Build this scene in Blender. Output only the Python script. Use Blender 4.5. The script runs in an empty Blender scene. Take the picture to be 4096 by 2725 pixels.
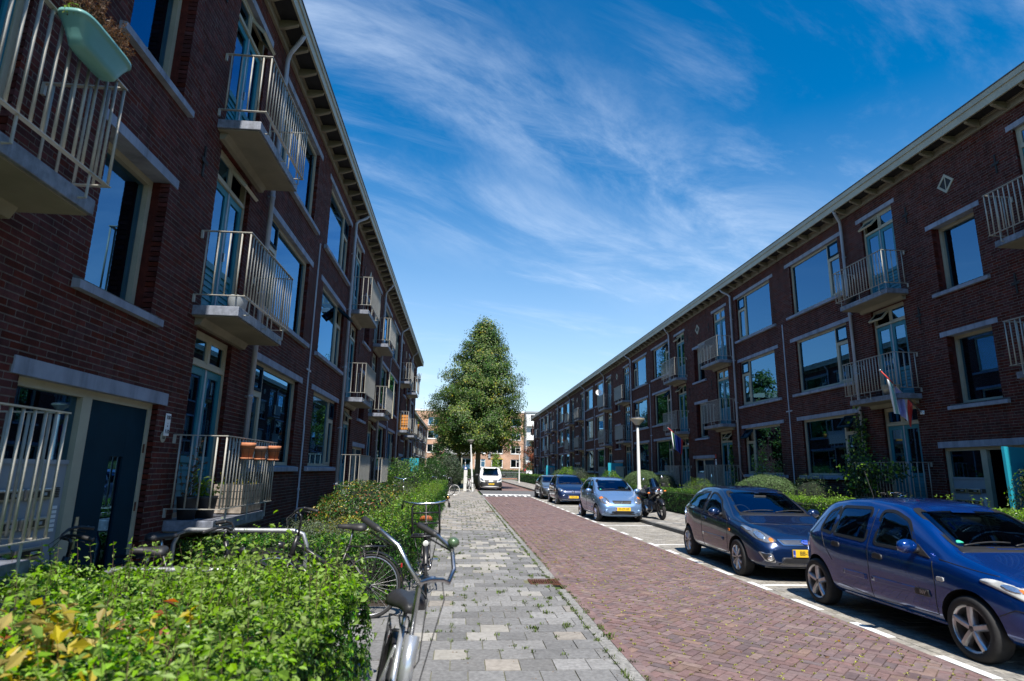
import bpy, bmesh, math, random
import numpy as np
from mathutils import Vector, Matrix
from mathutils.bvhtree import BVHTree
random.seed(7); RNG = np.random.default_rng(7)
PI = math.pi
sc = bpy.context.scene
COL = sc.collection
# ---------------------------------------------------------------- camera
cam_d = bpy.data.cameras.new('camera'); cam = bpy.data.objects.new('camera', cam_d); COL.objects.link(cam)
cam_d.sensor_width = 36; cam_d.lens = 2370/4096*36; cam_d.clip_start = .05; cam_d.clip_end = 2000
CR = Matrix(((0.9961405, -0.03535173, -0.08033897), (-0.08602322, -0.21136078, -0.97361524), (0.01743847, 0.97676859, -0.2135861)))
CH = 1.68
cam.matrix_world = Matrix.Translation((0, 0, CH)) @ CR.to_4x4()
cam_d.dof.use_dof = True; cam_d.dof.focus_distance = 14; cam_d.dof.aperture_fstop = 2.2
sc.camera = cam
# ---------------------------------------------------------------- world, sun, exposure
SUN_EL, SUN_X = math.radians(54), .036
sd = Vector((SUN_X, -math.cos(SUN_EL), math.sin(SUN_EL))).normalized()      # towards the sun
w = bpy.data.worlds.new('World'); sc.world = w; w.use_nodes = True
nt = w.node_tree; N = nt.nodes; LK = nt.links
N.clear()
out = N.new('ShaderNodeOutputWorld'); bg = N.new('ShaderNodeBackground'); bg.inputs[1].default_value = .104
sky = N.new('ShaderNodeTexSky'); sky.sky_type = 'NISHITA'; sky.sun_disc = False
sky.sun_elevation = SUN_EL; sky.sun_rotation = math.atan2(sd.x, sd.y)
sky.altitude = 0; sky.air_density = 1.25; sky.dust_density = .25; sky.ozone_density = 3.5
def wn(t, **k):
    n = N.new(t)
    for a, b in k.items(): setattr(n, a, b)
    return n
tc = wn('ShaderNodeTexCoord'); sep = wn('ShaderNodeSeparateXYZ'); LK.new(tc.outputs['Generated'], sep.inputs[0])
def wmath(op, a, b=None):
    n = wn('ShaderNodeMath', operation=op)
    for i, v in enumerate((a, b)):
        if v is None: continue
        if isinstance(v, (int, float)): n.inputs[i].default_value = v
        else: LK.new(v, n.inputs[i])
    return n.outputs[0]
zz = wmath('ADD', wmath('MAXIMUM', sep.outputs[2], 0.0), .14)
cx_ = wmath('DIVIDE', sep.outputs[0], zz); cy_ = wmath('DIVIDE', sep.outputs[1], zz)
cmb = wn('ShaderNodeCombineXYZ'); LK.new(cx_, cmb.inputs[0]); LK.new(cy_, cmb.inputs[1])
def cloud(rot, scl, nscale, detail, lo, hi, dist=1.2, loc=(0, 0, 0)):
    mp = wn('ShaderNodeMapping', vector_type='TEXTURE'); mp.inputs['Rotation'].default_value = (0, 0, math.radians(rot)); mp.inputs['Scale'].default_value = scl
    mp.inputs['Location'].default_value = loc
    LK.new(cmb.outputs[0], mp.inputs[0])
    n = wn('ShaderNodeTexNoise'); n.inputs['Scale'].default_value = nscale; n.inputs['Detail'].default_value = detail; n.inputs['Roughness'].default_value = .67
    n.inputs['Distortion'].default_value = dist; LK.new(mp.outputs[0], n.inputs['Vector'])
    r = wn('ShaderNodeMapRange'); r.interpolation_type = 'SMOOTHSTEP'; r.inputs[1].default_value = lo; r.inputs[2].default_value = hi; LK.new(n.outputs[0], r.inputs[0])
    return r.outputs[0]
c1 = cloud(33, (1.5, .75, 1), 1.7, 13, .37, .80, .5, (1.7, .4, 0))
c2 = cloud(20, (1.9, .6, 1), 1.2, 11, .47, .88, .6, (-.8, 2.1, 3))
c3 = cloud(10, (1.5, 1.0, 1), .9, 4, .30, .60, .5, (2.2, 5.2, 8))
def bank(ang, pos, wid):     # a long bank of cirrus crossing the whole sky
    a_ = math.radians(ang); yp = wmath('ADD', wmath('MULTIPLY', cx_, -math.sin(a_)), wmath('MULTIPLY', cy_, math.cos(a_)))
    d_ = wmath('DIVIDE', wmath('SUBTRACT', yp, pos), wid); return wmath('POWER', 2.718, wmath('MULTIPLY', wmath('MULTIPLY', d_, d_), -1.0))
b1_ = wmath('MULTIPLY', wmath('MAXIMUM', bank(28, 1.035, .20), wmath('MULTIPLY', bank(22, 1.50, .26), .85)), c1)
cl = wmath('MAXIMUM', wmath('MULTIPLY', b1_, .60), wmath('MULTIPLY', wmath('MULTIPLY', c2, c3), .8))
hz = wmath('SUBTRACT', 1.0, wmath('MINIMUM', wmath('MULTIPLY', sep.outputs[2], 1.9), 1.0))
fac = wmath('MINIMUM', wmath('ADD', wmath('MULTIPLY', cl, .95), wmath('MULTIPLY', wmath('POWER', wmath('MAXIMUM', hz, 0.0), 1.45), .72)), .85)
mx = wn('ShaderNodeMix', data_type='RGBA'); mx.inputs[7].default_value = (5.6, 6.6, 8.0, 1)
hs = wn('ShaderNodeHueSaturation'); hs.inputs['Saturation'].default_value = 1.48; hs.inputs['Value'].default_value = 1.0
LK.new(sky.outputs[0], hs.inputs['Color'])
LK.new(fac, mx.inputs[0]); LK.new(hs.outputs[0], mx.inputs[6]); LK.new(mx.outputs[2], bg.inputs[0]); LK.new(bg.outputs[0], out.inputs[0])
sun_d = bpy.data.lights.new('sun', 'SUN'); sun_d.energy = 5.0; sun_d.angle = math.radians(.55); sun_d.color = (1, .94, .85)
sun = bpy.data.objects.new('sun', sun_d); COL.objects.link(sun); sun.rotation_euler = sd.to_track_quat('Z', 'Y').to_euler()
sc.view_settings.view_transform = 'Standard'; sc.view_settings.look = 'None'; sc.view_settings.gamma = 1; sc.view_settings.exposure = .62
sc.render.engine = 'CYCLES'
try:
    sc.cycles.use_denoising = True; sc.cycles.max_bounces = 8; sc.cycles.transparent_max_bounces = 12; sc.cycles.caustics_reflective = False; sc.cycles.caustics_refractive = False
except Exception: pass
# ---------------------------------------------------------------- screen helpers (used only to rank pieces by size in view)
CRT = np.array(CR.transposed())
def depth_uv(P):
    c = (np.asarray(P) - np.array([0, 0, CH])) @ CRT.T
    d = -c[..., 2]; dd = np.maximum(d, .05)
    return d, 2048+2370*c[..., 0]/dd, 1362-2370*c[..., 1]/dd
# ---------------------------------------------------------------- materials
MT = {}
def mat(name, col, rough=.6, metal=0., var=.12, nscale=6., bump=0., bscale=60., spec=.5, coat=0., rnd=0., col2=None, trans=0., dirt=0., streak=0.):
    """procedural material: base colour with noise variation (coarse and fine), optional per piece variation and bump"""
    m = bpy.data.materials.new(name); m.use_nodes = True; t = m.node_tree; n = t.nodes; l = t.links
    b = n['Principled BSDF']; b.inputs['Roughness'].default_value = rough; b.inputs['Metallic'].default_value = metal
    b.inputs['Specular IOR Level'].default_value = spec; b.inputs['Coat Weight'].default_value = coat; b.inputs['Coat Roughness'].default_value = .03
    g = n.new('ShaderNodeNewGeometry'); tcn = n.new('ShaderNodeTexCoord')
    nz = n.new('ShaderNodeTexNoise'); nz.inputs['Scale'].default_value = nscale; nz.inputs['Detail'].default_value = 6; nz.inputs['Roughness'].default_value = .65
    l.new(g.outputs['Position'], nz.inputs['Vector'])
    c2 = col2 or tuple(max(0, c*(1-2.2*var)) for c in col); c1 = col if col2 else tuple(min(1, c*(1+var)) for c in col)
    mixn = n.new('ShaderNodeMix'); mixn.data_type = 'RGBA'
    mr = n.new('ShaderNodeMapRange'); mr.inputs[1].default_value = .3; mr.inputs[2].default_value = .7; l.new(nz.outputs[0], mr.inputs[0])
    l.new(mr.outputs[0], mixn.inputs[0]); mixn.inputs[6].default_value = (*c2, 1); mixn.inputs[7].default_value = (*c1, 1)
    cur = mixn.outputs[2]
    if rnd:
        at = n.new('ShaderNodeAttribute'); at.attribute_name = 'rnd'; oi = n.new('ShaderNodeObjectInfo')
        ad = n.new('ShaderNodeMath'); ad.operation = 'ADD'; l.new(at.outputs['Fac'], ad.inputs[0]); l.new(oi.outputs['Random'], ad.inputs[1])
        fr = n.new('ShaderNodeMath'); fr.operation = 'FRACT'; l.new(ad.outputs[0], fr.inputs[0])
        wh = n.new('ShaderNodeTexWhiteNoise'); wh.noise_dimensions = '1D'; l.new(fr.outputs[0], wh.inputs['W'])
        r2 = n.new('ShaderNodeMapRange'); r2.inputs[3].default_value = 1-rnd; r2.inputs[4].default_value = 1+rnd; l.new(fr.outputs[0], r2.inputs[0])
        h = n.new('ShaderNodeHueSaturation'); l.new(cur, h.inputs['Color']); l.new(r2.outputs[0], h.inputs['Value'])
        r3 = n.new('ShaderNodeMapRange'); r3.inputs[3].default_value = .75; r3.inputs[4].default_value = 1.15; l.new(wh.outputs['Value'], r3.inputs[0]); l.new(r3.outputs[0], h.inputs['Saturation'])
        r4 = n.new('ShaderNodeMapRange'); r4.inputs[3].default_value = .5-.03*rnd; r4.inputs[4].default_value = .5+.03*rnd; l.new(wh.outputs['Value'], r4.inputs[0]); l.new(r4.outputs[0], h.inputs['Hue'])
        cur = h.outputs[0]
    if dirt:
        nd = n.new('ShaderNodeTexNoise'); nd.inputs['Scale'].default_value = .9; nd.inputs['Detail'].default_value = 9; l.new(g.outputs['Position'], nd.inputs['Vector'])
        md = n.new('ShaderNodeMapRange'); md.inputs[1].default_value = .5; md.inputs[2].default_value = .75; md.inputs[4].default_value = dirt; l.new(nd.outputs[0], md.inputs[0])
        mm = n.new('ShaderNodeMix'); mm.data_type = 'RGBA'; l.new(md.outputs[0], mm.inputs[0]); l.new(cur, mm.inputs[6]); mm.inputs[7].default_value = (*[c*.35 for c in col], 1); cur = mm.outputs[2]
    if streak:
        mpn = n.new('ShaderNodeMapping'); mpn.inputs['Scale'].default_value = (2.6, 2.6, .22); l.new(g.outputs['Position'], mpn.inputs[0]); ns = n.new('ShaderNodeTexNoise'); ns.inputs['Scale'].default_value = 1.6; ns.inputs['Detail'].default_value = 8; ns.inputs['Roughness'].default_value = .7; l.new(mpn.outputs[0], ns.inputs['Vector'])
        m2 = n.new('ShaderNodeMapRange'); m2.inputs[1].default_value = .45; m2.inputs[2].default_value = .72; m2.inputs[3].default_value = 1.12; m2.inputs[4].default_value = 1-streak; l.new(ns.outputs[0], m2.inputs[0])
        h2 = n.new('ShaderNodeHueSaturation'); l.new(cur, h2.inputs['Color']); l.new(m2.outputs[0], h2.inputs['Value']); cur = h2.outputs[0]
    l.new(cur, b.inputs['Base Color'])
    if bump:
        nb = n.new('ShaderNodeTexNoise'); nb.inputs['Scale'].default_value = bscale; nb.inputs['Detail'].default_value = 5; l.new(g.outputs['Position'], nb.inputs['Vector'])
        bp = n.new('ShaderNodeBump'); bp.inputs['Strength'].default_value = bump; bp.inputs['Distance'].default_value = .01; l.new(nb.outputs[0], bp.inputs['Height']); l.new(bp.outputs[0], b.inputs['Normal'])
    if trans:   # leaves: light passing through
        tr = n.new('ShaderNodeBsdfTranslucent'); l.new(cur, tr.inputs[0]); ms = n.new('ShaderNodeMixShader'); ms.inputs[0].default_value = trans
        l.new(b.outputs[0], ms.inputs[1]); l.new(tr.outputs[0], ms.inputs[2]); l.new(ms.outputs[0], n['Material Output'].inputs[0])
    MT[name] = m; return m
def glassmat(name, refl=.25, tint=(.5, .55, .56), rough=.012, wav=0.):
    m = bpy.data.materials.new(name); m.use_nodes = True; t = m.node_tree; n = t.nodes; l = t.links; n.remove(n['Principled BSDF'])
    tr = n.new('ShaderNodeBsdfTransparent'); tr.inputs[0].default_value = (*tint, 1); gl = n.new('ShaderNodeBsdfGlossy'); gl.inputs['Roughness'].default_value = rough
    gl.inputs['Color'].default_value = (.28, .62, .98, 1)
    lw = n.new('ShaderNodeFresnel'); lw.inputs[0].default_value = 1.52
    mr = n.new('ShaderNodeMapRange'); mr.inputs[3].default_value = refl; mr.inputs[4].default_value = 1.0; l.new(lw.outputs[0], mr.inputs[0])
    if wav:
        g = n.new('ShaderNodeNewGeometry'); nb = n.new('ShaderNodeTexNoise'); nb.inputs['Scale'].default_value = 1.3; nb.inputs['Detail'].default_value = 1; l.new(g.outputs['Position'], nb.inputs['Vector'])
        bp = n.new('ShaderNodeBump'); bp.inputs['Strength'].default_value = wav; bp.inputs['Distance'].default_value = .02; l.new(nb.outputs[0], bp.inputs['Height']); l.new(bp.outputs[0], gl.inputs['Normal'])
    ms = n.new('ShaderNodeMixShader'); l.new(mr.outputs[0], ms.inputs[0]); l.new(tr.outputs[0], ms.inputs[1]); l.new(gl.outputs[0], ms.inputs[2]); l.new(ms.outputs[0], n['Material Output'].inputs[0])
    MT[name] = m; return m
mat('brick', (.083, .018, .0145), .85, var=.2, nscale=11, bump=.5, bscale=90, rnd=.30, spec=.2, dirt=.3, streak=.42)
mat('mortar', (.155, .132, .117), .95, var=.2, nscale=14, spec=.15, dirt=.3, streak=.3)
mat('cream', (.41, .385, .29), .5, var=.07, nscale=3, dirt=.25)
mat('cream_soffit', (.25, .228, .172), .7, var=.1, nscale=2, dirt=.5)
mat('lintel', (.25, .28, .35), .7, var=.1, nscale=4, bump=.15, dirt=.35, streak=.4)
mat('teal', (.010, .175, .235), .5, var=.1, nscale=3, dirt=.1)
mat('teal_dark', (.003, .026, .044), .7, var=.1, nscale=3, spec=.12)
mat('teal_sunlit', (.02, .32, .43), .45, var=.05, nscale=2)  # paler copy of the entrance teal, sunlight on open doors put into the colour
mat('rail', (.38, .367, .322), .45, var=.1, nscale=9, dirt=.3)
mat('slab', (.30, .33, .39), .6, var=.15, nscale=5, bump=.1, dirt=.5)
mat('slab_edge', (.20, .22, .27), .5, var=.2, nscale=12, dirt=.5, streak=.5)
mat('pvc', (.38, .41, .47), .5, var=.08, nscale=3, dirt=.45, streak=.3)
mat('pipe_dark', (.10, .10, .11), .5, metal=.4, var=.2)
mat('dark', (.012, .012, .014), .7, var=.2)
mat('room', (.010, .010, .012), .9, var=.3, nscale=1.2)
mat('curtain', (.50, .49, .47), .9, var=.15, nscale=3)
mat('curtain_dark', (.10, .095, .09), .9, var=.3, nscale=3)
mat('white_pvc', (.78, .78, .76), .4, var=.04)
mat('steel', (.55, .55, .56), .3, metal=1., var=.08, nscale=20)
mat('chrome', (.8, .8, .82), .12, metal=1., var=.03)
mat('galv', (.42, .44, .46), .48, metal=.75, var=.14, nscale=18, dirt=.3)
mat('rubber', (.018, .018, .019), .75, var=.2, nscale=20, bump=.2)
mat('blackmetal', (.014, .014, .016), .32, var=.15)
mat('blackplastic', (.022, .022, .024), .5, var=.15, nscale=20)
mat('roof', (.05, .045, .045), .8, var=.2)
mat('terracotta', (.50, .19, .09), .8, var=.15, nscale=8, bump=.15, dirt=.2)
mat('soil', (.045, .033, .022), .95, var=.35, nscale=8, bump=1., bscale=30)
mat('paint_white', (.78, .78, .76), .7, var=.12, nscale=9, dirt=.4, bump=.2)
mat('wood_grey', (.34, .29, .24), .8, var=.25, nscale=9)
mat('orange', (.55, .22, .03), .6, var=.1)
mat('white', (.8, .8, .8), .5, var=.03)
mat('grey_panel', (.30, .33, .37), .45, var=.05, nscale=2)
mat('mint', (.14, .33, .31), .4, var=.05, nscale=3)
mat('red', (.55, .04, .03), .6, var=.08); mat('blue', (.02, .06, .35), .6, var=.08); mat('green', (.03, .28, .10), .6, var=.08); mat('lilac', (.33, .33, .60), .7, var=.06)
mat('yellow', (.75, .48, .02), .5, var=.03); mat('text_dark', (.012, .012, .014), .6, var=0)
glassmat('glass', .26, (.36, .40, .42), wav=.02)
glassmat('glass_far', .22, wav=.02)
# ---------------------------------------------------------------- mesh helpers
def raw(name, V, F, m=None, smooth=False, attr=None):
    me = bpy.data.meshes.new(name); me.from_pydata([tuple(v) for v in V], [], F)
    if m: me.materials.append(MT[m] if isinstance(m, str) else m)
    me.polygons.foreach_set('use_smooth', [bool(smooth)]*len(me.polygons))
    me.update(); return me
def npmesh(name, V, F, m=None, rnd=None, smooth=False):
    """V (n,3) float, F (k,c) int with constant corner count; rnd = value per face"""
    V = np.ascontiguousarray(V, dtype=np.float32); F = np.ascontiguousarray(F, dtype=np.int32)
    me = bpy.data.meshes.new(name); k, c = F.shape
    me.vertices.add(len(V)); me.vertices.foreach_set('co', V.ravel())
    me.loops.add(k*c); me.loops.foreach_set('vertex_index', F.ravel())
    me.polygons.add(k); me.polygons.foreach_set('loop_start', np.arange(0, k*c, c, dtype=np.int32))
    me.polygons.foreach_set('use_smooth', np.full(k, bool(smooth)))
    if rnd is not None:
        a = me.attributes.new('rnd', 'FLOAT', 'FACE'); a.data.foreach_set('value', np.asarray(rnd, dtype=np.float32))
    if m: me.materials.append(MT[m] if isinstance(m, str) else m)
    me.update(calc_edges=True); return me
def obj(name, me, parent=None, loc=None, rot=None, scale=None, kind=None, label=None, cat=None, group=None):
    o = bpy.data.objects.new(name, me); COL.objects.link(o)
    if parent: o.parent = parent
    if loc is not None: o.location = loc
    if rot is not None: o.rotation_euler = rot
    if scale is not None: o.scale = scale
    if kind: o['kind'] = kind
    if label: o['label'] = label
    if cat: o['category'] = cat
    if group: o['group'] = group
    return o
def thing(name, label, cat, loc=(0, 0, 0), rz=0, group=None): return obj(name, None, loc=loc, rot=(0, 0, rz), label=label, cat=cat, group=group)
def copy_tree(o, parent=None, **kw):
    c = o.copy(); COL.objects.link(c); c.parent = parent
    for ch in o.children: copy_tree(ch, c)
    for k, v in kw.items():
        if k in ('location', 'rotation_euler', 'scale'): setattr(c, k, v)
        else: c[k] = v
    return c
class MB:
    def __init__(s): s.V = []; s.F = []
    def add(s, V, F):
        o = len(s.V); s.V += [tuple(v) for v in V]; s.F += [tuple(i+o for i in f) for f in F]; return s
    def box(s, x0, x1, y0, y1, z0, z1):
        x0, x1 = sorted((x0, x1)); y0, y1 = sorted((y0, y1)); z0, z1 = sorted((z0, z1))
        return s.add([(x0, y0, z0), (x1, y0, z0), (x1, y1, z0), (x0, y1, z0), (x0, y0, z1), (x1, y0, z1), (x1, y1, z1), (x0, y1, z1)],
              [(0, 3, 2, 1), (4, 5, 6, 7), (0, 1, 5, 4), (1, 2, 6, 5), (2, 3, 7, 6), (3, 0, 4, 7)])
    def bbox(s, x0, x1, y0, y1, z0, z1, r=.01):   # bevelled box
        bm = bmesh.new(); bmesh.ops.create_cube(bm, size=1)
        for v in bm.verts: v.co = Vector(((x0+x1)/2+v.co.x*(x1-x0), (y0+y1)/2+v.co.y*(y1-y0), (z0+z1)/2+v.co.z*(z1-z0)))
        bmesh.ops.bevel(bm, geom=bm.edges[:], offset=r, segments=2, affect='EDGES', profile=.6)
        s.bm(bm); return s
    def bm(s, bm):
        bm.verts.index_update(); s.add([v.co[:] for v in bm.verts], [[v.index for v in f.verts] for f in bm.faces]); bm.free(); return s
    def cyl(s, p0, p1, r0, r1=None, n=10, caps=True):
        r1 = r0 if r1 is None else r1
        return s.tube([p0, p1], [r0, r1], n, caps)
    def tube(s, pts, r, n=8, caps=True, closed=False, flat=None):
        pts = [Vector(p) for p in pts]; k = len(pts); r = [r]*k if isinstance(r, (int, float)) else r
        o = len(s.V); up = None
        for i, p in enumerate(pts):
            if closed: t = (pts[(i+1) % k]-pts[i-1]).normalized()
            else: t = (pts[min(i+1, k-1)]-pts[max(i-1, 0)]).normalized()
            if up is None:
                a = Vector((0, 0, 1)) if abs(t.z) < .9 else Vector((1, 0, 0)); up = (a-t*a.dot(t)).normalized()
            else:
                up = (up-t*up.dot(t)); up = up.normalized() if up.length > 1e-6 else Vector((1, 0, 0))
            b = t.cross(up)
            for j in range(n):
                a = 2*PI*j/n
                s.V.append(tuple(p+up*(math.cos(a)*r[i])*(flat or 1)+b*(math.sin(a)*r[i])))
        m = k if closed else k-1
        for i in range(m):
            for j in range(n):
                a = o+i*n+j; b_ = o+i*n+(j+1) % n; i2 = (i+1) % k
                s.F.append((a, b_, o+i2*n+(j+1) % n, o+i2*n+j))
        if caps and not closed:
            s.F.append(tuple(o+j for j in range(n))[::-1]); s.F.append(tuple(o+(k-1)*n+j for j in range(n)))
        return s
    def lathe(s, prof, c=(0, 0, 0), n=16, axis='z', ang=2*PI):
        o = len(s.V); full = abs(ang-2*PI) < 1e-6; nn = n if full else n+1
        for (r, h) in prof:
            for j in range(nn):
                a = ang*j/n; x, y = r*math.cos(a), r*math.sin(a)
                p = (x, y, h) if axis == 'z' else ((h, x, y) if axis == 'x' else (x, h, y))
                s.V.append((c[0]+p[0], c[1]+p[1], c[2]+p[2]))
        for i in range(len(prof)-1):
            for j in range(n):
                j2 = (j+1) % nn
                s.F.append((o+i*nn+j, o+i*nn+j2, o+(i+1)*nn+j2, o+(i+1)*nn+j))
        return s
    def ball(s, c, r, n=10):
        r = (r, r, r) if isinstance(r, (int, float)) else r; k = n//2
        o = len(s.V)
        for i in range(k+1):
            t = PI*i/k
            for j in range(n):
                a = 2*PI*j/n; s.V.append((c[0]+r[0]*math.sin(t)*math.cos(a), c[1]+r[1]*math.sin(t)*math.sin(a), c[2]+r[2]*math.cos(t)))
        for i in range(k):
            for j in range(n): s.F.append((o+i*n+j, o+(i+1)*n+j, o+(i+1)*n+(j+1) % n, o+i*n+(j+1) % n))
        return s
    def prism(s, poly, a0, a1, axis='y'):
        """polygon (list of 2d) extruded along an axis; axis y: (x,z), x: (y,z), z: (x,y)"""
        f = {'y': lambda p, h: (p[0], h, p[1]), 'x': lambda p, h: (h, p[0], p[1]), 'z': lambda p, h: (p[0], p[1], h)}[axis]
        k = len(poly); V = [f(p, a0) for p in poly]+[f(p, a1) for p in poly]
        F = [tuple(range(k))[::-1], tuple(range(k, 2*k))]+[(i, (i+1) % k, k+(i+1) % k, k+i) for i in range(k)]
        return s.add(V, F)
    def xf(s, M):
        s.V = [tuple(M @ Vector(v)) for v in s.V]; return s
    def mesh(s, name, m, smooth=False, fix=False):
        me = raw(name, s.V, s.F, m, smooth)
        if fix:
            bm = bmesh.new(); bm.from_mesh(me); bmesh.ops.recalc_face_normals(bm, faces=bm.faces); bm.to_mesh(me); bm.free()
        return me
    def build(s, name, m, parent=None, smooth=False, fix=True, auto=None, **k):
        me = s.mesh(name, m, smooth, fix)
        if auto:
            try: me.shade_auto_smooth = True
            except Exception: pass
            autosm(me, auto)
        return obj(name, me, parent, **k)
def autosm(me, deg=40):
    me.polygons.foreach_set('use_smooth', [True]*len(me.polygons))
    bm = bmesh.new(); bm.from_mesh(me)
    for e in bm.edges:
        if len(e.link_faces) == 2 and e.calc_face_angle(0) > math.radians(deg): e.smooth = False
    bm.to_mesh(me); bm.free()
TXT = {}
def text(s, size, m, parent, M, name='lettering', depth=.0015, align='CENTER'):
    """flat lettering as mesh, lies in local xy facing +z before M"""
    key = (s, size, depth, align)
    if key not in TXT:
        cu = bpy.data.curves.new('t', 'FONT'); cu.body = s; cu.size = size; cu.extrude = depth; cu.align_x = align; cu.align_y = 'CENTER'
        o = bpy.data.objects.new('t', cu); COL.objects.link(o); dg = bpy.context.evaluated_depsgraph_get()
        TXT[key] = bpy.data.meshes.new_from_object(o.evaluated_get(dg)); bpy.data.objects.remove(o)
    me = TXT[key].copy(); me.materials.clear(); me.materials.append(MT[m])
    o = obj(name, me, parent); o.matrix_local = M; return o
# ---------------------------------------------------------------- pieces: the ones that show largest are objects, the rest one mass
UNIT = {}
def pieces(name, restname, boxes, parent, m, nmax, world, zvis=None, taper=.0, budget=None):
    """boxes: array (n,6) x0,x1,y0,y1,z0,z1 in the parent's frame; world: 4x4 matrix of that frame. 'front' faces +y or +z"""
    B = np.asarray(boxes, float); C = np.stack([(B[:, 0]+B[:, 1])/2, (B[:, 2]+B[:, 3])/2, (B[:, 4]+B[:, 5])/2], 1)
    Wd = np.array(world); P = C @ Wd[:3, :3].T+Wd[:3, 3]
    d, u, v = depth_uv(P); ok = (d > .3) & (u > 30) & (u < 4066) & (v > 30) & (v < 2695)
    if zvis is not None: ok &= zvis(P)
    size = np.where(ok, 1/np.maximum(d, .3), 0)*np.minimum(1, (B[:, 1]-B[:, 0])/np.median(B[:, 1]-B[:, 0]))
    idx = np.argsort(-size)[:nmax]; idx = idx[size[idx] > 0]; pick = np.zeros(len(B), bool); pick[idx] = True
    if m not in UNIT:
        e = .5; UNIT[m] = MB().box(-e, e, -e, e, -e, e).mesh(name, m)
    for i in idx:
        obj(name, UNIT[m], parent, loc=tuple(C[i]), scale=(B[i, 1]-B[i, 0], B[i, 3]-B[i, 2], B[i, 5]-B[i, 4]))
    R_ = B[~pick]
    if len(R_):
        me = boxmesh(restname, R_, m); obj(restname, me, parent, kind='stuff')
    return pick
def boxmesh(name, R_, m, rnd=None):
    k = len(R_); V = np.empty((k, 8, 3)); cx = [(0, 2, 4), (1, 2, 4), (1, 3, 4), (0, 3, 4), (0, 2, 5), (1, 2, 5), (1, 3, 5), (0, 3, 5)]
    for i, (a, b, c) in enumerate(cx): V[:, i, 0] = R_[:, a]; V[:, i, 1] = R_[:, b]; V[:, i, 2] = R_[:, c]
    f = np.array([(0, 3, 2, 1), (4, 5, 6, 7), (0, 1, 5, 4), (1, 2, 6, 5), (2, 3, 7, 6), (3, 0, 4, 7)])
    F = (f[None]+8*np.arange(k)[:, None, None]).reshape(-1, 4)
    return npmesh(name, V.reshape(-1, 3), F, m, rnd=np.repeat(RNG.random(k), 6))
def struct(name, me, **k): return obj(name, me, kind='structure', **k)
# ================================================================ GROUND
mat('lawn', (.06, .10, .025), .95, var=.3, nscale=3, bump=.6, bscale=25)
mat('joint', (.20, .165, .13), .95, var=.2, nscale=4, col2=(.23, .22, .065), bump=.5, bscale=120)
mat('joint_pave', (.17, .155, .12), .95, nscale=2.3, col2=(.12, .135, .035), bump=.5, bscale=120)
mat('tile_grey', (.245, .243, .24), .9, var=.16, nscale=26, bump=.35, bscale=220, rnd=.24, spec=.2, dirt=.35)
mat('tile_dark', (.205, .205, .205), .9, var=.16, nscale=26, bump=.35, bscale=220, rnd=.2, spec=.2, dirt=.3)
mat('tile_light', (.345, .33, .30), .9, var=.1, nscale=18, bump=.25, bscale=220, rnd=.15, spec=.2, dirt=.25)
mat('tile_warm', (.31, .285, .255), .9, var=.12, nscale=18, bump=.3, bscale=220, rnd=.16, spec=.2, dirt=.35)
mat('clinker', (.215, .143, .138), .85, var=.14, nscale=20, bump=.35, bscale=130, rnd=.13, spec=.25, dirt=.25)
mat('clinker_dark', (.178, .125, .128), .85, var=.14, nscale=20, bump=.35, bscale=130, rnd=.2, spec=.25, dirt=.3)
mat('clinker_tan', (.24, .168, .146), .85, var=.14, nscale=20, bump=.35, bscale=130, rnd=.2, spec=.25, dirt=.3)
mat('paver_grey', (.33, .31, .275), .9, var=.18, nscale=24, bump=.4, bscale=160, rnd=.2, spec=.2, dirt=.4)
mat('kerb', (.27, .265, .25), .9, var=.25, nscale=30, bump=.5, bscale=160, rnd=.15, dirt=.45)
mat('kerb_dark', (.15, .15, .145), .9, var=.25, nscale=30, bump=.5, bscale=160, rnd=.2, dirt=.5)
mat('asphalt', (.14, .14, .145), .9, var=.15, nscale=40, bump=.4, bscale=180, dirt=.3)
mat('road_far', (.21, .14, .13), .9, var=.2, nscale=9, bump=.4, bscale=60, dirt=.4)
def sheet(name, x0, x1, y0, y1, z, m, n=1, **k):
    V = [(x0, y0, z), (x1, y0, z), (x1, y1, z), (x0, y1, z)]
    return struct(name, raw(name, V, [(0, 1, 2, 3)], m), **k)
I4 = Matrix.Identity(4)
sheet('ground', -600, 600, -300, 900, -.03, 'lawn')
sheet('garden_soil_left', -3.62, -.70, -6, 46.8, -.004, 'soil')
sheet('garden_soil_right', 8.70, 11.54, -6, 94.6, .088, 'soil')
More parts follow.
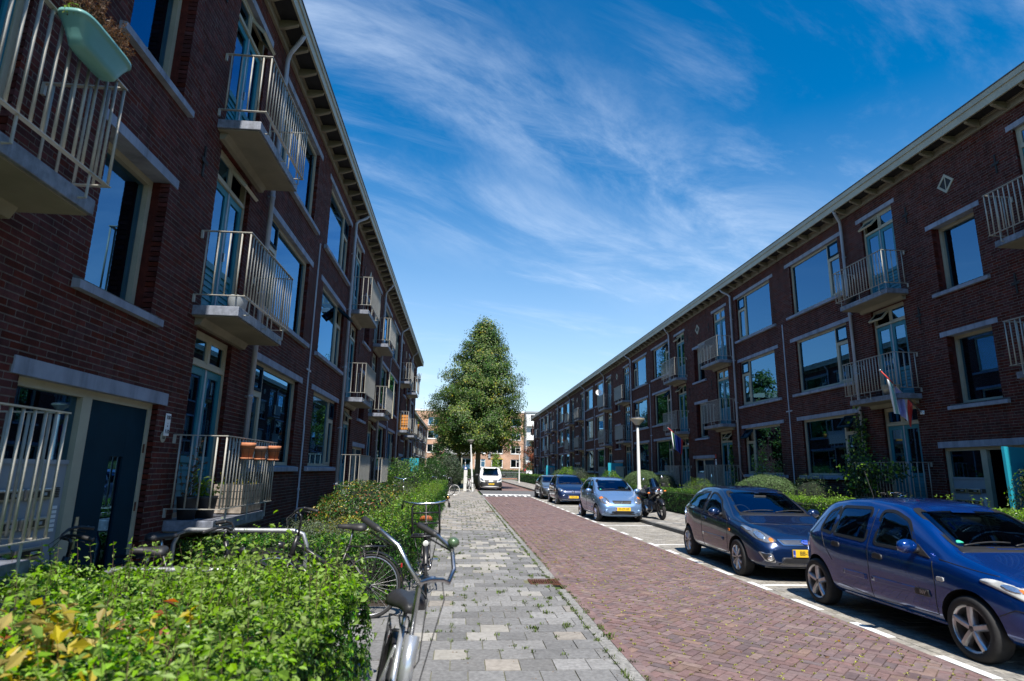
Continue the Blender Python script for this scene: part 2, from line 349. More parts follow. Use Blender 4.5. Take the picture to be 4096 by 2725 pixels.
# --- left pavement: concrete tiles in running bond
pave = sheet('pavement_left', -.72, 1.46, -5, 112, 0, 'joint_pave'); sheet('entrance_path', -3.60, -.721, 5.25, 7.9, -.001, 'joint_pave')
tg = {k: [] for k in ('tile_grey', 'tile_dark', 'tile_light', 'tile_warm')}
P = .305; TY0 = 5.514-P*19
from mathutils import noise as mnoise
for r in range(0, 170):
    y0 = TY0+r*P; off = (.129 if r % 2 == 0 else .129+.152)-P*3
    for c in range(-11, 8):
        x0 = off+c*P; a, b = max(x0+.004, -3.58 if 5.3 < y0 < 7.75 else -.80), min(x0+P-.004, 1.446)
        if b-a < .05: continue
        cy = y0; n1 = mnoise.noise(Vector((x0*.8, cy*.55, 3.1))); n2 = random.random()
        if cy < 17.2:
            light = n2 < (.035+max(0, .5*(n1-.05)) + (.28 if 9.6 < cy < 16.5 and x0 > -.1 else 0)*(n1 > -.12))
            k = 'tile_light' if light else ('tile_dark' if n2 > .62-(.2 if cy > 8 else 0) else ('tile_warm' if n2 > .52 else 'tile_grey'))
        else:
            k = 'tile_warm' if n2 < .60 else ('tile_light' if n2 < .75 else ('tile_grey' if n2 < .9 else 'tile_dark'))
        if 9.35 < cy+.15 < 9.9 and x0+.15 > 1.1: continue
        dz = random.uniform(-.003, .003)
        tg[k].append((a, b, y0+.004+random.uniform(0, .002), y0+P-.004, -.02, .012+dz))
for k, v in tg.items(): pieces('paving_tile', 'paving_tiles', v, pave, k, {'tile_grey': 110, 'tile_dark': 90, 'tile_light': 60, 'tile_warm': 40}[k], I4)
ks = [(1.452, 1.578, y, y+.992, -.05, .016+random.uniform(-.003, .003)) for y in np.arange(-3, 41, 1.0) if not 9.2 < y+.5 < 9.9]
pieces('kerb_stone', 'kerb_stones', ks, pave, 'kerb', 60, I4)
# drain grates (rusted iron) set into the pavement
mat('rust', (.14, .055, .03), .8, metal=.3, var=.3, nscale=25, bump=.4)
def grate(y, label):
    o = MB(); o.box(1.12, 1.575, y-.22, y+.22, -.02, .0).build('drain_grate', 'dark', label=label, cat='drain', loc=(0, 0, 0))
    g = [x for x in bpy.data.objects if x.name.startswith('drain_grate')][-1]
    f = MB(); f.box(1.12, 1.14, y-.22, y+.22, 0, .017); f.box(1.555, 1.575, y-.22, y+.22, 0, .017); f.box(1.14, 1.555, y-.22, y-.2, 0, .0165); f.box(1.14, 1.555, y+.2, y+.22, 0, .0165); f.build('frame', 'rust', g)
    bar = MB().box(-.011, .011, y-.2, y+.2, 0, .015).mesh('bar', 'rust')
    for i in range(12): obj('bar', bar, g, loc=(1.158+i*.0345, 0, 0))
grate(9.62, 'rusty iron drain grate in the pavement edge nearest the camera')
grate(24.9, 'rusty iron drain grate far along the left pavement edge')
# --- road: herringbone clinkers laid at 45 degrees
road = sheet('road', 1.57, 4.58, -5, 41, .0, 'joint')
hb = obj('brick_course', None, road); hb.rotation_euler = (0, 0, PI/4); hb['kind'] = 'structure'
M45 = Matrix.Rotation(PI/4, 4, 'Z')
gb = {k: [] for k in ('clinker', 'clinker_dark', 'clinker_tan')}
c45 = math.cos(PI/4); U = .098; j = .0055
for ix in range(-20, 450):
    for iy in range(-60, 380):
        mdd = (ix-iy) % 4
        if mdd == 0: b = (ix*U+j, (ix+2)*U-j, iy*U+j, (iy+1)*U-j)
        elif mdd == 3: b = (ix*U+j, (ix+1)*U-j, iy*U+j, (iy+2)*U-j)
        else: continue
        px, py = (b[0]+b[1])/2, (b[2]+b[3])/2; X = (px-py)*c45; Y = (px+py)*c45
        if not (1.64 < X < 4.53 and 1.5 < Y < 38.6): continue
        n1 = mnoise.noise(Vector((X*.7, Y*.35, 9.))); n2 = random.random()
        k = 'clinker_dark' if n2 < .26+.25*n1 else ('clinker_tan' if n2 > .86 else 'clinker')
        z = .010+random.uniform(-.0025, .0025)+.022*(1-((X-3.1)/1.5)**2)
        gb[k].append((*b, -.02, z))
for k, v in gb.items(): pieces('clinker', 'clinkers', v, hb, k, {'clinker': 170, 'clinker_dark': 90, 'clinker_tan': 40}[k], M45)
ed = [(xa, xa+.098, y, y+.198, -.02, .017+random.uniform(-.002, .002)) for xa in (1.582, 4.465) for y in np.arange(1.5, 38.4, .205)]
obj('edge_course', boxmesh('edge_course', np.array(ed), 'clinker'), road, kind='stuff')
# --- parking lane
park = sheet('parking_lane', 4.57, 6.24, -5, 41, .001, 'joint_pave')
pv = []
for r, y in enumerate(np.arange(1.0, 40.6, .105)):
    for c in range(-1, 9):
        x0 = 4.69+c*.21+(.105 if r % 2 else 0); a, b = max(4.69, x0+.003), min(6.225, x0+.207)
        if b-a > .03: pv.append((a, b, y+.003, y+.102, -.02, .011+random.uniform(-.0025, .0025)))
pieces('paver', 'pavers', pv, park, 'paver_grey', 300, I4)
stones = []
for i, y in enumerate(np.arange(1.3, 40.4, .212)):
    stones.append((4.572, 4.682, y+.003, y+.209, -.02, .012+random.uniform(-.002, .002)))
obj('border_stones', boxmesh('border_stones', np.array(stones), 'paver_grey'), park, kind='stuff')
mk = MB().box(-.052, .052, 0, .635, 0, .004).mesh('road_marking', 'paint_white')
y = 5.16-1.27*3
while y < 39.5:
    obj('road_marking', mk, park, loc=(4.627, y, .0145)); y += 1.272
bl = MB().box(4.70, 6.21, -.05, .05, 0, .004).mesh('bay_line', 'paint_white')
for yb in (4.35, 9.36, 14.4, 19.35, 24.4, 29.4, 34.4): obj('bay_line', bl, park, loc=(0, yb, .0125))
# --- right pavement with kerb
pr = sheet('pavement_right', 6.235, 8.76, -5, 112, .085, 'joint_pave')
tr_ = {'tile_light': [], 'tile_warm': [], 'tile_grey': []}
for r in range(0, 330):
    y0 = -2+r*P; off = 6.36+(.152 if r % 2 else 0)
    for c in range(-1, 8):
        a, b = max(6.366, off+c*P+.004), min(8.74, off+c*P+P-.004)
        if b-a < .04: continue
        k = random.choices(['tile_light', 'tile_warm', 'tile_grey'], (.4, .42, .18))[0]
        tr_[k].append((a, b, y0+.004, y0+P-.004, .06, .1+random.uniform(-.003, .003)))
for k, v in tr_.items(): pieces('paving_tile', 'paving_tiles', v, pr, k, 70, I4)
ks = [(6.225, 6.362, y+.004, y+.996, -.05, .112+random.uniform(-.003, .003)) for y in np.arange(-3, 92, 1.0)]
pieces('kerb_stone', 'kerb_stones', ks, pr, 'kerb_dark', 60, I4)
# --- raised crossing with the checkered ramp, then the street goes on
pl = MB().prism([(38.7, 0), (40.8, .085), (47.8, .085), (49.0, .004), (49.0, -.03), (38.7, -.03)], 1.575, 6.228, 'x').build('raised_crossing', 'asphalt', kind='structure')
q = MB()
def rz(y): return (y-38.7)/2.1*.085+.004
for i in range(10):
    x0 = 1.75+i*.31
    if i % 2 == 0: q.add([(x0, 39.0, rz(39.0)), (x0+.14, 39.0, rz(39)), (x0+.14, 40.15, rz(40.15)), (x0, 40.15, rz(40.15))], [(0, 1, 2, 3)])
    else: q.add([(x0, 39.65, rz(39.65)), (x0+.14, 39.65, rz(39.65)), (x0+.14, 40.15, rz(40.15)), (x0, 40.15, rz(40.15))], [(0, 1, 2, 3)])
q.add([(1.6, 40.15, rz(40.15)), (4.75, 40.15, rz(40.15)), (4.75, 40.8, .089), (1.6, 40.8, .089)], [(0, 1, 2, 3)])
q.build('ramp_marking', 'paint_white', pl)
sheet('road_far', 1.3, 6.24, 49.0, 112, -.002, 'road_far')
sheet('street_across', -60, 60, 110, 117, -.006, 'asphalt')
kb = MB(); kb.box(1.2, 1.34, 49.2, 108, -.05, .06); kb.build('kerb_far', 'kerb', kind='structure')
# --- weeds in the joints and leaf litter (nobody could count them)
def blades(name, pts, m, hmin, hmax, per, spread, wide=.006, parent=None, loc=None, kind='stuff', **kw):
    V = []; F = []
    pts = np.asarray(pts); n = len(pts)*per
    base = np.repeat(pts, per, 0)+np.c_[RNG.normal(0, spread, (n, 2)), np.zeros(n)]
    a = RNG.random(n)*2*PI; h = RNG.uniform(hmin, hmax, n); lean = RNG.uniform(.2, 1.1, n)
    d = np.c_[np.cos(a), np.sin(a), np.zeros(n)]; s = np.c_[-np.sin(a), np.cos(a), np.zeros(n)]*wide*RNG.uniform(.6, 1.5, (n, 1))
    tip = base+d*(h*lean)[:, None]+np.c_[np.zeros((n, 2)), h]; mid = base+d*(h*lean*.35)[:, None]+np.c_[np.zeros((n, 2)), h*.65]
    Vn = np.stack([base-s*.5, base+s*.5, mid+s, tip, mid-s], 1).reshape(-1, 3)
    i0 = 5*np.arange(n)[:, None]
    F4 = np.concatenate([i0+np.array([[0, 1, 2, 4]]), i0+np.array([[4, 2, 3, 3]])], 0)
    F3 = np.concatenate([i0+np.array([[0, 1, 2]]), i0+np.array([[0, 2, 4]]), i0+np.array([[4, 2, 3]])], 0)
    return obj(name, npmesh(name, Vn, F3, m, rnd=np.tile(RNG.random(n), 3)), parent, loc, kind=kind, **kw)
mat('weed', (.115, .17, .03), .7, var=.3, nscale=5, rnd=.35, trans=.3)
mat('moss', (.30, .30, .05), .95, var=.3, nscale=8, rnd=.3)
wp = []
for _ in range(650):
    r = random.randint(20, 110); y = TY0+r*P; off = (.129 if r % 2 == 0 else .281); c = random.randint(-2, 4); x = off+c*P
    if x > 1.44 or x < -.68: continue
    if random.random() < .6: wp.append((x+random.uniform(-.004, .004), y+random.uniform(0, P), .01))
    else: wp.append((x+random.uniform(0, P), y, .01))
for _ in range(330): wp.append((1.449+random.uniform(-.006, .006), random.uniform(2.5, 34), .012))
for _ in range(200): wp.append((1.59+random.uniform(-.01, .015), random.uniform(2.5, 30), .012))
blades('weeds', wp, 'weed', .008, .035, 12, .016, .004, label='tiny weeds growing in the joints of the left pavement', cat='weeds')
mp = []
for (b) in random.sample(gb['clinker']+gb['clinker_dark'], 4200):
    e = random.choice(((b[0]-.004, random.uniform(b[2], b[3])), (random.uniform(b[0], b[1]), b[2]-.004)))
    X = (e[0]-e[1])*c45; Y = (e[0]+e[1])*c45
    if Y < 17: mp.append((X, Y, .012+.018*(1-((X-3.1)/1.5)**2)))
blades('moss', mp, 'moss', .004, .014, 10, .008, .005, label='moss and tiny grass in the joints of the brick road', cat='moss')
big = [(1.22, 6.95, .012), (.85, 6.85, .012), (1.6, 6.55, .015), (1.1, 7.55, .012), (1.05, 7.9, .012), (1.25, 8.35, .012), (.62, 8.75, .012), (1.35, 9.15, .012), (1.2, 10.05, .012), (-.45, 8.6, .012), (-.5, 10.2, .012), (-.42, 12.1, .012), (-.3, 13.6, .012), (.05, 12.6, .012), (1.42, 22.2, .015)]
blades('pavement_weeds', big, 'weed', .015, .045, 26, .03, .007, label='larger green weeds sprouting between the grey paving tiles', cat='weeds')
mat('dry_leaf', (.22, .11, .03), .9, var=.3, nscale=5, rnd=.4)
db = np.r_[np.c_[RNG.uniform(-.7, 1.45, 500), RNG.uniform(3, 30, 500), np.full(500, .013)], np.c_[RNG.uniform(1.6, 4.5, 420), RNG.uniform(4, 30, 420), np.full(420, .034)], np.c_[RNG.uniform(4.7, 6.2, 260), RNG.uniform(4, 30, 260), np.full(260, .014)]]
blades('street_debris', db, 'dry_leaf', .001, .006, 2, .02, .008, label='scattered crumbs of soil and plant debris on the paving', cat='debris')
lp = np.c_[RNG.uniform(5.9, 6.2, 420), RNG.uniform(50, 88, 420), np.full(420, .01)]
lp2 = np.c_[RNG.uniform(1.62, 4.4, 60), RNG.uniform(4, 30, 60), np.full(60, .03)]
blades('leaf_litter', np.r_[lp, lp2], 'dry_leaf', .004, .02, 2, .03, .02, label='dry fallen leaves along the kerb of the far street', cat='fallen leaves')
# ================================================================ BUILDINGS
def brickmat(name, c1, c2, mort, axes=(1, 2), bw=.22, bh=.0625):
    m = bpy.data.materials.new(name); m.use_nodes = True; t = m.node_tree; n = t.nodes; l = t.links; b = n['Principled BSDF']; b.inputs['Roughness'].default_value = .88; b.inputs['Specular IOR Level'].default_value = .2
    g = n.new('ShaderNodeNewGeometry'); sp = n.new('ShaderNodeSeparateXYZ'); l.new(g.outputs['Position'], sp.inputs[0]); cb = n.new('ShaderNodeCombineXYZ')
    l.new(sp.outputs[axes[0]], cb.inputs[0]); l.new(sp.outputs[axes[1]], cb.inputs[1])
    bt = n.new('ShaderNodeTexBrick'); bt.inputs['Scale'].default_value = 1; bt.inputs['Brick Width'].default_value = bw; bt.inputs['Row Height'].default_value = bh; bt.inputs['Mortar Size'].default_value = .006
    bt.inputs['Color1'].default_value = (*c1, 1); bt.inputs['Color2'].default_value = (*c2, 1); bt.inputs['Mortar'].default_value = (*mort, 1); l.new(cb.outputs[0], bt.inputs['Vector'])
    nz = n.new('ShaderNodeTexNoise'); nz.inputs['Scale'].default_value = .8; nz.inputs['Detail'].default_value = 8; l.new(g.outputs['Position'], nz.inputs['Vector'])
    mr = n.new('ShaderNodeMapRange'); mr.inputs[1].default_value = .3; mr.inputs[2].default_value = .7; mr.inputs[3].default_value = .72; mr.inputs[4].default_value = 1.18; l.new(nz.outputs[0], mr.inputs[0])
    h = n.new('ShaderNodeHueSaturation'); l.new(mr.outputs[0], h.inputs['Value']); l.new(bt.outputs[0], h.inputs['Color']); l.new(h.outputs[0], b.inputs['Base Color'])
    bp = n.new('ShaderNodeBump'); bp.inputs['Strength'].default_value = .4; bp.inputs['Distance'].default_value = .01; bp.invert = True; l.new(bt.outputs['Fac'], bp.inputs['Height']); l.new(bp.outputs[0], b.inputs['Normal'])
    MT[name] = m
brickmat('brick_far', (.090, .022, .018), (.058, .0145, .012), (.115, .10, .088))
brickmat('brick_gable', (.090, .022, .018), (.058, .0145, .012), (.115, .10, .088), axes=(0, 2))
brickmat('brick_tan', (.56, .33, .215), (.46, .255, .165), (.48, .41, .34), axes=(0, 2))
ST = 2.75; HP = 7.73
TM = {}
def tmpl(key, fn):
    if key not in TM: TM[key] = fn()
    return TM[key]
MG = {}
def merged(T):
    k = id(T)
    if k not in MG:
        bm = bmesh.new(); mats = []
        for it in T:
            me, of = it[1], (it[2] if len(it) > 2 else (0, 0, 0)); mt = me.materials[0]
            if mt not in mats: mats.append(mt)
            n0 = len(bm.faces); nv = len(bm.verts); bm.from_mesh(me); bm.verts.ensure_lookup_table(); bm.faces.ensure_lookup_table()
            M = Matrix.Translation(of[:3]) @ (Matrix.Rotation(of[3], 4, 'X') if len(of) > 3 else Matrix.Identity(4))
            for v in bm.verts[nv:]: v.co = M @ v.co
            for f in bm.faces[n0:]: f.material_index = mats.index(mt)
        me = bpy.data.meshes.new(T[0][0]); bm.to_mesh(me); bm.free()
        for mt in mats: me.materials.append(mt)
        MG[k] = (me, T)
    return MG[k][0]
def place(T, root, loc, kind=None, label=None, lite=False):
    if lite: return obj(T[0][0], merged(T), root, loc=loc)
    """T: list of (name, mesh, offset); the first is the part, the rest its sub-parts"""
    p = obj(T[0][0], T[0][1], root, loc=loc, label=label)
    for nm, me, of in T[1:]:
        c = obj(nm, me, p, loc=of[:3]); 
        if len(of) > 3: c.rotation_euler = (of[3], 0, 0)
    return p
def frame(mb, s0, s1, z0, z1, w=.07, d0=-.15, d1=-.08):
    s0, s1 = sorted((s0, s1))
    mb.box(s0, s0+w, d0, d1, z0, z1); mb.box(s1-w, s1, d0, d1, z0, z1); mb.box(s0+w, s1-w, d0, d1-.002, z1-w, z1); mb.box(s0+w, s1-w, d0, d1-.002, z0, z0+w); return mb
def t_window(m, opened, gl):
    def f():
        T = []; S = lambda a: m*a
        fr = MB(); frame(fr, S(4.22), S(7.02), 1.6875, 3.5); a, b = sorted((S(4.83), S(4.91))); fr.box(a, b, -.15, -.078, 1.75, 3.44)
        a, b = sorted((S(4.28), S(4.84))); fr.box(a, b, -.15, -.079, 2.93, 2.99)
        T.append(('window', fr.mesh('window', 'cream')))
        a, b = sorted((S(4.90), S(6.96))); T.append(('pane', MB().box(a, b, -.125, -.119, 1.75, 3.44).mesh('pane', gl), (0, 0, 0)))
        a, b = sorted((S(4.28), S(4.84))); cs = MB(); frame(cs, a, b, 1.755, 2.935, .05, -.13, -.07); T.append(('casement', cs.mesh('casement', 'cream'), (0, 0, 0)))
        T.append(('pane', MB().box(a+.04, b-.04, -.115, -.109, 1.79, 2.90).mesh('pane', gl), (0, 0, 0)))
        v = MB(); frame(v, a, b, -.45, 0, .055, -.03, .025); of = (0, -.085, 3.44)+((.5+.2*opened,) if opened else ())
        T.append(('vent_sash', v.mesh('vent_sash', 'teal_dark'), of)); T.append(('pane', MB().box(a+.05, b-.05, -.006, 0, -.4, -.05).mesh('pane', gl), of))
        a, b = sorted((S(4.08), S(7.32))); sl = MB().prism([(-.14, 1.575), (.085, 1.575), (.085, 1.66), (-.14, 1.705)], a, b, 'x'); T.append(('sill', sl.mesh('sill', 'lintel'), (0, 0, 0)))
        a, b = sorted((S(4.06), S(7.3))); T.append(('lintel', MB().box(a, b, -.16, .014, 3.5, 3.625).mesh('lintel', 'lintel'), (0, 0, 0)))
        return T
    return tmpl(('win', m, opened, gl), f)
def t_curtain(m, kind):
    def f():
        a, b = sorted((m*4.26, m*6.98)); mb = MB(); mt = 'curtain'
        if kind == 'net':      # folded net curtain over the whole pane
            n = 90; V = []; F = []
            for i in range(n+1):
                x = a+(b-a)*i/n; d = -.28+.018*math.sin(i*1.7)+.01*math.sin(i*.63)
                V += [(x, d, 1.70), (x, d, 3.48)]
                if i: F.append((2*i-2, 2*i, 2*i+1, 2*i-1))
            mb.add(V, F)
        elif kind == 'sides':
            for c in (a, b-.55):
                n = 18; V = []; F = []
                for i in range(n+1):
                    x = c+.55*i/n; d = -.28+.03*math.sin(i*1.9)
                    V += [(x, d, 1.70), (x, d, 3.48)]
                    if i: F.append((2*i-2, 2*i, 2*i+1, 2*i-1))
                mb.add(V, F)
        elif kind == 'blind':
            for i in range(44):
                z = 1.72+i*.04; mb.add([(a, -.26, z), (b, -.26, z), (b, -.235, z+.022), (a, -.235, z+.022)], [(0, 1, 2, 3)])
        elif kind == 'dark':
            n = 60; V = []; F = []; mt = 'curtain_dark'
            for i in range(n+1):
                x = a+(b-a)*i/n; d = -.3+.025*math.sin(i*1.3)
                V += [(x, d, 1.70), (x, d, 3.48)]
                if i: F.append((2*i-2, 2*i, 2*i+1, 2*i-1))
            mb.add(V, F)
        return mb.mesh('curtain', mt)
    return tmpl(('cur', m, kind), f)
def t_door(m, opened, boards, gl):
    def f():
        T = []; S = lambda a: m*a
        fr = MB(); frame(fr, S(1.84), S(3.10), 1.0, 3.5, .06, -.15, -.07); a, b = sorted((S(1.90), S(3.04))); fr.box(a, b, -.15, -.055, 3.02, 3.08); fr.box(S(2.47)-.03, S(2.47)+.03, -.15, -.072, 3.08, 3.44)
        T.append(('balcony_door', fr.mesh('balcony_door', 'cream')))
        for i, (p, q) in enumerate(((1.905, 2.462), (2.478, 3.035))):
            a, b = sorted((S(p), S(q))); lf = MB(); w = .095
            lf.box(a, a+w, -.13, -.085, 1.03, 3.015); lf.box(b-w, b, -.13, -.085, 1.03, 3.015); lf.box(a+w, b-w, -.13, -.087, 2.91, 3.015); lf.box(a+w, b-w, -.13, -.087, 1.03, 1.15); lf.box(a+w, b-w, -.13, -.087, 1.70, 1.79)
            if not boards:
                for k in range(6): lf.prism([(-.12, 1.155+k*.09), (-.10, 1.155+k*.09), (-.112, 1.243+k*.09), (-.12, 1.243+k*.09)], a+w, b-w, 'x')
            T.append(('door_leaf', lf.mesh('door_leaf', 'teal'), (0, 0, 0)))
            if boards:
                bd = MB().prism([(-.12, 0), (-.097, 0), (-.112, .086), (-.12, .086)], a+w, b-w, 'x').mesh('board', 'teal')
                for k in range(6): T.append(('board', bd, (0, 0, 1.157+k*.09)))
            T.append(('pane', MB().box(a+w, b-w, -.11, -.105, 1.79, 2.91).mesh('pane', gl), (0, 0, 0)))
            a, b = sorted((S(1.90 if i == 0 else 2.50), S(2.44 if i == 0 else 3.04))); v = MB(); frame(v, a, b, -.36, 0, .04, -.03, .02); of = (0, -.1, 3.44)+((.75,) if opened and i == 1 else ())
            T.append(('fanlight', v.mesh('fanlight', 'cream'), of)); T.append(('pane', MB().box(a+.035, b-.035, -.006, 0, -.325, -.035).mesh('pane', gl), of))
        T.append(('astragal', MB().box(S(2.47)-.014, S(2.47)+.014, -.09, -.072, 1.03, 3.015).mesh('astragal', 'pvc'), (0, 0, 0)))
        T.append(('door_sill', MB().box(min(S(1.84), S(3.1)), max(S(1.84), S(3.1)), -.15, .0, .93, 1.0).mesh('door_sill', 'slab'), (0, 0, 0)))
        T.append(('lever', MB().box(S(2.52)-.012, S(2.52)+.012, -.085, -.05, 1.93, 2.06).mesh('lever', 'steel'), (0, 0, 0)))
        return T
    return tmpl(('door', m, opened, boards, gl), f)
BAL_F = [m_ for m_ in np.linspace(1.62, 3.60, 19)]
def t_balcony(m, detail, panel=None):
    def f():
        T = []; S = lambda a: m*a
        a, b = sorted((S(1.6), S(3.55))); sl = MB(); sl.bbox(a, b, .002, .6, .87, 1.0, .008)
        T.append(('balcony', sl.mesh('balcony', 'slab_edge')))
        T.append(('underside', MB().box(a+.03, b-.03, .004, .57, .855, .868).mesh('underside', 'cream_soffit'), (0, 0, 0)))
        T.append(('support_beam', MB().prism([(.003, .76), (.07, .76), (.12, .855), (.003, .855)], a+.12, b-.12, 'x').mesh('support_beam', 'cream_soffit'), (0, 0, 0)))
        a, b = sorted((S(1.56), S(3.63)))
        for nm, z in (('top_rail', 2.035), ('bottom_rail', 1.135)):
            r = MB(); h = .012 if nm == 'top_rail' else .01
            r.box(a, b, .635, .675, z, z+h); r.box(a, a+.04, .03, .635, z, z+h-.001); r.box(b-.04, b, .03, .635, z, z+h-.001)
            for e in (a+.005, b-.035): r.box(e, e+.03, .002, .03, z-.10, z+h)
            T.append((nm, r.mesh(nm, 'rail'), (0, 0, 0)))
        bk = tmpl('bracket', lambda: MB().tube([(0, .60, .93), (0, .655, .93), (0, .655, 1.14)], .011, 6).mesh('bracket', 'rail'))
        for q in (a+.25, (a+b)/2, b-.25): T.append(('bracket', bk, (q, 0, 0)))
        pts = [(x, .655) for x in np.linspace(a+.02, b-.02, 19)]+[(e, dd) for e in (a+.02, b-.02) for dd in np.linspace(.09, .54, 4)]
        if detail:
            bl_ = tmpl('baluster', lambda: MB().cyl((0, 0, 1.145), (0, 0, 2.035), .0115, n=8).mesh('baluster', 'rail', True))
            for x, dd in pts: T.append(('baluster', bl_, (x, dd, 0)))
        else:
            mb = MB()
            for x, dd in pts: mb.cyl((x, dd, 1.145), (x, dd, 2.035), .0115, n=5, caps=False)
            T.append(('balusters', mb.mesh('balusters', 'rail', True), (0, 0, 0)))
        if panel:
            mb = MB(); mb.box(a+.03, b-.03, .632, .637, 1.16, 2.02); T.append(('screen', mb.mesh('screen', panel), (0, 0, 0)))
        return T
    return tmpl(('bal', m, detail, panel), f)
mat('screen_white', (.62, .62, .60), .6, var=.05); mat('screen_grey', (.33, .36, .38), .6, var=.08); mat('screen_blue', (.20, .30, .40), .6, var=.08)
def t_stair(gl):
    def f():
        T = []; fr = MB(); frame(fr, -.62, .62, 3.375, 5.0, .075, -.30, -.2); T.append(('stair_window', fr.mesh('stair_window', 'cream')))
        T.append(('pane', MB().box(-.56, .56, -.27, -.262, 3.44, 4.94).mesh('pane', gl), (0, 0, 0)))
        T.append(('sill', MB().prism([(-.3, 3.25), (.075, 3.25), (.075, 3.33), (-.3, 3.39)], -.79, .79, 'x').mesh('sill', 'lintel'), (0, 0, 0)))
        T.append(('lintel', MB().box(-.79, .79, -.3, .014, 5.0, 5.115).mesh('lintel', 'lintel'), (0, 0, 0)))
        for e in (-1, 1): T.append(('reveal', MB().box(e*.62, e*.74, -.32, -.11, 3.38, 5.0).mesh('reveal', 'brick'), (0, 0, 0)))
        return T
    return tmpl(('stair', gl), f)
def t_vent():
    def f():
        q = [(0, -.25), (.25, 0), (0, .25), (-.25, 0)]; r = [(x*.72, z*.72) for x, z in q]; o = [(x*1.55, z*1.55) for x, z in q]
        fr = MB()
        for i in range(4):
            k = (i+1) % 4; fr.prism([q[i], q[k], r[k], r[i]], -.02, .018, 'y')
        fr.box(-.012, .012, -.02, .012, -.2, .2)
        T = [('diamond_vent', fr.mesh('diamond_vent', 'cream'))]
        T.append(('dark_infill', MB().prism(r, -.03, .004, 'y').mesh('dark_infill', 'dark'), (0, 0, 0)))  # dark plate, its colour standing in for the shaded vent hole; wall uncut
        return T
    return tmpl('vent', f)
def entrance(root, st, opened, near, gl):
    fr = MB(); frame(fr, -1.1, 1.2, .05, 2.375, .075, -.16, -.07); fr.box(.07, .22, -.16, -.068, .1, 2.31)
    p = obj('entrance', tmpl('entr_fr', lambda: fr.mesh('entrance', 'cream')), root, loc=(st, 0, 0))
    sub = lambda nm, mb, m_: obj(nm, tmpl(('entr', nm, m_), lambda: mb.mesh(nm, m_)), p)
    sub('lintel', MB().box(-1.28, 1.3, -.16, .015, 2.375, 2.52), 'lintel')
    sub('letterbox_panel', MB().box(.22, 1.125, -.14, -.11, .12, 1.66), 'grey_panel')
    sub('panel_rail', MB().box(.22, 1.125, -.15, -.095, 1.66, 1.70), 'grey_panel')
    sub('pane', MB().box(.22, 1.125, -.13, -.124, 1.70, 2.30), gl)
    lb = tmpl('letterbox', lambda: MB().bbox(-.17, .17, -.115, -.085, -.05, .05, .012).mesh('letterbox', 'steel')); fl = tmpl('flap', lambda: MB().box(-.13, .13, -.088, -.078, -.03, .025).mesh('flap', 'blackmetal'))
    tg_ = tmpl('ltag', lambda: MB().box(-.04, .04, -.08, -.0755, -.015, .012).mesh('name_tag', 'screen_grey'))
    for r in range(3):
        for c in range(2):
            x, z = .93-.36*c, 1.40-.25*r; obj('letterbox', lb, p, loc=(x, 0, z)); obj('flap', fl, p, loc=(x, 0, z)); obj('name_tag', tg_, p, loc=(x-.05, 0, z))
    gm = MB()
    for k in range(6): gm.box(.27, .37, -.112, -.104, 1.36+k*.016, 1.37+k*.016)
    sub('intercom_grille', gm, 'blackmetal')
    bt = tmpl('bell', lambda: MB().box(-.035, .035, -.112, -.1, -.014, .014).mesh('bell_label', 'white'))
    for k in range(6): obj('bell_label', bt, p, loc=(.31, 0, 1.27-k*.04))
    # the door leaf, hinged at x = -1.03
    def leaf():
        mb = MB(); L = 1.09
        mb.box(0, .36, -.045, 0, .1, 2.30); mb.box(.62, L, -.045, 0, .1, 2.30); mb.box(.36, .62, -.045, -.001, 1.75, 2.30); mb.box(.36, .62, -.045, -.001, .1, .3); return mb.mesh('door', 'teal_dark' if not opened else 'teal_sunlit')
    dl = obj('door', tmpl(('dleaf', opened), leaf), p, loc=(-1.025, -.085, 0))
    hd = MB(); hd.box(.985, 1.035, 0, .012, .86, 1.16); hd.tube([(1.01, .01, 1.06), (1.01, .06, 1.06), (.9, .065, 1.06)], .012, 8)
    h = obj('handle', tmpl('handle', lambda: hd.mesh('handle', 'steel', fix=True)), p, loc=(-1.025, -.085, 0))
    g = obj('door_glass', tmpl(('dglass', gl), lambda: MB().box(.36, .62, -.025, -.02, .3, 1.75).mesh('door_glass', gl)), p, loc=(-1.025, -.085, 0))
    if opened:
        for o in (dl, h, g): o.location = (-1.03, -.05, 0); o.rotation_euler = (0, 0, math.radians(opened))
    hg = MB()
    for z in (.55, 1.2, 1.85): hg.cyl((-1.035, -.07, z-.05), (-1.035, -.07, z+.05), .012, n=8)
    sub('hinge', hg, 'rust')
    sub('doorstep', MB().box(-1.15, 1.25, -.16, .35, -.02, .055), 'kerb')
    return p
def intervals_free(a, b, blocks):
    res = [(a, b)]
    for (p, q) in sorted(blocks):
        nr = []
        for (x, y) in res:
            if q <= x or p >= y: nr.append((x, y)); continue
            if p > x: nr.append((x, p))
            if q < y: nr.append((q, y))
        res = nr
    return res
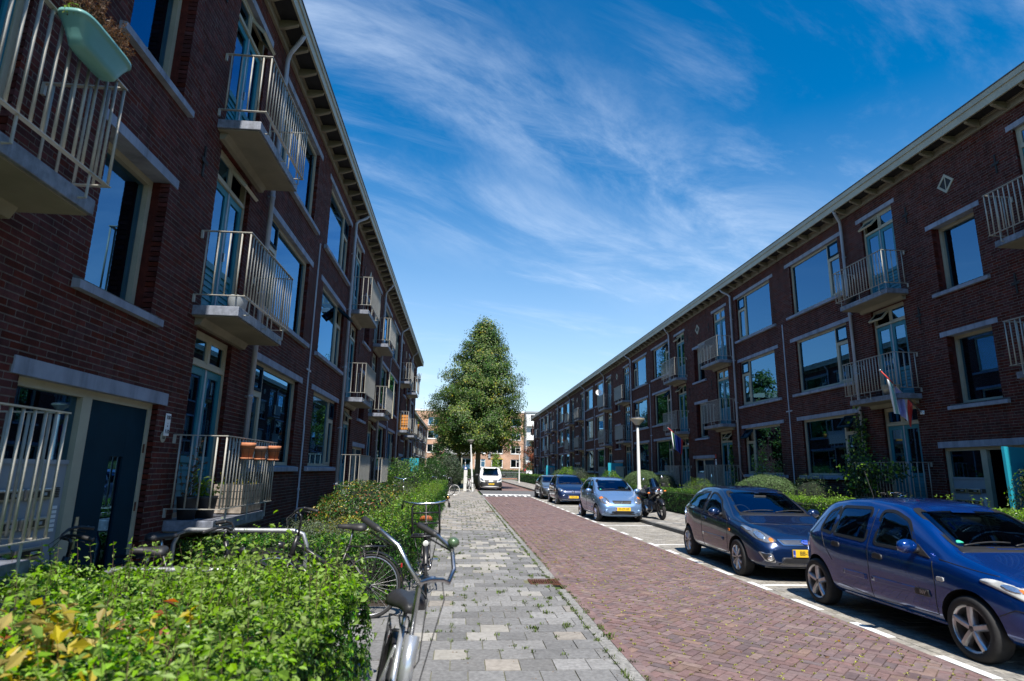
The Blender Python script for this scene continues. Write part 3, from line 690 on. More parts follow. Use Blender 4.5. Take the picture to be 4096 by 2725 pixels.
def row_house(name, label, X, rz, stairs, s0, s1, bs0, bs1, gables, opened=(), closed_sides=(), mats=None, ends=None):
    """one apartment block in its own frame: x runs along the facade, y out of it"""
    root = thing(name, label, 'building', (X, 0, 0), rz); Wm = Matrix.Translation((X, 0, 0)) @ Matrix.Rotation(rz, 4, 'Z')
    holes = []; blocks = []
    for st in stairs:
        holes += [(st-1.1, st+1.2, 0.0, 2.375)]; blocks += [(st-1.28, st+1.3, 2.375, 2.5)]
        for k in range(2):
            holes += [(st-.62, st+.62, 3.375+ST*k, 5+ST*k)]; blocks += [(st-.79, st+.79, 3.25+ST*k, 3.375+ST*k), (st-.79, st+.79, 5+ST*k, 5.125+ST*k)]
        for m in (1, -1):
            for k in range(3):
                a, b = sorted((st+m*1.84, st+m*3.10)); holes.append((a, b, 1+ST*k, 3.5+ST*k))
                a, b = sorted((st+m*4.22, st+m*7.02)); holes.append((a, b, 1.6875+ST*k, 3.5+ST*k))
                a, b = sorted((st+m*4.08, st+m*7.32)); blocks.append((a, b, 1.5625+ST*k, 1.6875+ST*k))
                a, b = sorted((st+m*4.06, st+m*7.30)); blocks.append((a, b, 3.5+ST*k, 3.625+ST*k))
            a, b = sorted((st+m*1.7, st+m*3.3)); blocks.append((a, b, 9.0, 9.125))
            a, b = sorted((st+m*4.5, st+m*5.2)); holes.append((a, b, .25, .5625))
    top = 9.5; zc = sorted({0, top, *[h[2] for h in holes], *[h[3] for h in holes]})
    V = []; F = []; V2 = []; F2 = []
    for z0, z1 in zip(zc[:-1], zc[1:]):
        bl_ = [(h[0], h[1]) for h in holes if h[2] < z1-1e-6 and h[3] > z0+1e-6]
        for seg, (vv, ff) in (((bs0, bs1), (V, F)), ((s0, bs0), (V2, F2)), ((bs1, s1), (V2, F2))):
            if seg[1]-seg[0] < .01: continue
            dd = -.0022 if vv is V else 0
            for a, b in intervals_free(*seg, bl_):
                o = len(vv); vv += [(a, dd, z0), (b, dd, z0), (b, dd, z1), (a, dd, z1)]; ff.append((o+3, o+2, o+1, o))
    wall = obj('wall', raw('wall', V, F, 'mortar'), root)
    for sgn in (0, 1):
        F3 = [f for f in F2 if (V2[f[0]][0] >= bs1-1e-4) == bool(sgn)]
        if F3: obj('far_wall', raw('far_wall', V2, F3, 'brick_far'), root)
    rv = MB()
    for h in holes:
        if bs0 <= h[0] and h[1] <= bs1: continue
        rv.box(h[0]-.001, h[0], -.16, 0, h[2], h[3]); rv.box(h[1], h[1]+.001, -.16, 0, h[2], h[3])
    if rv.V: rv.build('reveals', 'brick_gable', root)
    B = []
    allb = holes+blocks
    for r in range(int(top/.0625)):
        z0 = r*.0625; zm = z0+.03
        fr = intervals_free(bs0, bs1, [(h[0], h[1]) for h in allb if h[2] < zm < h[3]])
        ph = (r % 2)*.11+(.055 if r % 5 == 3 else 0)
        for a, b in fr:
            x = math.floor((a-ph)/.22)*.22+ph
            while x < b:
                p, q = max(a, x), min(b, x+.22)
                if q-p > .03:
                    e = .0055 if p > a+1e-6 else 0; e2 = .0055 if q < b-1e-6 else 0
                    B.append((p+e, q-e2, -.11, random.uniform(-.001, .0016), z0+.006, z0+.0565))
                x += .22
    pieces('brick', 'bricks', B, wall, 'brick', 300, Wm)
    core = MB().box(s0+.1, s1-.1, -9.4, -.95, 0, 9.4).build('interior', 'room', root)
    gb_ = MB()
    for e in ends or (s0, s1): gb_.box(e-.12, e+.12, -9.5, -.012, 0, 9.55)
    gb_.build('gable_wall', 'brick_gable', root)
    # roof
    rf_ = MB(); rf_.prism([(.40, 9.66), (.40, 9.72), (-4.8, 10.35), (-10, 9.72), (-10, 9.6)], s0-.25, s1+.25, 'x'); roof = rf_.build('roof', 'roof', root)
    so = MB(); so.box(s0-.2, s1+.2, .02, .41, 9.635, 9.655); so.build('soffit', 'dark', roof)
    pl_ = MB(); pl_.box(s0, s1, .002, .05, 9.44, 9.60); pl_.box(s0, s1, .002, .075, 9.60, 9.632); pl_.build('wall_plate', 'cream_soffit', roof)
    fa = MB(); fa.box(s0-.25, s1+.25, .41, .45, 9.58, 9.76); fa.box(s0-.25, s1+.25, .41, .475, 9.762, 9.79); fa.box(s0-.25, s1+.25, .39, .465, 9.792, 9.90); fa.build('fascia', 'cream', roof)
    MB().box(s0-.26, s1+.26, .36, .482, 9.902, 9.925).build('gutter_edge', 'pipe_dark', roof)
    for e in (s0-.25, s1+.25):
        fe = MB().prism([(.46, 9.6), (.46, 9.93), (-4.8, 10.5), (-10, 9.93), (-10, 9.6)], e-.02, e+.02, 'x').build('verge_board', 'cream', roof)
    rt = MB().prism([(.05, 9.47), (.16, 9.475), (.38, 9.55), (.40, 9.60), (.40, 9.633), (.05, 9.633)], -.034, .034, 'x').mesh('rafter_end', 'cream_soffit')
    for x in np.arange(s0+.2, s1, .68):
        P_ = Wm @ Vector((x, .3, 9.6)); d_, u_, v_ = depth_uv(np.array(P_))
        if d_ > 0 and -100 < u_ < 4200 and -100 < v_: obj('rafter_end', rt, roof, loc=(x, 0, 0))
    return root, Wm
def pipes(root, s, bend=1):
    def f():
        mb = MB(); mb.tube([(.22*bend, .42, 9.62), (.20*bend, .36, 9.50), (.06*bend, .14, 9.32), (0, .085, 9.22), (0, .085, 9.1), (0, .085, .15)], .042, 12)
        for z in (8.2, 6.4, 4.6, 2.8, 1.2): mb.lathe([(.042, z-.03), (.05, z-.025), (.05, z+.025), (.042, z+.03)], (0, .085, 0), 12); mb.box(-.012, .012, .002, .05, z-.015, z+.015)
        return mb.mesh('downpipe', 'pvc', True)
    return obj('downpipe', tmpl(('pipe', bend), f), root, loc=(s, 0, 0))
def conduit(root, s):
    def f():
        mb = MB(); mb.box(-.014, .014, .003, .03, 2.6, 7.02); mb.box(-.19, .19, .003, .022, 3.86, 3.90); mb.cyl((0, .025, 2.62), (0, .025, .1), .02, n=8); mb.box(-.035, .035, .003, .05, 1.15, 1.2); return mb.mesh('conduit', 'pvc')
    return obj('conduit', tmpl('conduit', f), root, loc=(s, 0, 0))
ANCH = lambda: MB().box(-.02, .02, .002, .02, -.22, .22).box(-.09, .09, .021, .03, -.03, .03).mesh('wall_anchor', 'dark')
def fill(root, Wm, stairs, opened, cfg, near_s, gl, side_ok=lambda st, m: True, sflat=None):
    for si, st in enumerate(stairs):
        near = abs(st-near_s) < 8.5; lite = (Wm @ Vector((st, 0, 0))).y > 50
        for k in range(2): place(t_stair('glass'), root, (st, 0, ST*k), lite=lite)
        entrance(root, st, opened.get(si, 0), near, 'glass')
        place(t_vent(), root, (st, 0, 8.67))
        for m in (1, -1):
            if not side_ok(st, m): continue
            for k in range(3):
                c = cfg.get((si, m, k), {})
                place(t_door(m, c.get('fan', 0), near and k < 3, gl), root, (st, 0, ST*k), lite=lite)
                place(t_balcony(m, near, c.get('panel')), root, (st, 0, ST*k), label=c.get('blabel'), lite=lite)
                w_ = place(t_window(m, c.get('vent', 0), gl), root, (st, 0, ST*k), lite=lite)
                cu = c.get('cur')
                if cu: obj('curtain', t_curtain(m, cu), w_)
            a, b = sorted((m*1.7, m*3.3)); obj('lintel', tmpl(('dl', m), lambda: MB().box(a, b, -.15, .014, 9.0, 9.12).mesh('lintel', 'lintel')), root, loc=(st, 0, 0))
            cw = MB(); p, q = sorted((m*4.5, m*5.2)); frame(cw, p, q, .25, .5625, .04, -.13, -.06); obj('cellar_window', tmpl(('cw', m), lambda: cw.mesh('cellar_window', 'cream')), root, loc=(st, 0, 0))
            pipes(root, st+m*3.88, -m)
            for z in (8.45, 5.7): obj('wall_anchor', tmpl('anch', ANCH), root, loc=(st+m*1.35, 0, z))
            if m == 1: conduit(root, st+HP)
    conduit(root, stairs[0]-HP if stairs[0] < stairs[-1] else stairs[-1]-HP)
def rcfg(n, seed, overrides):
    r = random.Random(seed); c = {}
    for si in range(n):
        for m in (1, -1):
            for k in range(3):
                c[(si, m, k)] = dict(vent=r.choice((0, 0, 0, 0, 1, 0)), fan=r.choice((0, 0, 1)), cur=r.choice((None, 'net', 'sides', 'dark', None, 'blind')))
    for kx, v in overrides.items(): c[kx].update(v)
    return c
# left block: local x = -Y
LST = [-6.32, -21.78, -37.24]
lroot, LW = row_house('apartment_block', 'three storey red brick block with teal balcony doors filling the left side', -3.61, -PI/2, LST, -46.6, 9.0, -46.5, -1.2, True)
W_ = 'screen_white'; G_ = 'screen_grey'
lc = rcfg(3, 3, {(0, -1, 0): dict(fan=0, vent=0, cur=None), (0, -1, 1): dict(fan=1, vent=0, cur=None), (0, -1, 2): dict(fan=1, vent=0, cur=None),
    (1, 1, 0): dict(cur=None, vent=0), (1, 1, 1): dict(vent=2, cur=None), (1, 1, 2): dict(cur=None, vent=0), (0, 1, 0): dict(cur=None), (0, 1, 1): dict(cur=None), (0, 1, 2): dict(cur=None),
    (1, -1, 1): dict(panel=W_), (1, -1, 2): dict(panel=W_), (1, -1, 0): dict(panel=W_), (2, 1, 1): dict(panel=W_), (2, -1, 1): dict(panel=W_), (2, -1, 2): dict(panel=W_)})
fill(lroot, LW, LST, {2: 88}, lc, -6.32, 'glass')
# right block: local x = Y
RST = [12.32+15.46*i for i in range(6)]
rroot, RW = row_house('apartment_block', 'long three storey red brick block with eaves and balconies along the right side', 11.53, PI/2, RST, -4, 94.6, 6.5, 46, True)
rc = rcfg(6, 11, {(0, 1, 2): dict(fan=1, vent=0, cur=None), (0, 1, 1): dict(fan=1, vent=0, cur=None), (0, 1, 0): dict(fan=0, vent=1, cur='dark'), (1, -1, 2): dict(vent=0, cur=None), (1, -1, 1): dict(vent=0, cur='net'), (1, -1, 0): dict(vent=1, cur='blind'),
    (0, -1, 1): dict(fan=0), (0, -1, 2): dict(fan=0), (1, 1, 2): dict(vent=1, cur=None), (1, 1, 1): dict(vent=1, cur=None), (1, 1, 0): dict(cur='sides', vent=0), (2, -1, 2): dict(cur=None), (2, -1, 1): dict(cur=None), (2, -1, 0): dict(cur=None),
    **{(i, m, k): dict(panel=(G_ if (i*7+k*3+m) % 3 else 'screen_blue')) for i in range(2, 6) for m in (1, -1) for k in range(3) if (i+k+m) % 4 != 0}})
for kx in rc:
    if kx[0] < 2: rc[kx].pop('panel', None)
fill(rroot, RW, RST, {0: 112, 2: 88, 4: 88}, rc, 15, 'glass', side_ok=lambda st, m: not (st > 85 and m == 1))
# block set back farther on the left
bst = [-70-15.46*i for i in range(4)]
broot, BW = row_house('apartment_block', 'distant dark brick block set back behind the shrubs on the left', -7.25, -PI/2, bst, -124, -60, -60.1, -60, True)
fill(broot, BW, bst[1:], {}, rcfg(4, 5, {}), 999, 'glass_far')
# block across the end of the street (tan brick), facing the camera: local x = -X
def end_block():
    root = thing('apartment_block', 'sunlit tan brick block with white windows across the end of the street', 'building', (0, 124, 0), PI)
    X0, X1 = -14.5, 24; top = 13.4; holes = []; F0 = 2.15; fh = 2.78
    cols = [(-10.6, 2.2, 'w'), (-6.9, 2.3, 'w'), (-3.0, 2.3, 'w'), (3.6, 2.2, 'w'), (7.6, 2.5, 'b'), (11.9, 2.2, 'w'), (-18.0, 2.2, 'w')]
    def wx(px): return px
    for px, wd, kd in [(-12.2, 1.9, 'w'), (-5.7, 2.3, 'w'), (-1.6, 2.6, 'd'), (.9, 2.6, 'd'), (4.1, 2.15, 'w'), (7.6, 2.3, 'b'), (11.4, 2.1, 'w'), (15.6, 2.1, 'w'), (19.6, 2.1, 'w')]:
        for k in range(4): holes.append((-px-wd/2, -px+wd/2, F0+fh*k-(.7 if kd == 'd' and k == 0 else 0), F0+fh*k+1.65, kd, k))
    zc = sorted({0, top, *[h[2] for h in holes], *[h[3] for h in holes]}); V = []; F = []
    for z0, z1 in zip(zc[:-1], zc[1:]):
        for a, b in intervals_free(-X1, -X0, [(h[0], h[1]) for h in holes if h[2] < z1-1e-6 and h[3] > z0+1e-6]):
            o = len(V); V += [(a, 0, z0), (b, 0, z0), (b, 0, z1), (a, 0, z1)]; F.append((o, o+1, o+2, o+3))
    obj('wall', raw('wall', V, F, 'brick_tan'), root)
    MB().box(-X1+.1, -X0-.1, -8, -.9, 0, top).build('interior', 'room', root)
    MB().box(-X1-.1, -X0+.1, -8, .12, top, top+.3).build('roof', 'white_pvc', root)
    for h in holes:
        fr = MB(); frame(fr, h[0], h[1], h[2], h[3], .11, -.2, -.08); c = h[0]+(h[1]-h[0])*(.5 if h[5] % 2 else .42); fr.box(c-.06, c+.06, -.19, -.085, h[2]+.1, h[3]-.1)
        if h[4] == 'w': fr.box(h[0]+.1, c, -.19, -.086, h[3]-.5, h[3]-.42)
        wn_ = fr.build('window', 'white_pvc', root)
        MB().box(h[0]+.1, h[1]-.1, -.16, -.15, h[2]+.1, h[3]-.1).build('pane', 'glass_far', wn_)
        MB().box(h[0]-.06, h[1]+.06, -.1, .08, h[2]-.09, h[2]-.005).build('sill', 'white_pvc', wn_)
        if random.random() < .7:
            n = 24; VV = []; FF = []
            for i in range(n+1):
                x = h[0]+.1+(h[1]-h[0]-.2)*i/n*random.choice((1, 1)); VV += [(x, -.3+.03*math.sin(i*2.1), h[2]+.1), (x, -.3+.03*math.sin(i*2.1), h[3]-.1)]
                if i: FF.append((2*i-2, 2*i, 2*i+1, 2*i-1))
            obj('curtain', raw('curtain', VV, FF, 'curtain'), wn_)
        if h[4] == 'b':
            MB().box(h[0]-.05, h[1]+.05, -.05, .06, h[3], h[3]+.14).build('awning_box', 'yellow', wn_)
        if h[4] == 'd' and h[5] > 0:
            mb = MB(); mb.box(h[0]-.1, h[1]+.1, 0, 1.0, h[2]-.3, h[2]-.12); mb.box(h[0]-.1, h[1]+.1, .95, 1.0, h[2]-.12, h[2]+.75); mb.build('balcony', 'screen_white', root)
    for x in (-9.7, -3.7, 13.6): MB().cyl((-x, .08, 13.2), (-x, .08, 1.4), .05, n=8).build('downpipe', 'white_pvc', root)
    MB().box(-6.25, -5.75, .01, .25, 4.0, 11.5).build('flue_duct', 'screen_grey', root)
    for x in (-3.15, 2.45, .35): MB().box(-x-.12, -x+.12, 0, .5, .2, 12.6).build('pier', 'cream', root)
    return root
end_block()
# white corner block right of it, seen in the gap
def corner_block():
    root = thing('apartment_block', 'pale block with white balconies in the gap right of the tan block', 'building', (16.6, 121, 0), PI)
    MB().box(-5, 3.4, -9, 0, 0, 13.2).build('wall', 'screen_white', root); MB().box(-5.2, 3.6, -9, .2, 13.2, 13.5).build('roof', 'screen_grey', root)
    for k in range(4):
        MB().box(-4.8, 3.3, 0, .9, 2.1+2.78*k, 2.3+2.78*k).build('balcony', 'white_pvc', root); MB().box(-4.8, 3.3, .86, .9, 2.3+2.78*k, 3.1+2.78*k).build('balustrade', 'white_pvc', root)
        for c in (-3.4, -.8, 1.8):
            w_ = MB(); frame(w_, c-.8, c+.8, 2.4+2.78*k, 4.5+2.78*k, .1, .0, .05); w2 = w_.build('window', 'white_pvc', root); MB().box(c-.72, c+.72, .01, .02, 2.5+2.78*k, 4.42+2.78*k).build('pane', 'room', w2)
corner_block()
# ================================================================ VEGETATION
def leafmat(name, col, rnd=.4, trans=.35, rough=.45, col2=None):
    return mat(name, col, rough, var=.18, nscale=2.5, rnd=rnd, trans=trans, spec=.4, col2=col2)
leafmat('leaf_privet', (.034, .112, .010), .55, .3, .36); leafmat('leaf_young', (.22, .40, .022), .35, .45); leafmat('leaf_lime', (.22, .36, .03), .3, .45)
leafmat('leaf_dark', (.030, .072, .016)); leafmat('leaf_olive', (.11, .165, .03)); leafmat('leaf_juniper', (.12, .20, .07), .35, .3, .7)
leafmat('leaf_yellow', (.42, .33, .03), .25); leafmat('leaf_red', (.30, .085, .035), .3); leafmat('leaf_linden', (.070, .140, .020), .5, .4); leafmat('leaf_linden_light', (.21, .275, .05), .35, .4)
leafmat('leaf_grey', (.12, .155, .10)); leafmat('leaf_brown', (.16, .075, .03), .3)
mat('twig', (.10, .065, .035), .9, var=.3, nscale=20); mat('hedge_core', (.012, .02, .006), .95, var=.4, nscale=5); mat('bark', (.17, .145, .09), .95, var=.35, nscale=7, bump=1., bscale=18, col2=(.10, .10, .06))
def unit(v): return v/np.maximum(np.linalg.norm(v, axis=1, keepdims=True), 1e-9)
def leaves(name, P_, Nrm, size, m, parent=None, aspect=.5, droop=.25, fine=False, **kw):
    """folded leaf blades at points P_, faces turned to Nrm"""
    P_ = np.asarray(P_, float); n = len(P_); Nrm = unit(np.asarray(Nrm, float)+RNG.normal(0, .45, (n, 3)))
    t = unit(np.cross(Nrm, RNG.normal(0, 1, (n, 3)))); t[:, 2] -= droop; t = unit(t); b = unit(np.cross(Nrm, t)); nn = np.cross(t, b)
    s = (np.asarray(size)*RNG.uniform(.65, 1.3, n))[:, None] if np.ndim(size) == 0 else np.asarray(size)[:, None]
    w_ = s*aspect*.5
    if fine:
        V = np.stack([P_, P_+t*s*.35+b*w_-nn*s*.0+nn*w_*.35, P_+t*s*.75+b*w_*.7+nn*w_*.3, P_+t*s-nn*s*.12, P_+t*s*.75-b*w_*.7+nn*w_*.3, P_+t*s*.35-b*w_+nn*w_*.35, P_+t*s*.5], 1)
        f = np.array([(0, 1, 6), (1, 2, 6), (2, 3, 6), (3, 4, 6), (4, 5, 6), (5, 0, 6)]); k = 7
    else:
        V = np.stack([P_, P_+t*s*.45+b*w_+nn*w_*.3, P_+t*s-nn*s*.1, P_+t*s*.45-b*w_+nn*w_*.3], 1); f = np.array([(0, 1, 2), (0, 2, 3)]); k = 4
    F = (f[None]+k*np.arange(n)[:, None, None]).reshape(-1, 3)
    kw.setdefault('kind', 'stuff' if parent else None)
    return obj(name, npmesh(name, V.reshape(-1, 3), F, m, rnd=np.repeat(RNG.random(n), len(f))), parent, **kw)
def box_shell(x0, x1, y0, y1, z0, z1, n, depth=.12, bump=.06, faces='tnsew'):
    """points in the outer layer of a clipped hedge with their outward normals"""
    A = {'t': (x1-x0)*(y1-y0), 'n': (x1-x0)*(z1-z0), 's': (x1-x0)*(z1-z0), 'e': (y1-y0)*(z1-z0), 'w': (y1-y0)*(z1-z0)}
    tot = sum(A[f] for f in faces); Ps = []; Ns = []
    for f in faces:
        k = int(n*A[f]/tot); u, v, d = RNG.random(k), RNG.random(k), RNG.random(k)**1.6*depth
        if f == 't': p = np.c_[x0+u*(x1-x0), y0+v*(y1-y0), z1-d]; nn = (0, 0, 1)
        elif f == 'n': p = np.c_[x0+u*(x1-x0), y1-d, z0+v*(z1-z0)]; nn = (0, 1, .35)
        elif f == 's': p = np.c_[x0+u*(x1-x0), y0+d, z0+v*(z1-z0)]; nn = (0, -1, .35)
        elif f == 'e': p = np.c_[x1-d, y0+u*(y1-y0), z0+v*(z1-z0)]; nn = (1, 0, .35)
        else: p = np.c_[x0+d, y0+u*(y1-y0), z0+v*(z1-z0)]; nn = (-1, 0, .35)
        Ps.append(p); Ns.append(np.tile(nn, (k, 1)))
    P_ = np.concatenate(Ps); Nn = np.concatenate(Ns).astype(float)
    b = np.array([mnoise.noise(Vector((p[0]*1.6, p[1]*1.6, p[2]*1.6)))+.7*mnoise.noise(Vector((p[0]*5, p[1]*5, p[2]*5))) for p in P_])
    return P_+unit(Nn)*(b*bump)[:, None], Nn
def ell_shell(c, r, n, depth=.3, bump=.15, fr=1.6, zmin=None):
    v = unit(RNG.normal(0, 1, (n, 3))); rr = 1-depth*RNG.random(n)**1.7
    b = np.array([mnoise.noise(Vector(q*fr+Vector(c)*.7) if False else Vector((q[0]*fr+c[0], q[1]*fr+c[1], q[2]*fr+c[2]))) for q in v])+.5*np.array([mnoise.noise(Vector((q[0]*fr*2.7+c[1], q[1]*fr*2.7, q[2]*fr*2.7))) for q in v])
    P_ = np.array(c)+v*np.array(r)*(rr*(1+bump*b))[:, None]
    if zmin is not None:
        k = P_[:, 2] > zmin; P_, v = P_[k], v[k]
    return P_, v/np.array(r)
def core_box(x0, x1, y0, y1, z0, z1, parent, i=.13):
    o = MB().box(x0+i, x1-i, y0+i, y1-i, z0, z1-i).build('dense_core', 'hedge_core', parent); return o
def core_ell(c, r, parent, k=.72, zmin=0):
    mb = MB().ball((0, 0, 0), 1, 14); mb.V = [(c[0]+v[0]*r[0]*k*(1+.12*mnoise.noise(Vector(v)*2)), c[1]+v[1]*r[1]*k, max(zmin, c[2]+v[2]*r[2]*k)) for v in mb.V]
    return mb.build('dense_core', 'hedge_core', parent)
def shoots(name, bases, parent, m, hmin=.12, hmax=.34, leaf=.04, stem='twig', pairs=6):
    """upright young shoots with opposite leaves"""
    st = MB(); P_ = []; Nn = []
    for b in bases:
        h = random.uniform(hmin, hmax); a = random.uniform(0, 2*PI); dx, dy = random.uniform(-.25, .25)*h, random.uniform(-.25, .25)*h
        top = (b[0]+dx, b[1]+dy, b[2]+h); st.tube([b, (b[0]+dx*.4, b[1]+dy*.4, b[2]+h*.55), top], [.0022, .0018, .001], 4, caps=False)
        for k in range(pairs):
            f = (k+.5)/pairs; p = [b[i]+(top[i]-b[i])*f for i in range(3)]
            for s_ in (0, PI): 
                an = a+k*PI/2+s_; P_.append(p); Nn.append((math.cos(an)*.5, math.sin(an)*.5, .8))
    st.build(name+'_stems', stem, parent, fix=False, kind='stuff'); leaves(name, P_, Nn, leaf, m, parent, .5, .0)
def hedge(name, label, x0, x1, y0, y1, z1, n, leaf, m='leaf_privet', m2='leaf_young', frac=.18, sh=0, faces='tnsew', fine=False, bump=.06, group=None, z0=0., trunks=True):
    t = thing(name, label, 'hedge', ((x0+x1)/2, (y0+y1)/2, z0), group=group); ox, oy = (x0+x1)/2, (y0+y1)/2
    P_, Nn = box_shell(x0-ox, x1-ox, y0-oy, y1-oy, .04, z1-z0, n, bump=bump, faces=faces)
    gp = np.array([mnoise.noise(Vector((p[0]*5.5, p[1]*5.5, p[2]*5.5))) for p in P_]); kp = gp > -.30+.28*RNG.random(len(P_)); P_, Nn = P_[kp], Nn[kp]
    top = P_[:, 2] > (z1-z0)-.14; pr = np.where(top, frac*2.2, frac*.4); k = RNG.random(len(P_)) < pr  # young leaves thick on top, thin at sides, putting side shade into leaf colour
    leaves('foliage', P_[~k], Nn[~k], leaf, m, t, fine=fine); leaves('young_foliage', P_[k]+np.array([0, 0, .015]), Nn[k], leaf*1.05, m2, t, fine=fine)
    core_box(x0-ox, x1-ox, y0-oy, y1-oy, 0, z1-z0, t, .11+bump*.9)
    kb_ = RNG.random(len(P_)) < .06; leaves('broad_foliage', P_[kb_]+unit(Nn[kb_])*.02, Nn[kb_], leaf*1.7, m2 if frac > .2 else m, t, .62, fine=fine)
    if sh: shoots('shoots', [(random.uniform(x0, x1)-ox, random.uniform(y0, y1)-oy, z1-z0-.05) for _ in range(sh)], t, m2, leaf=leaf*1.15)
    return t
def shrub(name, label, c, r, n, leaf, ms, aspect=.5, bump=.25, depth=.4, core=.68, stems=True, zmin=.03, fr=1.8, cat='shrub', group=None):
    """ms: list of (material, share)"""
    t = thing(name, label, cat, (c[0], c[1], zmin), group=group); cc = (0, 0, c[2]-zmin)
    P_, Nn = ell_shell(cc, r, n, depth, bump, fr, .02)
    u = RNG.random(len(P_)); a = 0
    for i, (m, s_) in enumerate(ms):
        k = (u >= a) & (u < a+s_); a += s_
        leaves('foliage', P_[k], Nn[k], leaf, m, t, aspect)
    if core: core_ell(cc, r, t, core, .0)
    if stems:
        st = MB()
        for _ in range(14):
            an = random.uniform(0, 2*PI); q = random.uniform(.3, .85); st.tube([(0, 0, 0), (math.cos(an)*r[0]*q*.4, math.sin(an)*r[1]*q*.4, cc[2]*.7), (math.cos(an)*r[0]*q, math.sin(an)*r[1]*q, cc[2]+r[2]*.4)], [.014, .01, .004], 5, caps=False)
        st.build('stems', 'twig', t, fix=False, kind='stuff')
    return t
# --- left side, near to far
h1 = hedge('privet_hedge', 'bright green privet hedge in the left foreground, nearest the camera', -3.45, -.72, 1.5, 5.4, .84, 78000, .036, frac=.28, sh=330, fine=True, faces='tnse', bump=.13)
def rel(t, pts): return [(p[0]-t.location[0], p[1]-t.location[1], p[2]-t.location[2]) for p in pts]
# climbing bindweed over the near hedge, and yellowing stems at its left end
bw = thing('bindweed', 'lime green bindweed with large heart shaped leaves climbing over the near hedge', 'plant', (-1.6, 4.2, .85))
pts = []
for (cx0, cy0, sx, sy, k, zt) in ((-1.55, 4.75, .22, .35, 170, .22), (-1.0, 3.3, .28, .55, 190, .08), (-1.25, 4.1, .35, .5, 150, .08), (-2.6, 3.4, .4, .5, 110, .05), (-1.5, 2.7, .3, .4, 110, .06)):
    for _ in range(k): pts.append((random.gauss(cx0, sx), random.gauss(cy0, sy), .80+abs(random.gauss(0, zt))))
pts = [p for p in pts if p[0] < -.8 and 1.9 < p[1] < 5.5]
leaves('foliage', rel(bw, pts), np.tile((.1, -.3, 1), (len(pts), 1)), .048, 'leaf_lime', bw, .6, .2, fine=True)
shoots('vines', rel(bw, [(p[0], p[1], .76) for p in pts[:90]]), bw, 'leaf_lime', .10, .30, .042, 'leaf_lime', 6)
gr = thing('goldenrod_clump', 'yellowing and browning leafy stems at the bottom left corner', 'plant', (-1.75, 2.75, .0))
sp = [(random.gauss(-1.9, .28), random.gauss(2.85, .28), .74) for _ in range(76)]
shoots('stalks', rel(gr, sp[:36]), gr, 'leaf_yellow', .18, .36, .075, 'leaf_brown', 6); shoots('stalks', rel(gr, sp[36:43]), gr, 'leaf_red', .16, .34, .07, 'leaf_brown', 5); shoots('stalks', rel(gr, sp[52:]), gr, 'leaf_young', .16, .36, .07, 'leaf_olive', 6)
hedge('privet_hedge', 'green privet hedge behind the parked black bicycle, below the nearest balcony', -3.35, -1.25, 7.75, 8.6, .80, 15000, .034, frac=.1, faces='tse', sh=10)
hedge('privet_hedge', 'long green privet hedge bordering the left pavement beside the transport bicycle', -1.38, -.66, 8.1, 26.5, .98, 60000, .036, frac=.2, sh=170, faces='tse', bump=.15)
hedge('privet_hedge', 'farther green hedge along the left pavement by the white tyred bicycle', -1.5, -.7, 27.3, 38.6, 1.02, 16000, .05, frac=.14, faces='tse', bump=.1)
hedge('low_shrub_bed', 'low olive shrub bed with small grey leaves between the wall and the long hedge', -3.3, -1.45, 9.3, 12.7, .62, 20000, .030, 'leaf_olive', 'leaf_grey', .25, faces='tse', bump=.14)
t_ = shrub('mahonia_shrub', 'broad shrub with green, red and yellow leaves against the left facade', (-2.25, 15.2, .62), (1.15, 2.3, .72), 20000, .06, [('leaf_privet', .52), ('leaf_olive', .22), ('leaf_yellow', .11), ('leaf_red', .07), ('leaf_dark', .08)], core=.74)
shrub('yellow_groundcover', 'patch of bright yellow leaves at the foot of the shrub by the wall', (-2.2, 12.95, .42), (.55, .3, .28), 1600, .06, [('leaf_yellow', .7), ('leaf_young', .3)], core=.5)
shrub('wild_rose_bush', 'tall loose green bush in front of the teal open door on the left', (-2.2, 26.2, .95), (1.1, 2.3, 1.05), 15000, .065, [('leaf_privet', .5), ('leaf_dark', .3), ('leaf_young', .2)], bump=.4, core=.6)
shrub('laurel_bush', 'dark green bush beyond the teal open door on the left', (-1.9, 41.5, 1.1), (1.15, 2.6, 1.25), 11000, .09, [('leaf_dark', .6), ('leaf_privet', .4)], bump=.35)
shrub('buddleia_bush', 'tall grey green bush at the far end of the left block', (-.7, 47.9, 1.35), (1.0, 1.8, 1.35), 7000, .11, [('leaf_dark', .5), ('leaf_grey', .5)], bump=.4)
shrub('lavender_bush', 'feathery pale green shrub within the left hedge row', (-1.75, 20.2, .7), (.55, 1.6, .55), 9000, .05, [('leaf_olive', .6), ('leaf_grey', .4)], aspect=.25, core=.6)
# --- right side
hedge('privet_hedge', 'green hedge behind the two nearest parked cars on the right', 8.78, 9.75, 5.2, 17.6, 1.12, 38000, .042, frac=.28, sh=70, faces='tsw', z0=.08, bump=.08)
hedge('privet_hedge', 'dark green clipped hedge behind the motorcycle on the right pavement', 8.78, 9.7, 19.2, 31.2, 1.02, 24000, .042, frac=.1, sh=14, faces='tsw', z0=.08, bump=.05)
hedge('privet_hedge', 'dark clipped hedge farther along the right pavement past the grey car', 8.78, 9.8, 32.2, 62, 1.1, 15000, .07, frac=.1, faces='tsw', z0=.08)
hedge('privet_hedge', 'dark hedge block near the far street lamp on the right', 8.7, 9.9, 63, 92, 1.2, 8000, .10, frac=.1, faces='tsw', z0=.08)
JM = [('leaf_juniper', 1.)]
def juniper(label, c, r, n=17000): return shrub('juniper_dome', label, c, r, n*2, .065, JM, .3, .12, .2, .84, False, .08, 2.2, group='domed junipers')
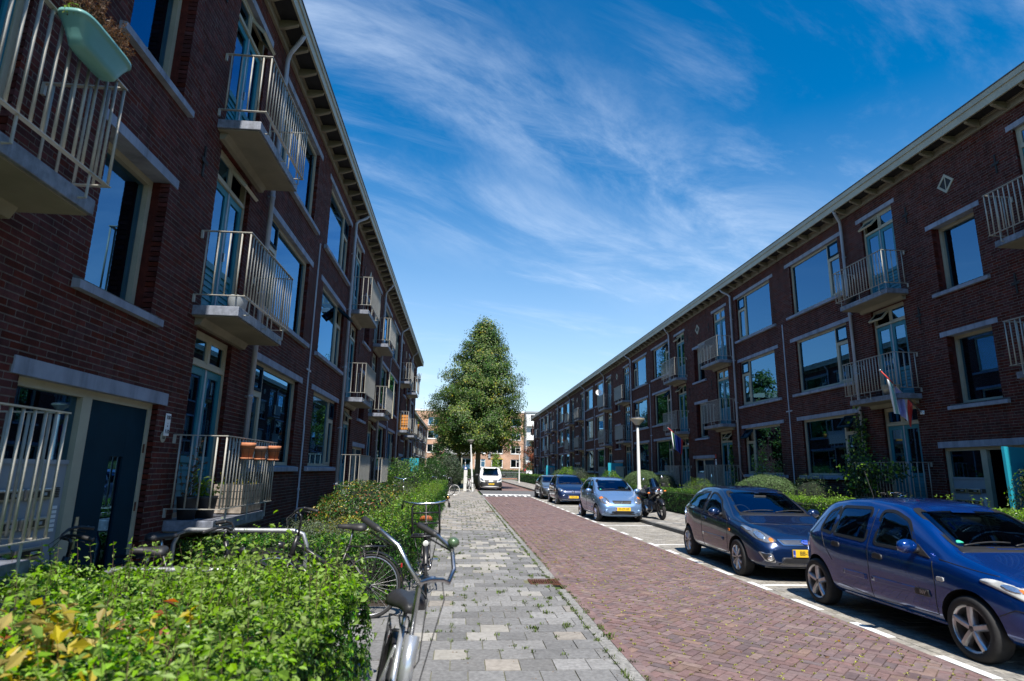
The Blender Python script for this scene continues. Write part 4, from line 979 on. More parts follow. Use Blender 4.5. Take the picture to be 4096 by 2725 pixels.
juniper('large domed juniper in front of the blind covered window on the right', (10.25, 19.6, .85), (1.0, 1.55, .82)); juniper('domed juniper behind the right street lamp and motorcycle', (10.2, 33.2, .95), (1.0, 1.9, .85), 15000)
juniper('small domed juniper far along the right garden row', (10.2, 60.5, .95), (1., 1.6, .9), 4000)
shrub('dark_conifer', 'dark green bushy conifer beside the large domed juniper', (10.75, 17.7, .75), (.7, 1.1, .95), 9000, .05, [('leaf_dark', .8), ('leaf_juniper', .2)], .25, .2, core=.8)
shrub('dark_conifer', 'dark green conifer between juniper and ground floor balcony behind the street lamp', (10.75, 30.7, .8), (.7, 1.2, .95), 6000, .055, [('leaf_dark', .8), ('leaf_juniper', .2)], .25, .2, core=.8)
shrub('spirea_bush', 'arching pale green bush in front of the right entrance balcony', (9.9, 24.3, .75), (.75, 1.2, .72), 11000, .05, [('leaf_olive', .4), ('leaf_young', .3), ('leaf_juniper', .3)], .25, .3)
shrub('forsythia_bush', 'light green leafy bush behind the light blue car', (10.0, 39.5, .85), (.8, 1.6, .85), 7000, .075, [('leaf_young', .5), ('leaf_privet', .5)], bump=.35)
shrub('fern_bush', 'feathery olive bush among the right gardens behind the navy car', (10, 45, .7), (.8, 2.2, .75), 6000, .07, [('leaf_olive', .6), ('leaf_privet', .4)], .25, .3)
shrub('hazel_bush', 'yellow green bush far along the right garden row above the grey car', (10, 55.5, 1.0), (.9, 2.4, 1.0), 6000, .10, [('leaf_young', .6), ('leaf_privet', .4)], bump=.3)
shrub('olive_bush', 'grey green bush beside the yellow green bush on the right', (10.2, 50.6, .95), (.85, 1.9, .95), 5000, .09, [('leaf_grey', .8), ('leaf_dark', .2)], .3, .3)
shrub('garden_shrub', 'grey green leafy shrub at the right edge beside the open entrance door', (10.35, 9.75, 1.05), (.62, .62, .95), 8000, .055, [('leaf_grey', .4), ('leaf_privet', .35), ('leaf_young', .25)], bump=.4)
# climbers on the right facade
def climber(label, blobs, m, leaf, name='wall_climber'):
    t = thing(name, label, 'climber', (11.4, blobs[0][1], .09))
    P_ = []; Nn = []
    st = MB()
    for (x, y, z, rx, ry, rz_, n) in blobs:
        v = RNG.normal(0, .5, (n, 3))*np.array([rx, ry, rz_]); p = np.array([x, y, z])+v; p[:, 0] = np.minimum(p[:, 0], 11.50); P_.append(p)
        for _ in range(3): st.tube([(0, 0, 0), (x-11.4-.02, (y-blobs[0][1])*.5+random.uniform(-.1, .1), (z-.09)*.5), (x-11.42, y-blobs[0][1]+random.uniform(-.3, .3)*ry, z-.09)], [.012, .008, .003], 5, caps=False)
    P_ = np.concatenate(P_)-np.array(t.location); k = RNG.random(len(P_)) < .72
    leaves('foliage', P_[k], np.tile((-1, -.3, .4), (k.sum(), 1)), leaf, m, t, .8, .5); leaves('young_foliage', P_[~k], np.tile((-1, -.4, .5), ((~k).sum(), 1)), leaf, 'leaf_young', t, .8, .5)
    st.build('stems', 'twig', t, fix=False, kind='stuff')
climber('grape vine climbing the downpipe and ground floor balcony on the right', [(11.38, 16.3, 1.6, .12, .5, 1.1, 1300), (11.42, 16.25, 2.9, .06, .26, .6, 380), (10.95, 15.9, 1.5, .25, .6, .7, 1100), (10.8, 15.2, 1.75, .12, .6, .45, 420), (10.85, 14.3, 1.85, .08, .6, .25, 200)], 'leaf_dark', .085)
climber('thin climbing rose against the blind covered window on the right', [(11.2, 21.9, 1.7, .2, .35, .6, 300), (11.25, 21.6, 2.5, .12, .2, .6, 150), (11.2, 20.6, 1.9, .15, .3, .3, 130)], 'leaf_olive', .06)
climber('leafy climber beside a downpipe near the second right entrance', [(11.4, 24.6, 2.2, .1, .2, .6, 160), (11.4, 24.5, 1.4, .15, .35, .6, 260)], 'leaf_privet', .07)
# --- trees
def tree(label, base, H, prof, n, leaf, ms, r0=.2, lean=(0, 0), clear=3.0, limbs=40, name='linden_tree', group=None, cl=170, droop=0., rag=.13):
    """prof: list of (height fraction, crown radius); leaf clusters hang on limbs through the volume"""
    t = thing(name, label, 'tree', base, group=group); tk = MB()
    pth = [(lean[0]*f*H, lean[1]*f*H, f*H) for f in np.linspace(0, .93, 9)]
    pth = [(x+.06*math.sin(i*1.3), y+.05*math.cos(i*1.7), z) for i, (x, y, z) in enumerate(pth)]; pth[0] = (0, 0, -.05)
    tk.tube(pth, [r0*1.35]+[r0*(1-.92*f) for f in np.linspace(.1, .97, 8)], 12)
    def R_(z):
        f = z/H
        for (a, ra), (b, rb) in zip(prof[:-1], prof[1:]):
            if a <= f <= b: return ra+(rb-ra)*(f-a)/(b-a)
        return .1
    C = []
    for i in range(limbs):
        z = clear+(H*.97-clear)*((i+.5)/limbs)**.85; an = i*2.4+random.uniform(-.4, .4); R = R_(min(z+.4, H*.99))*random.uniform(1-rag, 1.12)
        fx = (lean[0]*z, lean[1]*z); z0 = max(clear*.75, z-R*.55)
        tip = (fx[0]+math.cos(an)*R, fx[1]+math.sin(an)*R, z+R*.12-droop*R); mid = (fx[0]+math.cos(an)*R*.5, fx[1]+math.sin(an)*R*.5, (z0+z)/2+R*.18)
        st_ = (lean[0]*z0, lean[1]*z0, z0); tk.tube([st_, mid, tip], [max(.02, r0*.34*(1-z/H)), .03*(1-z/H)+.012, .006], 6, caps=False)
        k = max(3, int(7*R/3))
        for q in range(k):
            f = .3+.7*(q+random.random())/k; a2 = an+random.gauss(0, .30); C.append((fx[0]+math.cos(a2)*R*f, fx[1]+math.sin(a2)*R*f, z0+(z-z0)*min(1, f*1.25)+random.gauss(0, .25)-droop*R*f))
    tk.build('trunk', 'bark', t, True, fix=False)
    C = np.array(C); per = max(8, n//len(C)); P_ = np.repeat(C, per, 0); sg = RNG.uniform(.22, .42, len(C)).repeat(per)[:, None]
    P_ = P_+np.clip(RNG.normal(0, 1, P_.shape), -1.9, 1.9)*sg*np.array([1.15, 1.15, .72]); ax = np.c_[P_[:, 0]-lean[0]*P_[:, 2], P_[:, 1], np.full(len(P_), 1.2)]
    u = RNG.random(len(C)).repeat(per)*.6+RNG.random(len(P_))*.4; a = 0; q = np.quantile(u, np.cumsum([s for _, s in ms]))
    lo = -1
    for (m, s_), hi in zip(ms, q):
        k = (u > lo) & (u <= hi); lo = hi; leaves('crown', P_[k], ax[k], leaf, m, t, .8, .35)
    return t
LM = [('leaf_linden', .62), ('leaf_linden_light', .30), ('leaf_yellow', .02), ('leaf_dark', .06)]
tree('tall full crowned linden tree standing behind the left white street lamp', (1.5, 55.0, .0), 15.7, [(0, 0), (.19, 1.8), (.27, 3.7), (.44, 4.9), (.62, 4.0), (.78, 2.9), (.9, 1.6), (1, .35)], 95000, .16, LM, .27, (.028, 0), 4.1, 90, droop=.10, rag=.24)
tree('slim tree with dark trunk left of the white parking post', (-.05, 66.0, 0), 10.5, [(0, 0), (.3, 2.2), (.5, 2.9), (.8, 2.0), (1, .3)], 9000, .19, LM, .19, (.01, 0), 3.8, 26)
tree('tall tree beyond the end of the left block', (-9.5, 62, 0), 13.0, [(0, 0), (.25, 3.0), (.5, 4.2), (.8, 2.8), (1, .4)], 12000, .26, LM, .25, (0, 0), 3.0, 34)
tree('broad tree behind the end of the left block', (-12.5, 52, 0), 12.0, [(0, 0), (.25, 3.0), (.5, 4.0), (.8, 2.6), (1, .4)], 9000, .28, LM, .25, (0, 0), 2.5, 30)
tree('small reddish leaved tree in the gap at the right end of the street', (12.6, 104, .1), 6.5, [(0, 0), (.25, 1.4), (.55, 2.0), (.85, 1.2), (1, .2)], 5000, .2, [('leaf_red', .55), ('leaf_dark', .45)], .12, (0, 0), 1.6, 18, 'plum_tree')
tree('slender pale green young tree against the tan block', (7.0, 119, 0), 4.8, [(0, 0), (.2, .5), (.5, .9), (1, .1)], 1800, .2, [('leaf_young', .7), ('leaf_olive', .3)], .06, (0, 0), .8, 12, 'young_tree')
tree('dark tree rising behind the far left block', (-3.6, 112, 0), 7.5, [(0, 0), (.25, 1.8), (.6, 2.4), (1, .4)], 4000, .25, [('leaf_dark', .7), ('leaf_privet', .3)], .15, (0, 0), 1.5, 16, 'garden_tree')
hedge('beech_hedge', 'long clipped hedge in front of the tan block at the street end', -9, 12.5, 118.5, 119.7, 1.75, 9000, .14, 'leaf_privet', 'leaf_olive', .1, faces='tse')
hedge('beech_hedge', 'short clipped hedge by the red play house at the street end', 13.2, 17.5, 118.2, 119.2, 1.5, 1800, .14, 'leaf_privet', 'leaf_olive', .1, faces='tsw')
hedge('box_hedge', 'far hedge on the left pavement edge beyond the parking post', -3.4, -1.0, 60, 104, 1.05, 7000, .11, 'leaf_dark', 'leaf_privet', .2, faces='tse')
# ================================================================ CARS  (local frame: front towards -y)
def paint(name, col, metal=.55, rough=.26):
    m = mat(name, col, rough, metal, var=.03, nscale=2, coat=1.0, spec=.5)
    return m
paint('paint_blue', (.001, .034, .195), .35, .14); paint('paint_navy', (.006, .021, .075), .4, .18); paint('paint_lightblue', (.18, .305, .53), .5); paint('paint_midnight', (.010, .022, .075), .3); paint('paint_grey', (.10, .11, .12), .5); paint('paint_white', (.80, .80, .80), 0, .35) if False else None
mat('van_white', (.80, .80, .79), .3, var=.02, coat=1.); paint('paint_black', (.012, .013, .016), .2)
glassmat('car_glass', .10, (.42, .50, .50), .01)
mat('seal', (.012, .012, .013), .5, var=.1); mat('interior', (.03, .031, .034), .85, var=.2); mat('lamp_body', (.30, .32, .34), .15, metal=.6, var=.2, nscale=25, coat=1.); mat('lamp_bright', (.85, .86, .88), .08, metal=.9, var=.15, nscale=40, coat=1.); mat('lamp_orange', (.75, .20, .02), .2, coat=1., var=.1); mat('lamp_red', (.35, .01, .01), .2, coat=1., var=.1)
mat('lamp_haze', (.62, .63, .60), .25, var=.2, nscale=9, coat=1.); mat('alloy', (.52, .52, .53), .3, metal=.85, var=.08, nscale=14); mat('alloy_dark', (.10, .10, .11), .4, metal=.7, var=.1); mat('sticker_green', (.05, .55, .35), .5); mat('plate_blue', (.01, .06, .42), .5)
def lerp(tab, u):
    for (a, va), (b, vb) in zip(tab[:-1], tab[1:]):
        if u <= b: return va+(vb-va)*max(0, (u-a)/(b-a))
    return tab[-1][1]
def fillet(poly, r, n=4):
    out = []; k = len(poly)
    for i in range(k):
        p, a, b = Vector(poly[i]), Vector(poly[i-1]), Vector(poly[(i+1) % k]); rr = r[i] if isinstance(r, (list, tuple)) else r
        da, db = (a-p), (b-p); l = min(rr, da.length*.45, db.length*.45); pa, pb = p+da.normalized()*l, p+db.normalized()*l
        for j in range(n+1):
            t = j/n; out.append(tuple(pa*(1-t)**2+p*2*t*(1-t)+pb*t*t))
    return out
def offs(poly, d):
    k = len(poly); A = sum(poly[i-1][0]*poly[i][1]-poly[i][0]*poly[i-1][1] for i in range(k)); s = 1 if A > 0 else -1; out = []
    for i in range(k):
        a, b, c = Vector(poly[i-1]), Vector(poly[i]), Vector(poly[(i+1) % k]); e1, e2 = (b-a), (c-b)
        n1, n2 = Vector((e1.y, -e1.x)), Vector((e2.y, -e2.x)); n = (n1.normalized() if n1.length else n1)+(n2.normalized() if n2.length else n2)
        out.append(tuple(b+n.normalized()*d*s if n.length > 1e-6 else b))
    return out
def inpoly(p, poly):
    x, y = p; r = False; k = len(poly)
    for i in range(k):
        (x1, y1), (x2, y2) = poly[i-1], poly[i]
        if (y1 > y) != (y2 > y) and x < (x2-x1)*(y-y1)/(y2-y1)+x1: r = not r
    return r
class Car:
    """body lofted from sections, sub-divided, arches cut; windows, lamps and trim are laid on its surface"""
    def __init__(s, name, label, cat, loc, rz, L, hw, zb, top, belt, paintm, fa, wb, tr, wr, Wk=1., group=None, boxy=0., wt=None, lv=3):
        s.root = thing(name, label, cat, loc, rz, group); s.o = fa+wb/2; s.fa, s.wb, s.L, s.hw = fa, wb, L, hw; k = L/3.77; kw = hw/.82; s.pm = paintm; s.wins = []
        Wp = [(0, .52), (.06, .66), (.22, .755), (.6, .80), (1.2, .82), (2.8, .82), (3.25, .80), (3.55, .735), (3.72, .62), (3.77, .48)]
        Wt = wt or [(0, .42), (.2, .62), (.6, .70), (1.05, .70), (1.4, .63), (1.75, .585), (2.6, .585), (3.2, .565), (3.5, .57), (3.7, .55), (3.77, .40)]
        W = lambda u: lerp(Wp, u/k)*kw; T = lambda u: lerp(Wt, u/k)*kw
        us = sorted({0, *[t[0] for t in top], *[t[0] for t in belt], L, *[L*f for f in (.02, .5, .62, .75, .98)]}); us = [u for i, u in enumerate(us) if i == 0 or u-us[i-1] > .035*k]
        V = []; F = []; n = 12
        for u in us:
            w_, zt, zbe, t = W(u), lerp(top, u), lerp(belt, u), T(u); zbe = min(zbe, zt-.02); g = zt-zbe; zl = zb+(.10 if u < .12*k or u > L-.12*k else 0)
            h = zbe-zl; t = min(t, w_*.96)
            P_ = [(0, zl), (w_*.80, zl), (w_*.955, zl+.07), (w_*.995, zl+.33*h), (w_, zl+.66*h), (w_*.985, zbe-.03), (w_*.955, zbe+.012), (w_*.955+(t-w_*.955)*.5+.018*min(1, g*2.5), zbe+g*.5), (t+.004, zt-.10*g-.004), (t*.93, zt-.02*g), (t*.6, zt+.012*min(1, g*3)), (0, zt+.02*min(1, g*3))]
            V += [(x, u-s.o, z) for x, z in P_]+[(-x, u-s.o, z) for x, z in P_]
        m = 2*n
        for i in range(len(us)-1):
            for j in range(n-1):
                a, b = i*m+j, (i+1)*m+j; F.append((a, a+1, b+1, b)); F.append((a+n, b+n, b+n+1, a+n+1))
        for i in (0, len(us)-1):
            for j in range(n-1):
                q = (i*m+j, i*m+j+1, i*m+n+j+1, i*m+n+j); F.append(q if i else q[::-1])
        bm = bmesh.new(); vs = [bm.verts.new(v) for v in V]; bm.verts.ensure_lookup_table()
        for f in F:
            try: bm.faces.new([vs[i] for i in f])
            except ValueError: pass
        bmesh.ops.remove_doubles(bm, verts=bm.verts, dist=1e-5); bmesh.ops.recalc_face_normals(bm, faces=bm.faces)
        me = bpy.data.meshes.new('body'); bm.to_mesh(me); bm.free(); me.materials.append(MT[paintm]); me.materials.append(MT['seal'])
        ob = bpy.data.objects.new('b', me); COL.objects.link(ob); sm = ob.modifiers.new('s', 'SUBSURF'); sm.levels = lv; sm.render_levels = lv
        cut = MB(); s.wr = wr
        for u in (fa, fa+wb):
            for e in (-1, 1): cut.cyl((e*(hw-.33), u-s.o, wr), (e*(hw+.3), u-s.o, wr), wr+.055, n=36)
        cm = cut.mesh('c', 'seal', fix=True); co = bpy.data.objects.new('c', cm); COL.objects.link(co); bo = ob.modifiers.new('b', 'BOOLEAN'); bo.object = co; bo.operation = 'DIFFERENCE'; bo.solver = 'EXACT'
        try: bo.material_mode = 'TRANSFER'
        except Exception: pass
        dg = bpy.context.evaluated_depsgraph_get(); s.me = bpy.data.meshes.new_from_object(ob.evaluated_get(dg)); bpy.data.objects.remove(ob); bpy.data.objects.remove(co)
        s.bvh = BVHTree.FromPolygons([v.co.copy() for v in s.me.vertices], [tuple(p.vertices) for p in s.me.polygons])
    def hit(s, p, proj, off=0.):
        a, b = p
        if proj == 'L': o, d = Vector((-3, a-s.o, b)), Vector((1, 0, 0))
        elif proj == 'R': o, d = Vector((3, a-s.o, b)), Vector((-1, 0, 0))
        elif proj == 'F': o, d = Vector((a, -s.o-3, b)), Vector((0, 1, 0))
        elif proj == 'B': o, d = Vector((a, s.L-s.o+3, b)), Vector((0, -1, 0))
        else: o, d = Vector((a, b-s.o, 4)), Vector((0, 0, -1))
        c, nn, i, dist = s.bvh.ray_cast(o, d)
        if c is None:
            c, nn, i, dist = s.bvh.find_nearest(o+d*3)
        if nn.dot(d) > 0: nn = -nn
        return c+nn*off
    def patch(s, name, poly, proj, m, off=.004, parent=None, rings=6, inner=0., skirt=.012):
        k = len(poly); c = Vector((sum(p[0] for p in poly)/k, sum(p[1] for p in poly)/k)); V = []; F = []
        fr = [1-(1-inner)*i/rings for i in range(rings+1)] if inner else [1-i/rings for i in range(rings)]
        for p in poly: V.append(s.hit(p, proj, -skirt))
        for f in fr:
            for p in poly: V.append(s.hit(tuple(c+(Vector(p)-c)*f), proj, off))
        for i in range(len(fr)):
            for j in range(k): F.append((i*k+j, i*k+(j+1) % k, (i+1)*k+(j+1) % k, (i+1)*k+j))
        if not inner:
            V.append(s.hit(tuple(c), proj, off)); o = len(fr)*k
            for j in range(k): F.append((o+j, o+(j+1) % k, len(V)-1))
        return MB().add(V, F).build(name, m, parent or s.root, smooth=True)
    def ring(s, name, po, pi, proj, m, off=.006, parent=None):
        k = len(po); V = [s.hit(p, proj, -.006) for p in po]+[s.hit(p, proj, off) for p in po]+[s.hit(p, proj, off) for p in pi]+[s.hit(p, proj, -.01) for p in pi]; F = []
        for i in range(3):
            for j in range(k): F.append((i*k+j, i*k+(j+1) % k, (i+1)*k+(j+1) % k, (i+1)*k+j))
        return MB().add(V, F).build(name, m, parent or s.root)
    def window(s, poly, proj, r=.05, name='window', seal=.022):
        po = fillet(poly, r); s.wins.append((proj, offs(po, -.006))); g = s.patch(name, po, proj, 'car_glass', .001, rings=7, skirt=.0); s.ring('seal', offs(po, seal), offs(po, -.012), proj, 'seal', .0045, g); return g
    def line(s, pts, proj, r=.0048, name='panel_gap', m='seal', n=14, off=-.0005, parent=None):
        P_ = []
        for a, b in zip(pts[:-1], pts[1:]):
            for i in range(n): t = i/n; P_.append(s.hit((a[0]+(b[0]-a[0])*t, a[1]+(b[1]-a[1])*t), proj, off))
        P_.append(s.hit(pts[-1], proj, off)); return MB().tube(P_, r, 5).build(name, m, parent or s.body, smooth=True)
    def finish(s):
        bm = bmesh.new(); bm.from_mesh(s.me); kill = []
        for f in bm.faces:
            c = f.calc_center_median(); nn = f.normal
            for proj, poly in s.wins:
                if proj == 'L' and c.x < -.2 and nn.x < -.25 or proj == 'R' and c.x > .2 and nn.x > .25: q = (c.y+s.o, c.z)
                elif proj == 'F' and nn.y < -.2 or proj == 'B' and nn.y > .2: q = (c.x, c.z)
                else: continue
                if inpoly(q, poly): kill.append(f); break
        bmesh.ops.delete(bm, geom=kill, context='FACES'); bm.to_mesh(s.me); bm.free()
        s.me.polygons.foreach_set('use_smooth', [True]*len(s.me.polygons)); autosm(s.me, 38); s.body.data = s.me
    def start(s): s.body = obj('body', s.me, s.root); return s
    def wheel(s, x, u, spokes, m='alloy', style='alloy', rim=.66, w_=.19, turn=0):
        r = s.wr; sg = -1 if x < 0 else 1
        def T():
            mb = MB(); mb.lathe([(r*rim, -w_*.36), (r*.72, -w_*.5), (r*.9, -w_*.52), (r*.97, -w_*.44), (r, -w_*.28), (r*1.003, 0), (r, w_*.28), (r*.97, w_*.44), (r*.9, w_*.52), (r*.72, w_*.5), (r*rim, w_*.36)], n=40, axis='x'); return mb.mesh('tyre', 'rubber', True, True)
        def Rm():
            mb = MB(); R = r*rim; mb.lathe([(R*1.03, w_*.50), (R*1.0, w_*.44), (R*.93, w_*.40), (R*.90, w_*.1), (R*.9, -w_*.4)], n=40, axis='x'); mb.lathe([(.0, w_*.42), (R*.17, w_*.43), (R*.22, w_*.38), (R*.24, w_*.2)], n=20, axis='x')
            for i in range(spokes):
                a = 2*PI*i/spokes+.3; c_, s_ = math.cos(a), math.sin(a); hw0, hw1 = (.15, .13) if style == 'alloy' else (.10, .085)
                V = []
                for rr, hh, xx in ((R*.12, hw0*R, w_*.36), (R*.55, hw0*R*.95, w_*.42), (R*.98, hw1*R*1.25, w_*.40)):
                    for e, dx in ((-1, 0), (-.55, .02), (.55, .02), (1, 0), (1, -.05), (-1, -.05)): V.append((xx+dx, rr*c_-e*hh*s_, rr*s_+e*hh*c_))
                F = [(a_, (a_+1) % 6, 6+(a_+1) % 6, 6+a_) for a_ in range(6)]+[(6+a_, 6+(a_+1) % 6, 12+(a_+1) % 6, 12+a_) for a_ in range(6)]; mb.add(V, F)
            return mb.mesh('rim', m, True, True)
        ty = obj('wheel', tmpl(('tyre', r, w_, rim), T), s.root, loc=(x, u-s.o, r), rot=(0, 0, (0 if sg > 0 else PI)+turn))
        rm_ = tmpl(('rim', r, w_, rim, spokes, m, style), Rm); autosm(rm_, 35); obj('rim', rm_, ty)
        obj('brake_disc', tmpl(('disc', r), lambda: MB().lathe([(.02, 0), (r*.5, 0), (r*.5, -.02), (.02, -.02)], n=24, axis='x').mesh('brake_disc', 'pipe_dark')), ty)
        obj('hub_cap', tmpl(('hub', r), lambda: MB().lathe([(0, w_*.46), (r*.10, w_*.455), (r*.115, w_*.41)], n=18, axis='x').mesh('hub_cap', 'alloy_dark' if m == 'alloy' else m, True)), ty)
        return ty
    def plate(s, z, txt, y=None, w_=.52, h=.115, x=0):
        p0 = s.hit((x, z), 'F'); y = p0.y-.012 if y is None else y
        pl_ = MB().bbox(x-w_/2, x+w_/2, y-.006, y+.02, z-h/2, z+h/2, .004).build('number_plate', 'yellow', s.root)
        MB().box(x-w_/2+.005, x-w_/2+.045, y-.0085, y-.004, z-h/2+.006, z+h/2-.006).build('blue_strip', 'plate_blue', pl_)
        text(txt, h*.80, 'text_dark', pl_, Matrix.Translation((x+.022, y-.0075, z)) @ Matrix.Rotation(PI/2, 4, 'X'), 'registration')
        if h > .1: text('NL', .03, 'white', pl_, Matrix.Translation((x-w_/2+.025, y-.009, z-h*.25)) @ Matrix.Rotation(PI/2, 4, 'X'), 'country_code')
        return pl_
    def mirror(s, u, z, x, m=None, sc_=1.):
        for e in (-1, 1):
            mb = MB().ball((0, 0, 0), 1, 14); mb.V = [(e*(x+.115*sc_)+v[0]*.115*sc_, u-s.o+(v[1]*.07 if v[1] < 0 else v[1]*.025)*sc_, z+v[2]*.075*sc_) for v in mb.V]
            mi = mb.build('wing_mirror', m or s.pm, s.root, smooth=True); a = s.hit((u+.03, z-.03), 'L' if e < 0 else 'R')
            MB().tube([(e*(abs(a.x)-.03), u-s.o+.04, z-.045), (e*(x+.06), u-s.o+.0, z-.035)], [.035, .03], 8).build('mirror_foot', 'blackplastic', mi, smooth=True)
            MB().box(e*(x+.03*sc_), e*(x+.20*sc_), u-s.o+.020*sc_, u-s.o+.027*sc_, z-.05*sc_, z+.05*sc_).build('mirror_glass', 'chrome', mi)
    def cabin(s, u0, u1, zf, zd, w_, sc_=1.):
        MB().box(-w_, w_, u0-s.o, u1-s.o, zf, zf+.05).build('floor', 'interior', s.root)
        d = MB(); d.bbox(-w_, w_, u0-.10-s.o, u0+.42-s.o, zd-.28, zd, .05); d.build('dashboard', 'interior', s.root)
        for e in (-1, 1):
            for uu in (u0+1.0, u0+1.85):
                st = MB(); st.bbox(e*.36-.24, e*.36+.24, uu-s.o-.25, uu-s.o+.25, zf+.1, zf+.3, .06); st.bbox(e*.36-.23, e*.36+.23, uu-s.o+.18, uu-s.o+.32, zf+.2, zf+.78, .06); st.bbox(e*.36-.12, e*.36+.12, uu-s.o+.22, uu-s.o+.31, zf+.80, zf+.98, .04)
                st.build('seat', 'interior', s.root)
        sw = MB(); c_ = Vector((-.36, u0+.50-s.o, zd+.0)); pts = [c_+Vector((math.cos(a)*.18, math.sin(a)*.07, math.sin(a)*.165)) for a in np.linspace(0, 2*PI, 20, endpoint=False)]
        sw.tube(pts, .015, 6, closed=True); sw.tube([c_-Vector((.17, 0, 0)), c_+Vector((.17, 0, 0))], .015, 6); sw.build('steering_wheel', 'blackplastic', s.root, smooth=True)
    def std(s, spokes, m='alloy', style='alloy', track=None, **k):
        t = track or s.hw-.115
        for u in (s.fa, s.fa+s.wb):
            for e in (-1, 1): s.wheel(e*t, u, spokes, m, style, **k)
    def sym(s, fn, *a, **k):
        for e in (-1, 1): fn(e, *a, **k)
    def wipers(s, z, x0, x1, x2):
        for a, b in ((x0, x1), (x1+.02, x2)):
            P_ = [s.hit((a+(b-a)*t, z+.012+.03*math.sin(t*2.2)), 'F', .016) for t in np.linspace(0, 1, 10)]; MB().tube(P_, .008, 6).build('wiper', 'blackplastic', s.root, smooth=True)
    def disc(s, name, x, z, r, m, off=.008, rx=None, n=20, parent=None): return s.patch(name, [(x+(rx or r)*math.cos(a), z+r*math.sin(a)) for a in np.linspace(0, 2*PI, n, endpoint=False)], 'F', m, off, parent, 3)
    def mesh_grid(s, name, x0, x1, z0, z1, nx, m='chrome', r=.004, off=.006, cross=True, parent=None):
        mb = MB(); h = z1-z0
        for i in range(-2, nx+2):
            for sg in ((1, -1) if cross else (0,)):
                a = x0+(x1-x0)*i/nx; b = a+sg*h; pa, pb = (a, z0), (b, z1); tt = [t for t in np.linspace(0, 1, 5)]; Q = [(pa[0]+(pb[0]-pa[0])*t, z0+h*t) for t in tt]; Q = [q for q in Q if x0 <= q[0] <= x1]
                if len(Q) > 1: mb.tube([s.hit(q, 'F', off) for q in Q], r, 4, caps=False)
        return mb.build(name, m, parent or s.root)
# ---- near blue five door hatchback
c = Car('parked_car', 'bright blue five door hatchback parked nearest the camera on the right', 'car', (5.665, 6.88, 0), 0, 3.77, .82, .20,
    [(0, .50), (.05, .63), (.16, .715), (.5, .83), (.95, .945), (1.04, .975), (1.35, 1.17), (1.68, 1.335), (1.9, 1.385), (2.3, 1.415), (2.7, 1.405), (3.1, 1.35), (3.3, 1.27), (3.5, 1.07), (3.62, .93), (3.72, .84), (3.77, .6)],
    [(0, .46), (.1, .58), (.3, .68), (.7, .78), (1.05, .845), (2.0, .885), (3.0, .93), (3.5, .93), (3.66, .84), (3.77, .55)], 'paint_blue', .78, 2.47, 0, .292).start()
for pj in 'LR':
    c.window([(1.40, .905), (2.06, .915), (2.04, 1.28), (1.86, 1.285), (1.62, 1.20)], pj, [.03, .04, .06, .06, .05]); c.window([(2.22, .925), (2.83, .95), (2.79, 1.285), (2.22, 1.30)], pj, .05); c.window([(2.875, .952), (3.14, .975), (3.04, 1.21), (2.84, 1.28)], pj, [.03, .06, .08, .04], 'quarter_window')
    c.patch('mirror_base', fillet([(1.20, .86), (1.40, .885), (1.42, .99)], .02), pj, 'blackplastic', .008)
    c.line([(1.17, .33), (1.15, .62), (1.18, .84)], pj); c.line([(2.13, 1.30), (2.16, .9), (2.14, .30)], pj); c.line([(1.17, .33), (2.14, .30), (2.72, .36)], pj); c.line([(2.85, 1.30), (3.12, 1.0), (3.02, .78), (2.86, .62)], pj)
    c.patch('side_moulding', fillet([(1.30, .50), (2.10, .495), (2.10, .55), (1.30, .545)], .012), pj, 'paint_blue', .012); c.patch('side_moulding', fillet([(2.2, .49), (2.62, .50), (2.62, .55), (2.2, .55)], .012), pj, 'paint_blue', .012)
    bd = c.patch('model_badge', fillet([(1.22, .485), (1.42, .485), (1.42, .55), (1.24, .55)], .015), pj, 'blackplastic', .016)
    for u, z in ((1.98, .775), (2.76, .82)): c.patch('door_handle', fillet([(u-.085, z-.025), (u+.085, z-.02), (u+.07, z+.04), (u-.07, z+.035)], .03), pj, 'blackplastic', .016)
    c.patch('side_repeater', fillet([(1.03, .665), (1.12, .665), (1.12, .705), (1.03, .705)], .015), pj, 'lamp_haze', .008); c.patch('sill_trim', fillet([(1.15, .215), (2.75, .225), (2.75, .265), (1.15, .255)], .01), pj, 'paint_blue', .01)
    e = -1 if pj == 'L' else 1
    p0 = c.hit((1.31, .518), pj, .018); text('16V', .055, 'steel', bd, Matrix.Translation(p0) @ Matrix.Rotation(e*PI/2, 4, 'Z') @ Matrix.Rotation(PI/2, 4, 'X'), 'badge_lettering')
    h = c.patch('headlight', fillet([(e*.44, .60), (e*.62, .575), (e*.735, .63), (e*.782, .745), (e*.75, .775), (e*.58, .715)], .05), 'F', 'lamp_haze', .006)
    for (u_, z_, r_, m_) in ((.645, .645, .045, 'lamp_bright'), (.72, .715, .028, 'lamp_bright'), (.685, .70, .02, 'lamp_orange'), (.55, .635, .035, 'lamp_body')): c.patch('reflector', [(e*u_+r_*math.cos(a), z_+r_*math.sin(a)) for a in np.linspace(0, 2*PI, 14, endpoint=False)], 'F', m_, .009, h, 3)
    c.line([(.20, .545), (.32, .55), (.47, .47)], pj); c.line([(.50, .80), (.78, .83), (1.1, .87)], pj)
c.window([(-.60, .985), (.60, .985), (.52, 1.315), (-.52, 1.315)], 'F', .06, 'windscreen'); c.window([(-.5, .98), (.5, .98), (.42, 1.24), (-.42, 1.24)], 'B', .08, 'rear_window')
c.patch('cowl', fillet([(-.62, .950), (.62, .950), (.61, .978), (-.61, .978)], .01), 'F', 'blackplastic', .004); c.wipers(.985, -.52, .02, .5)
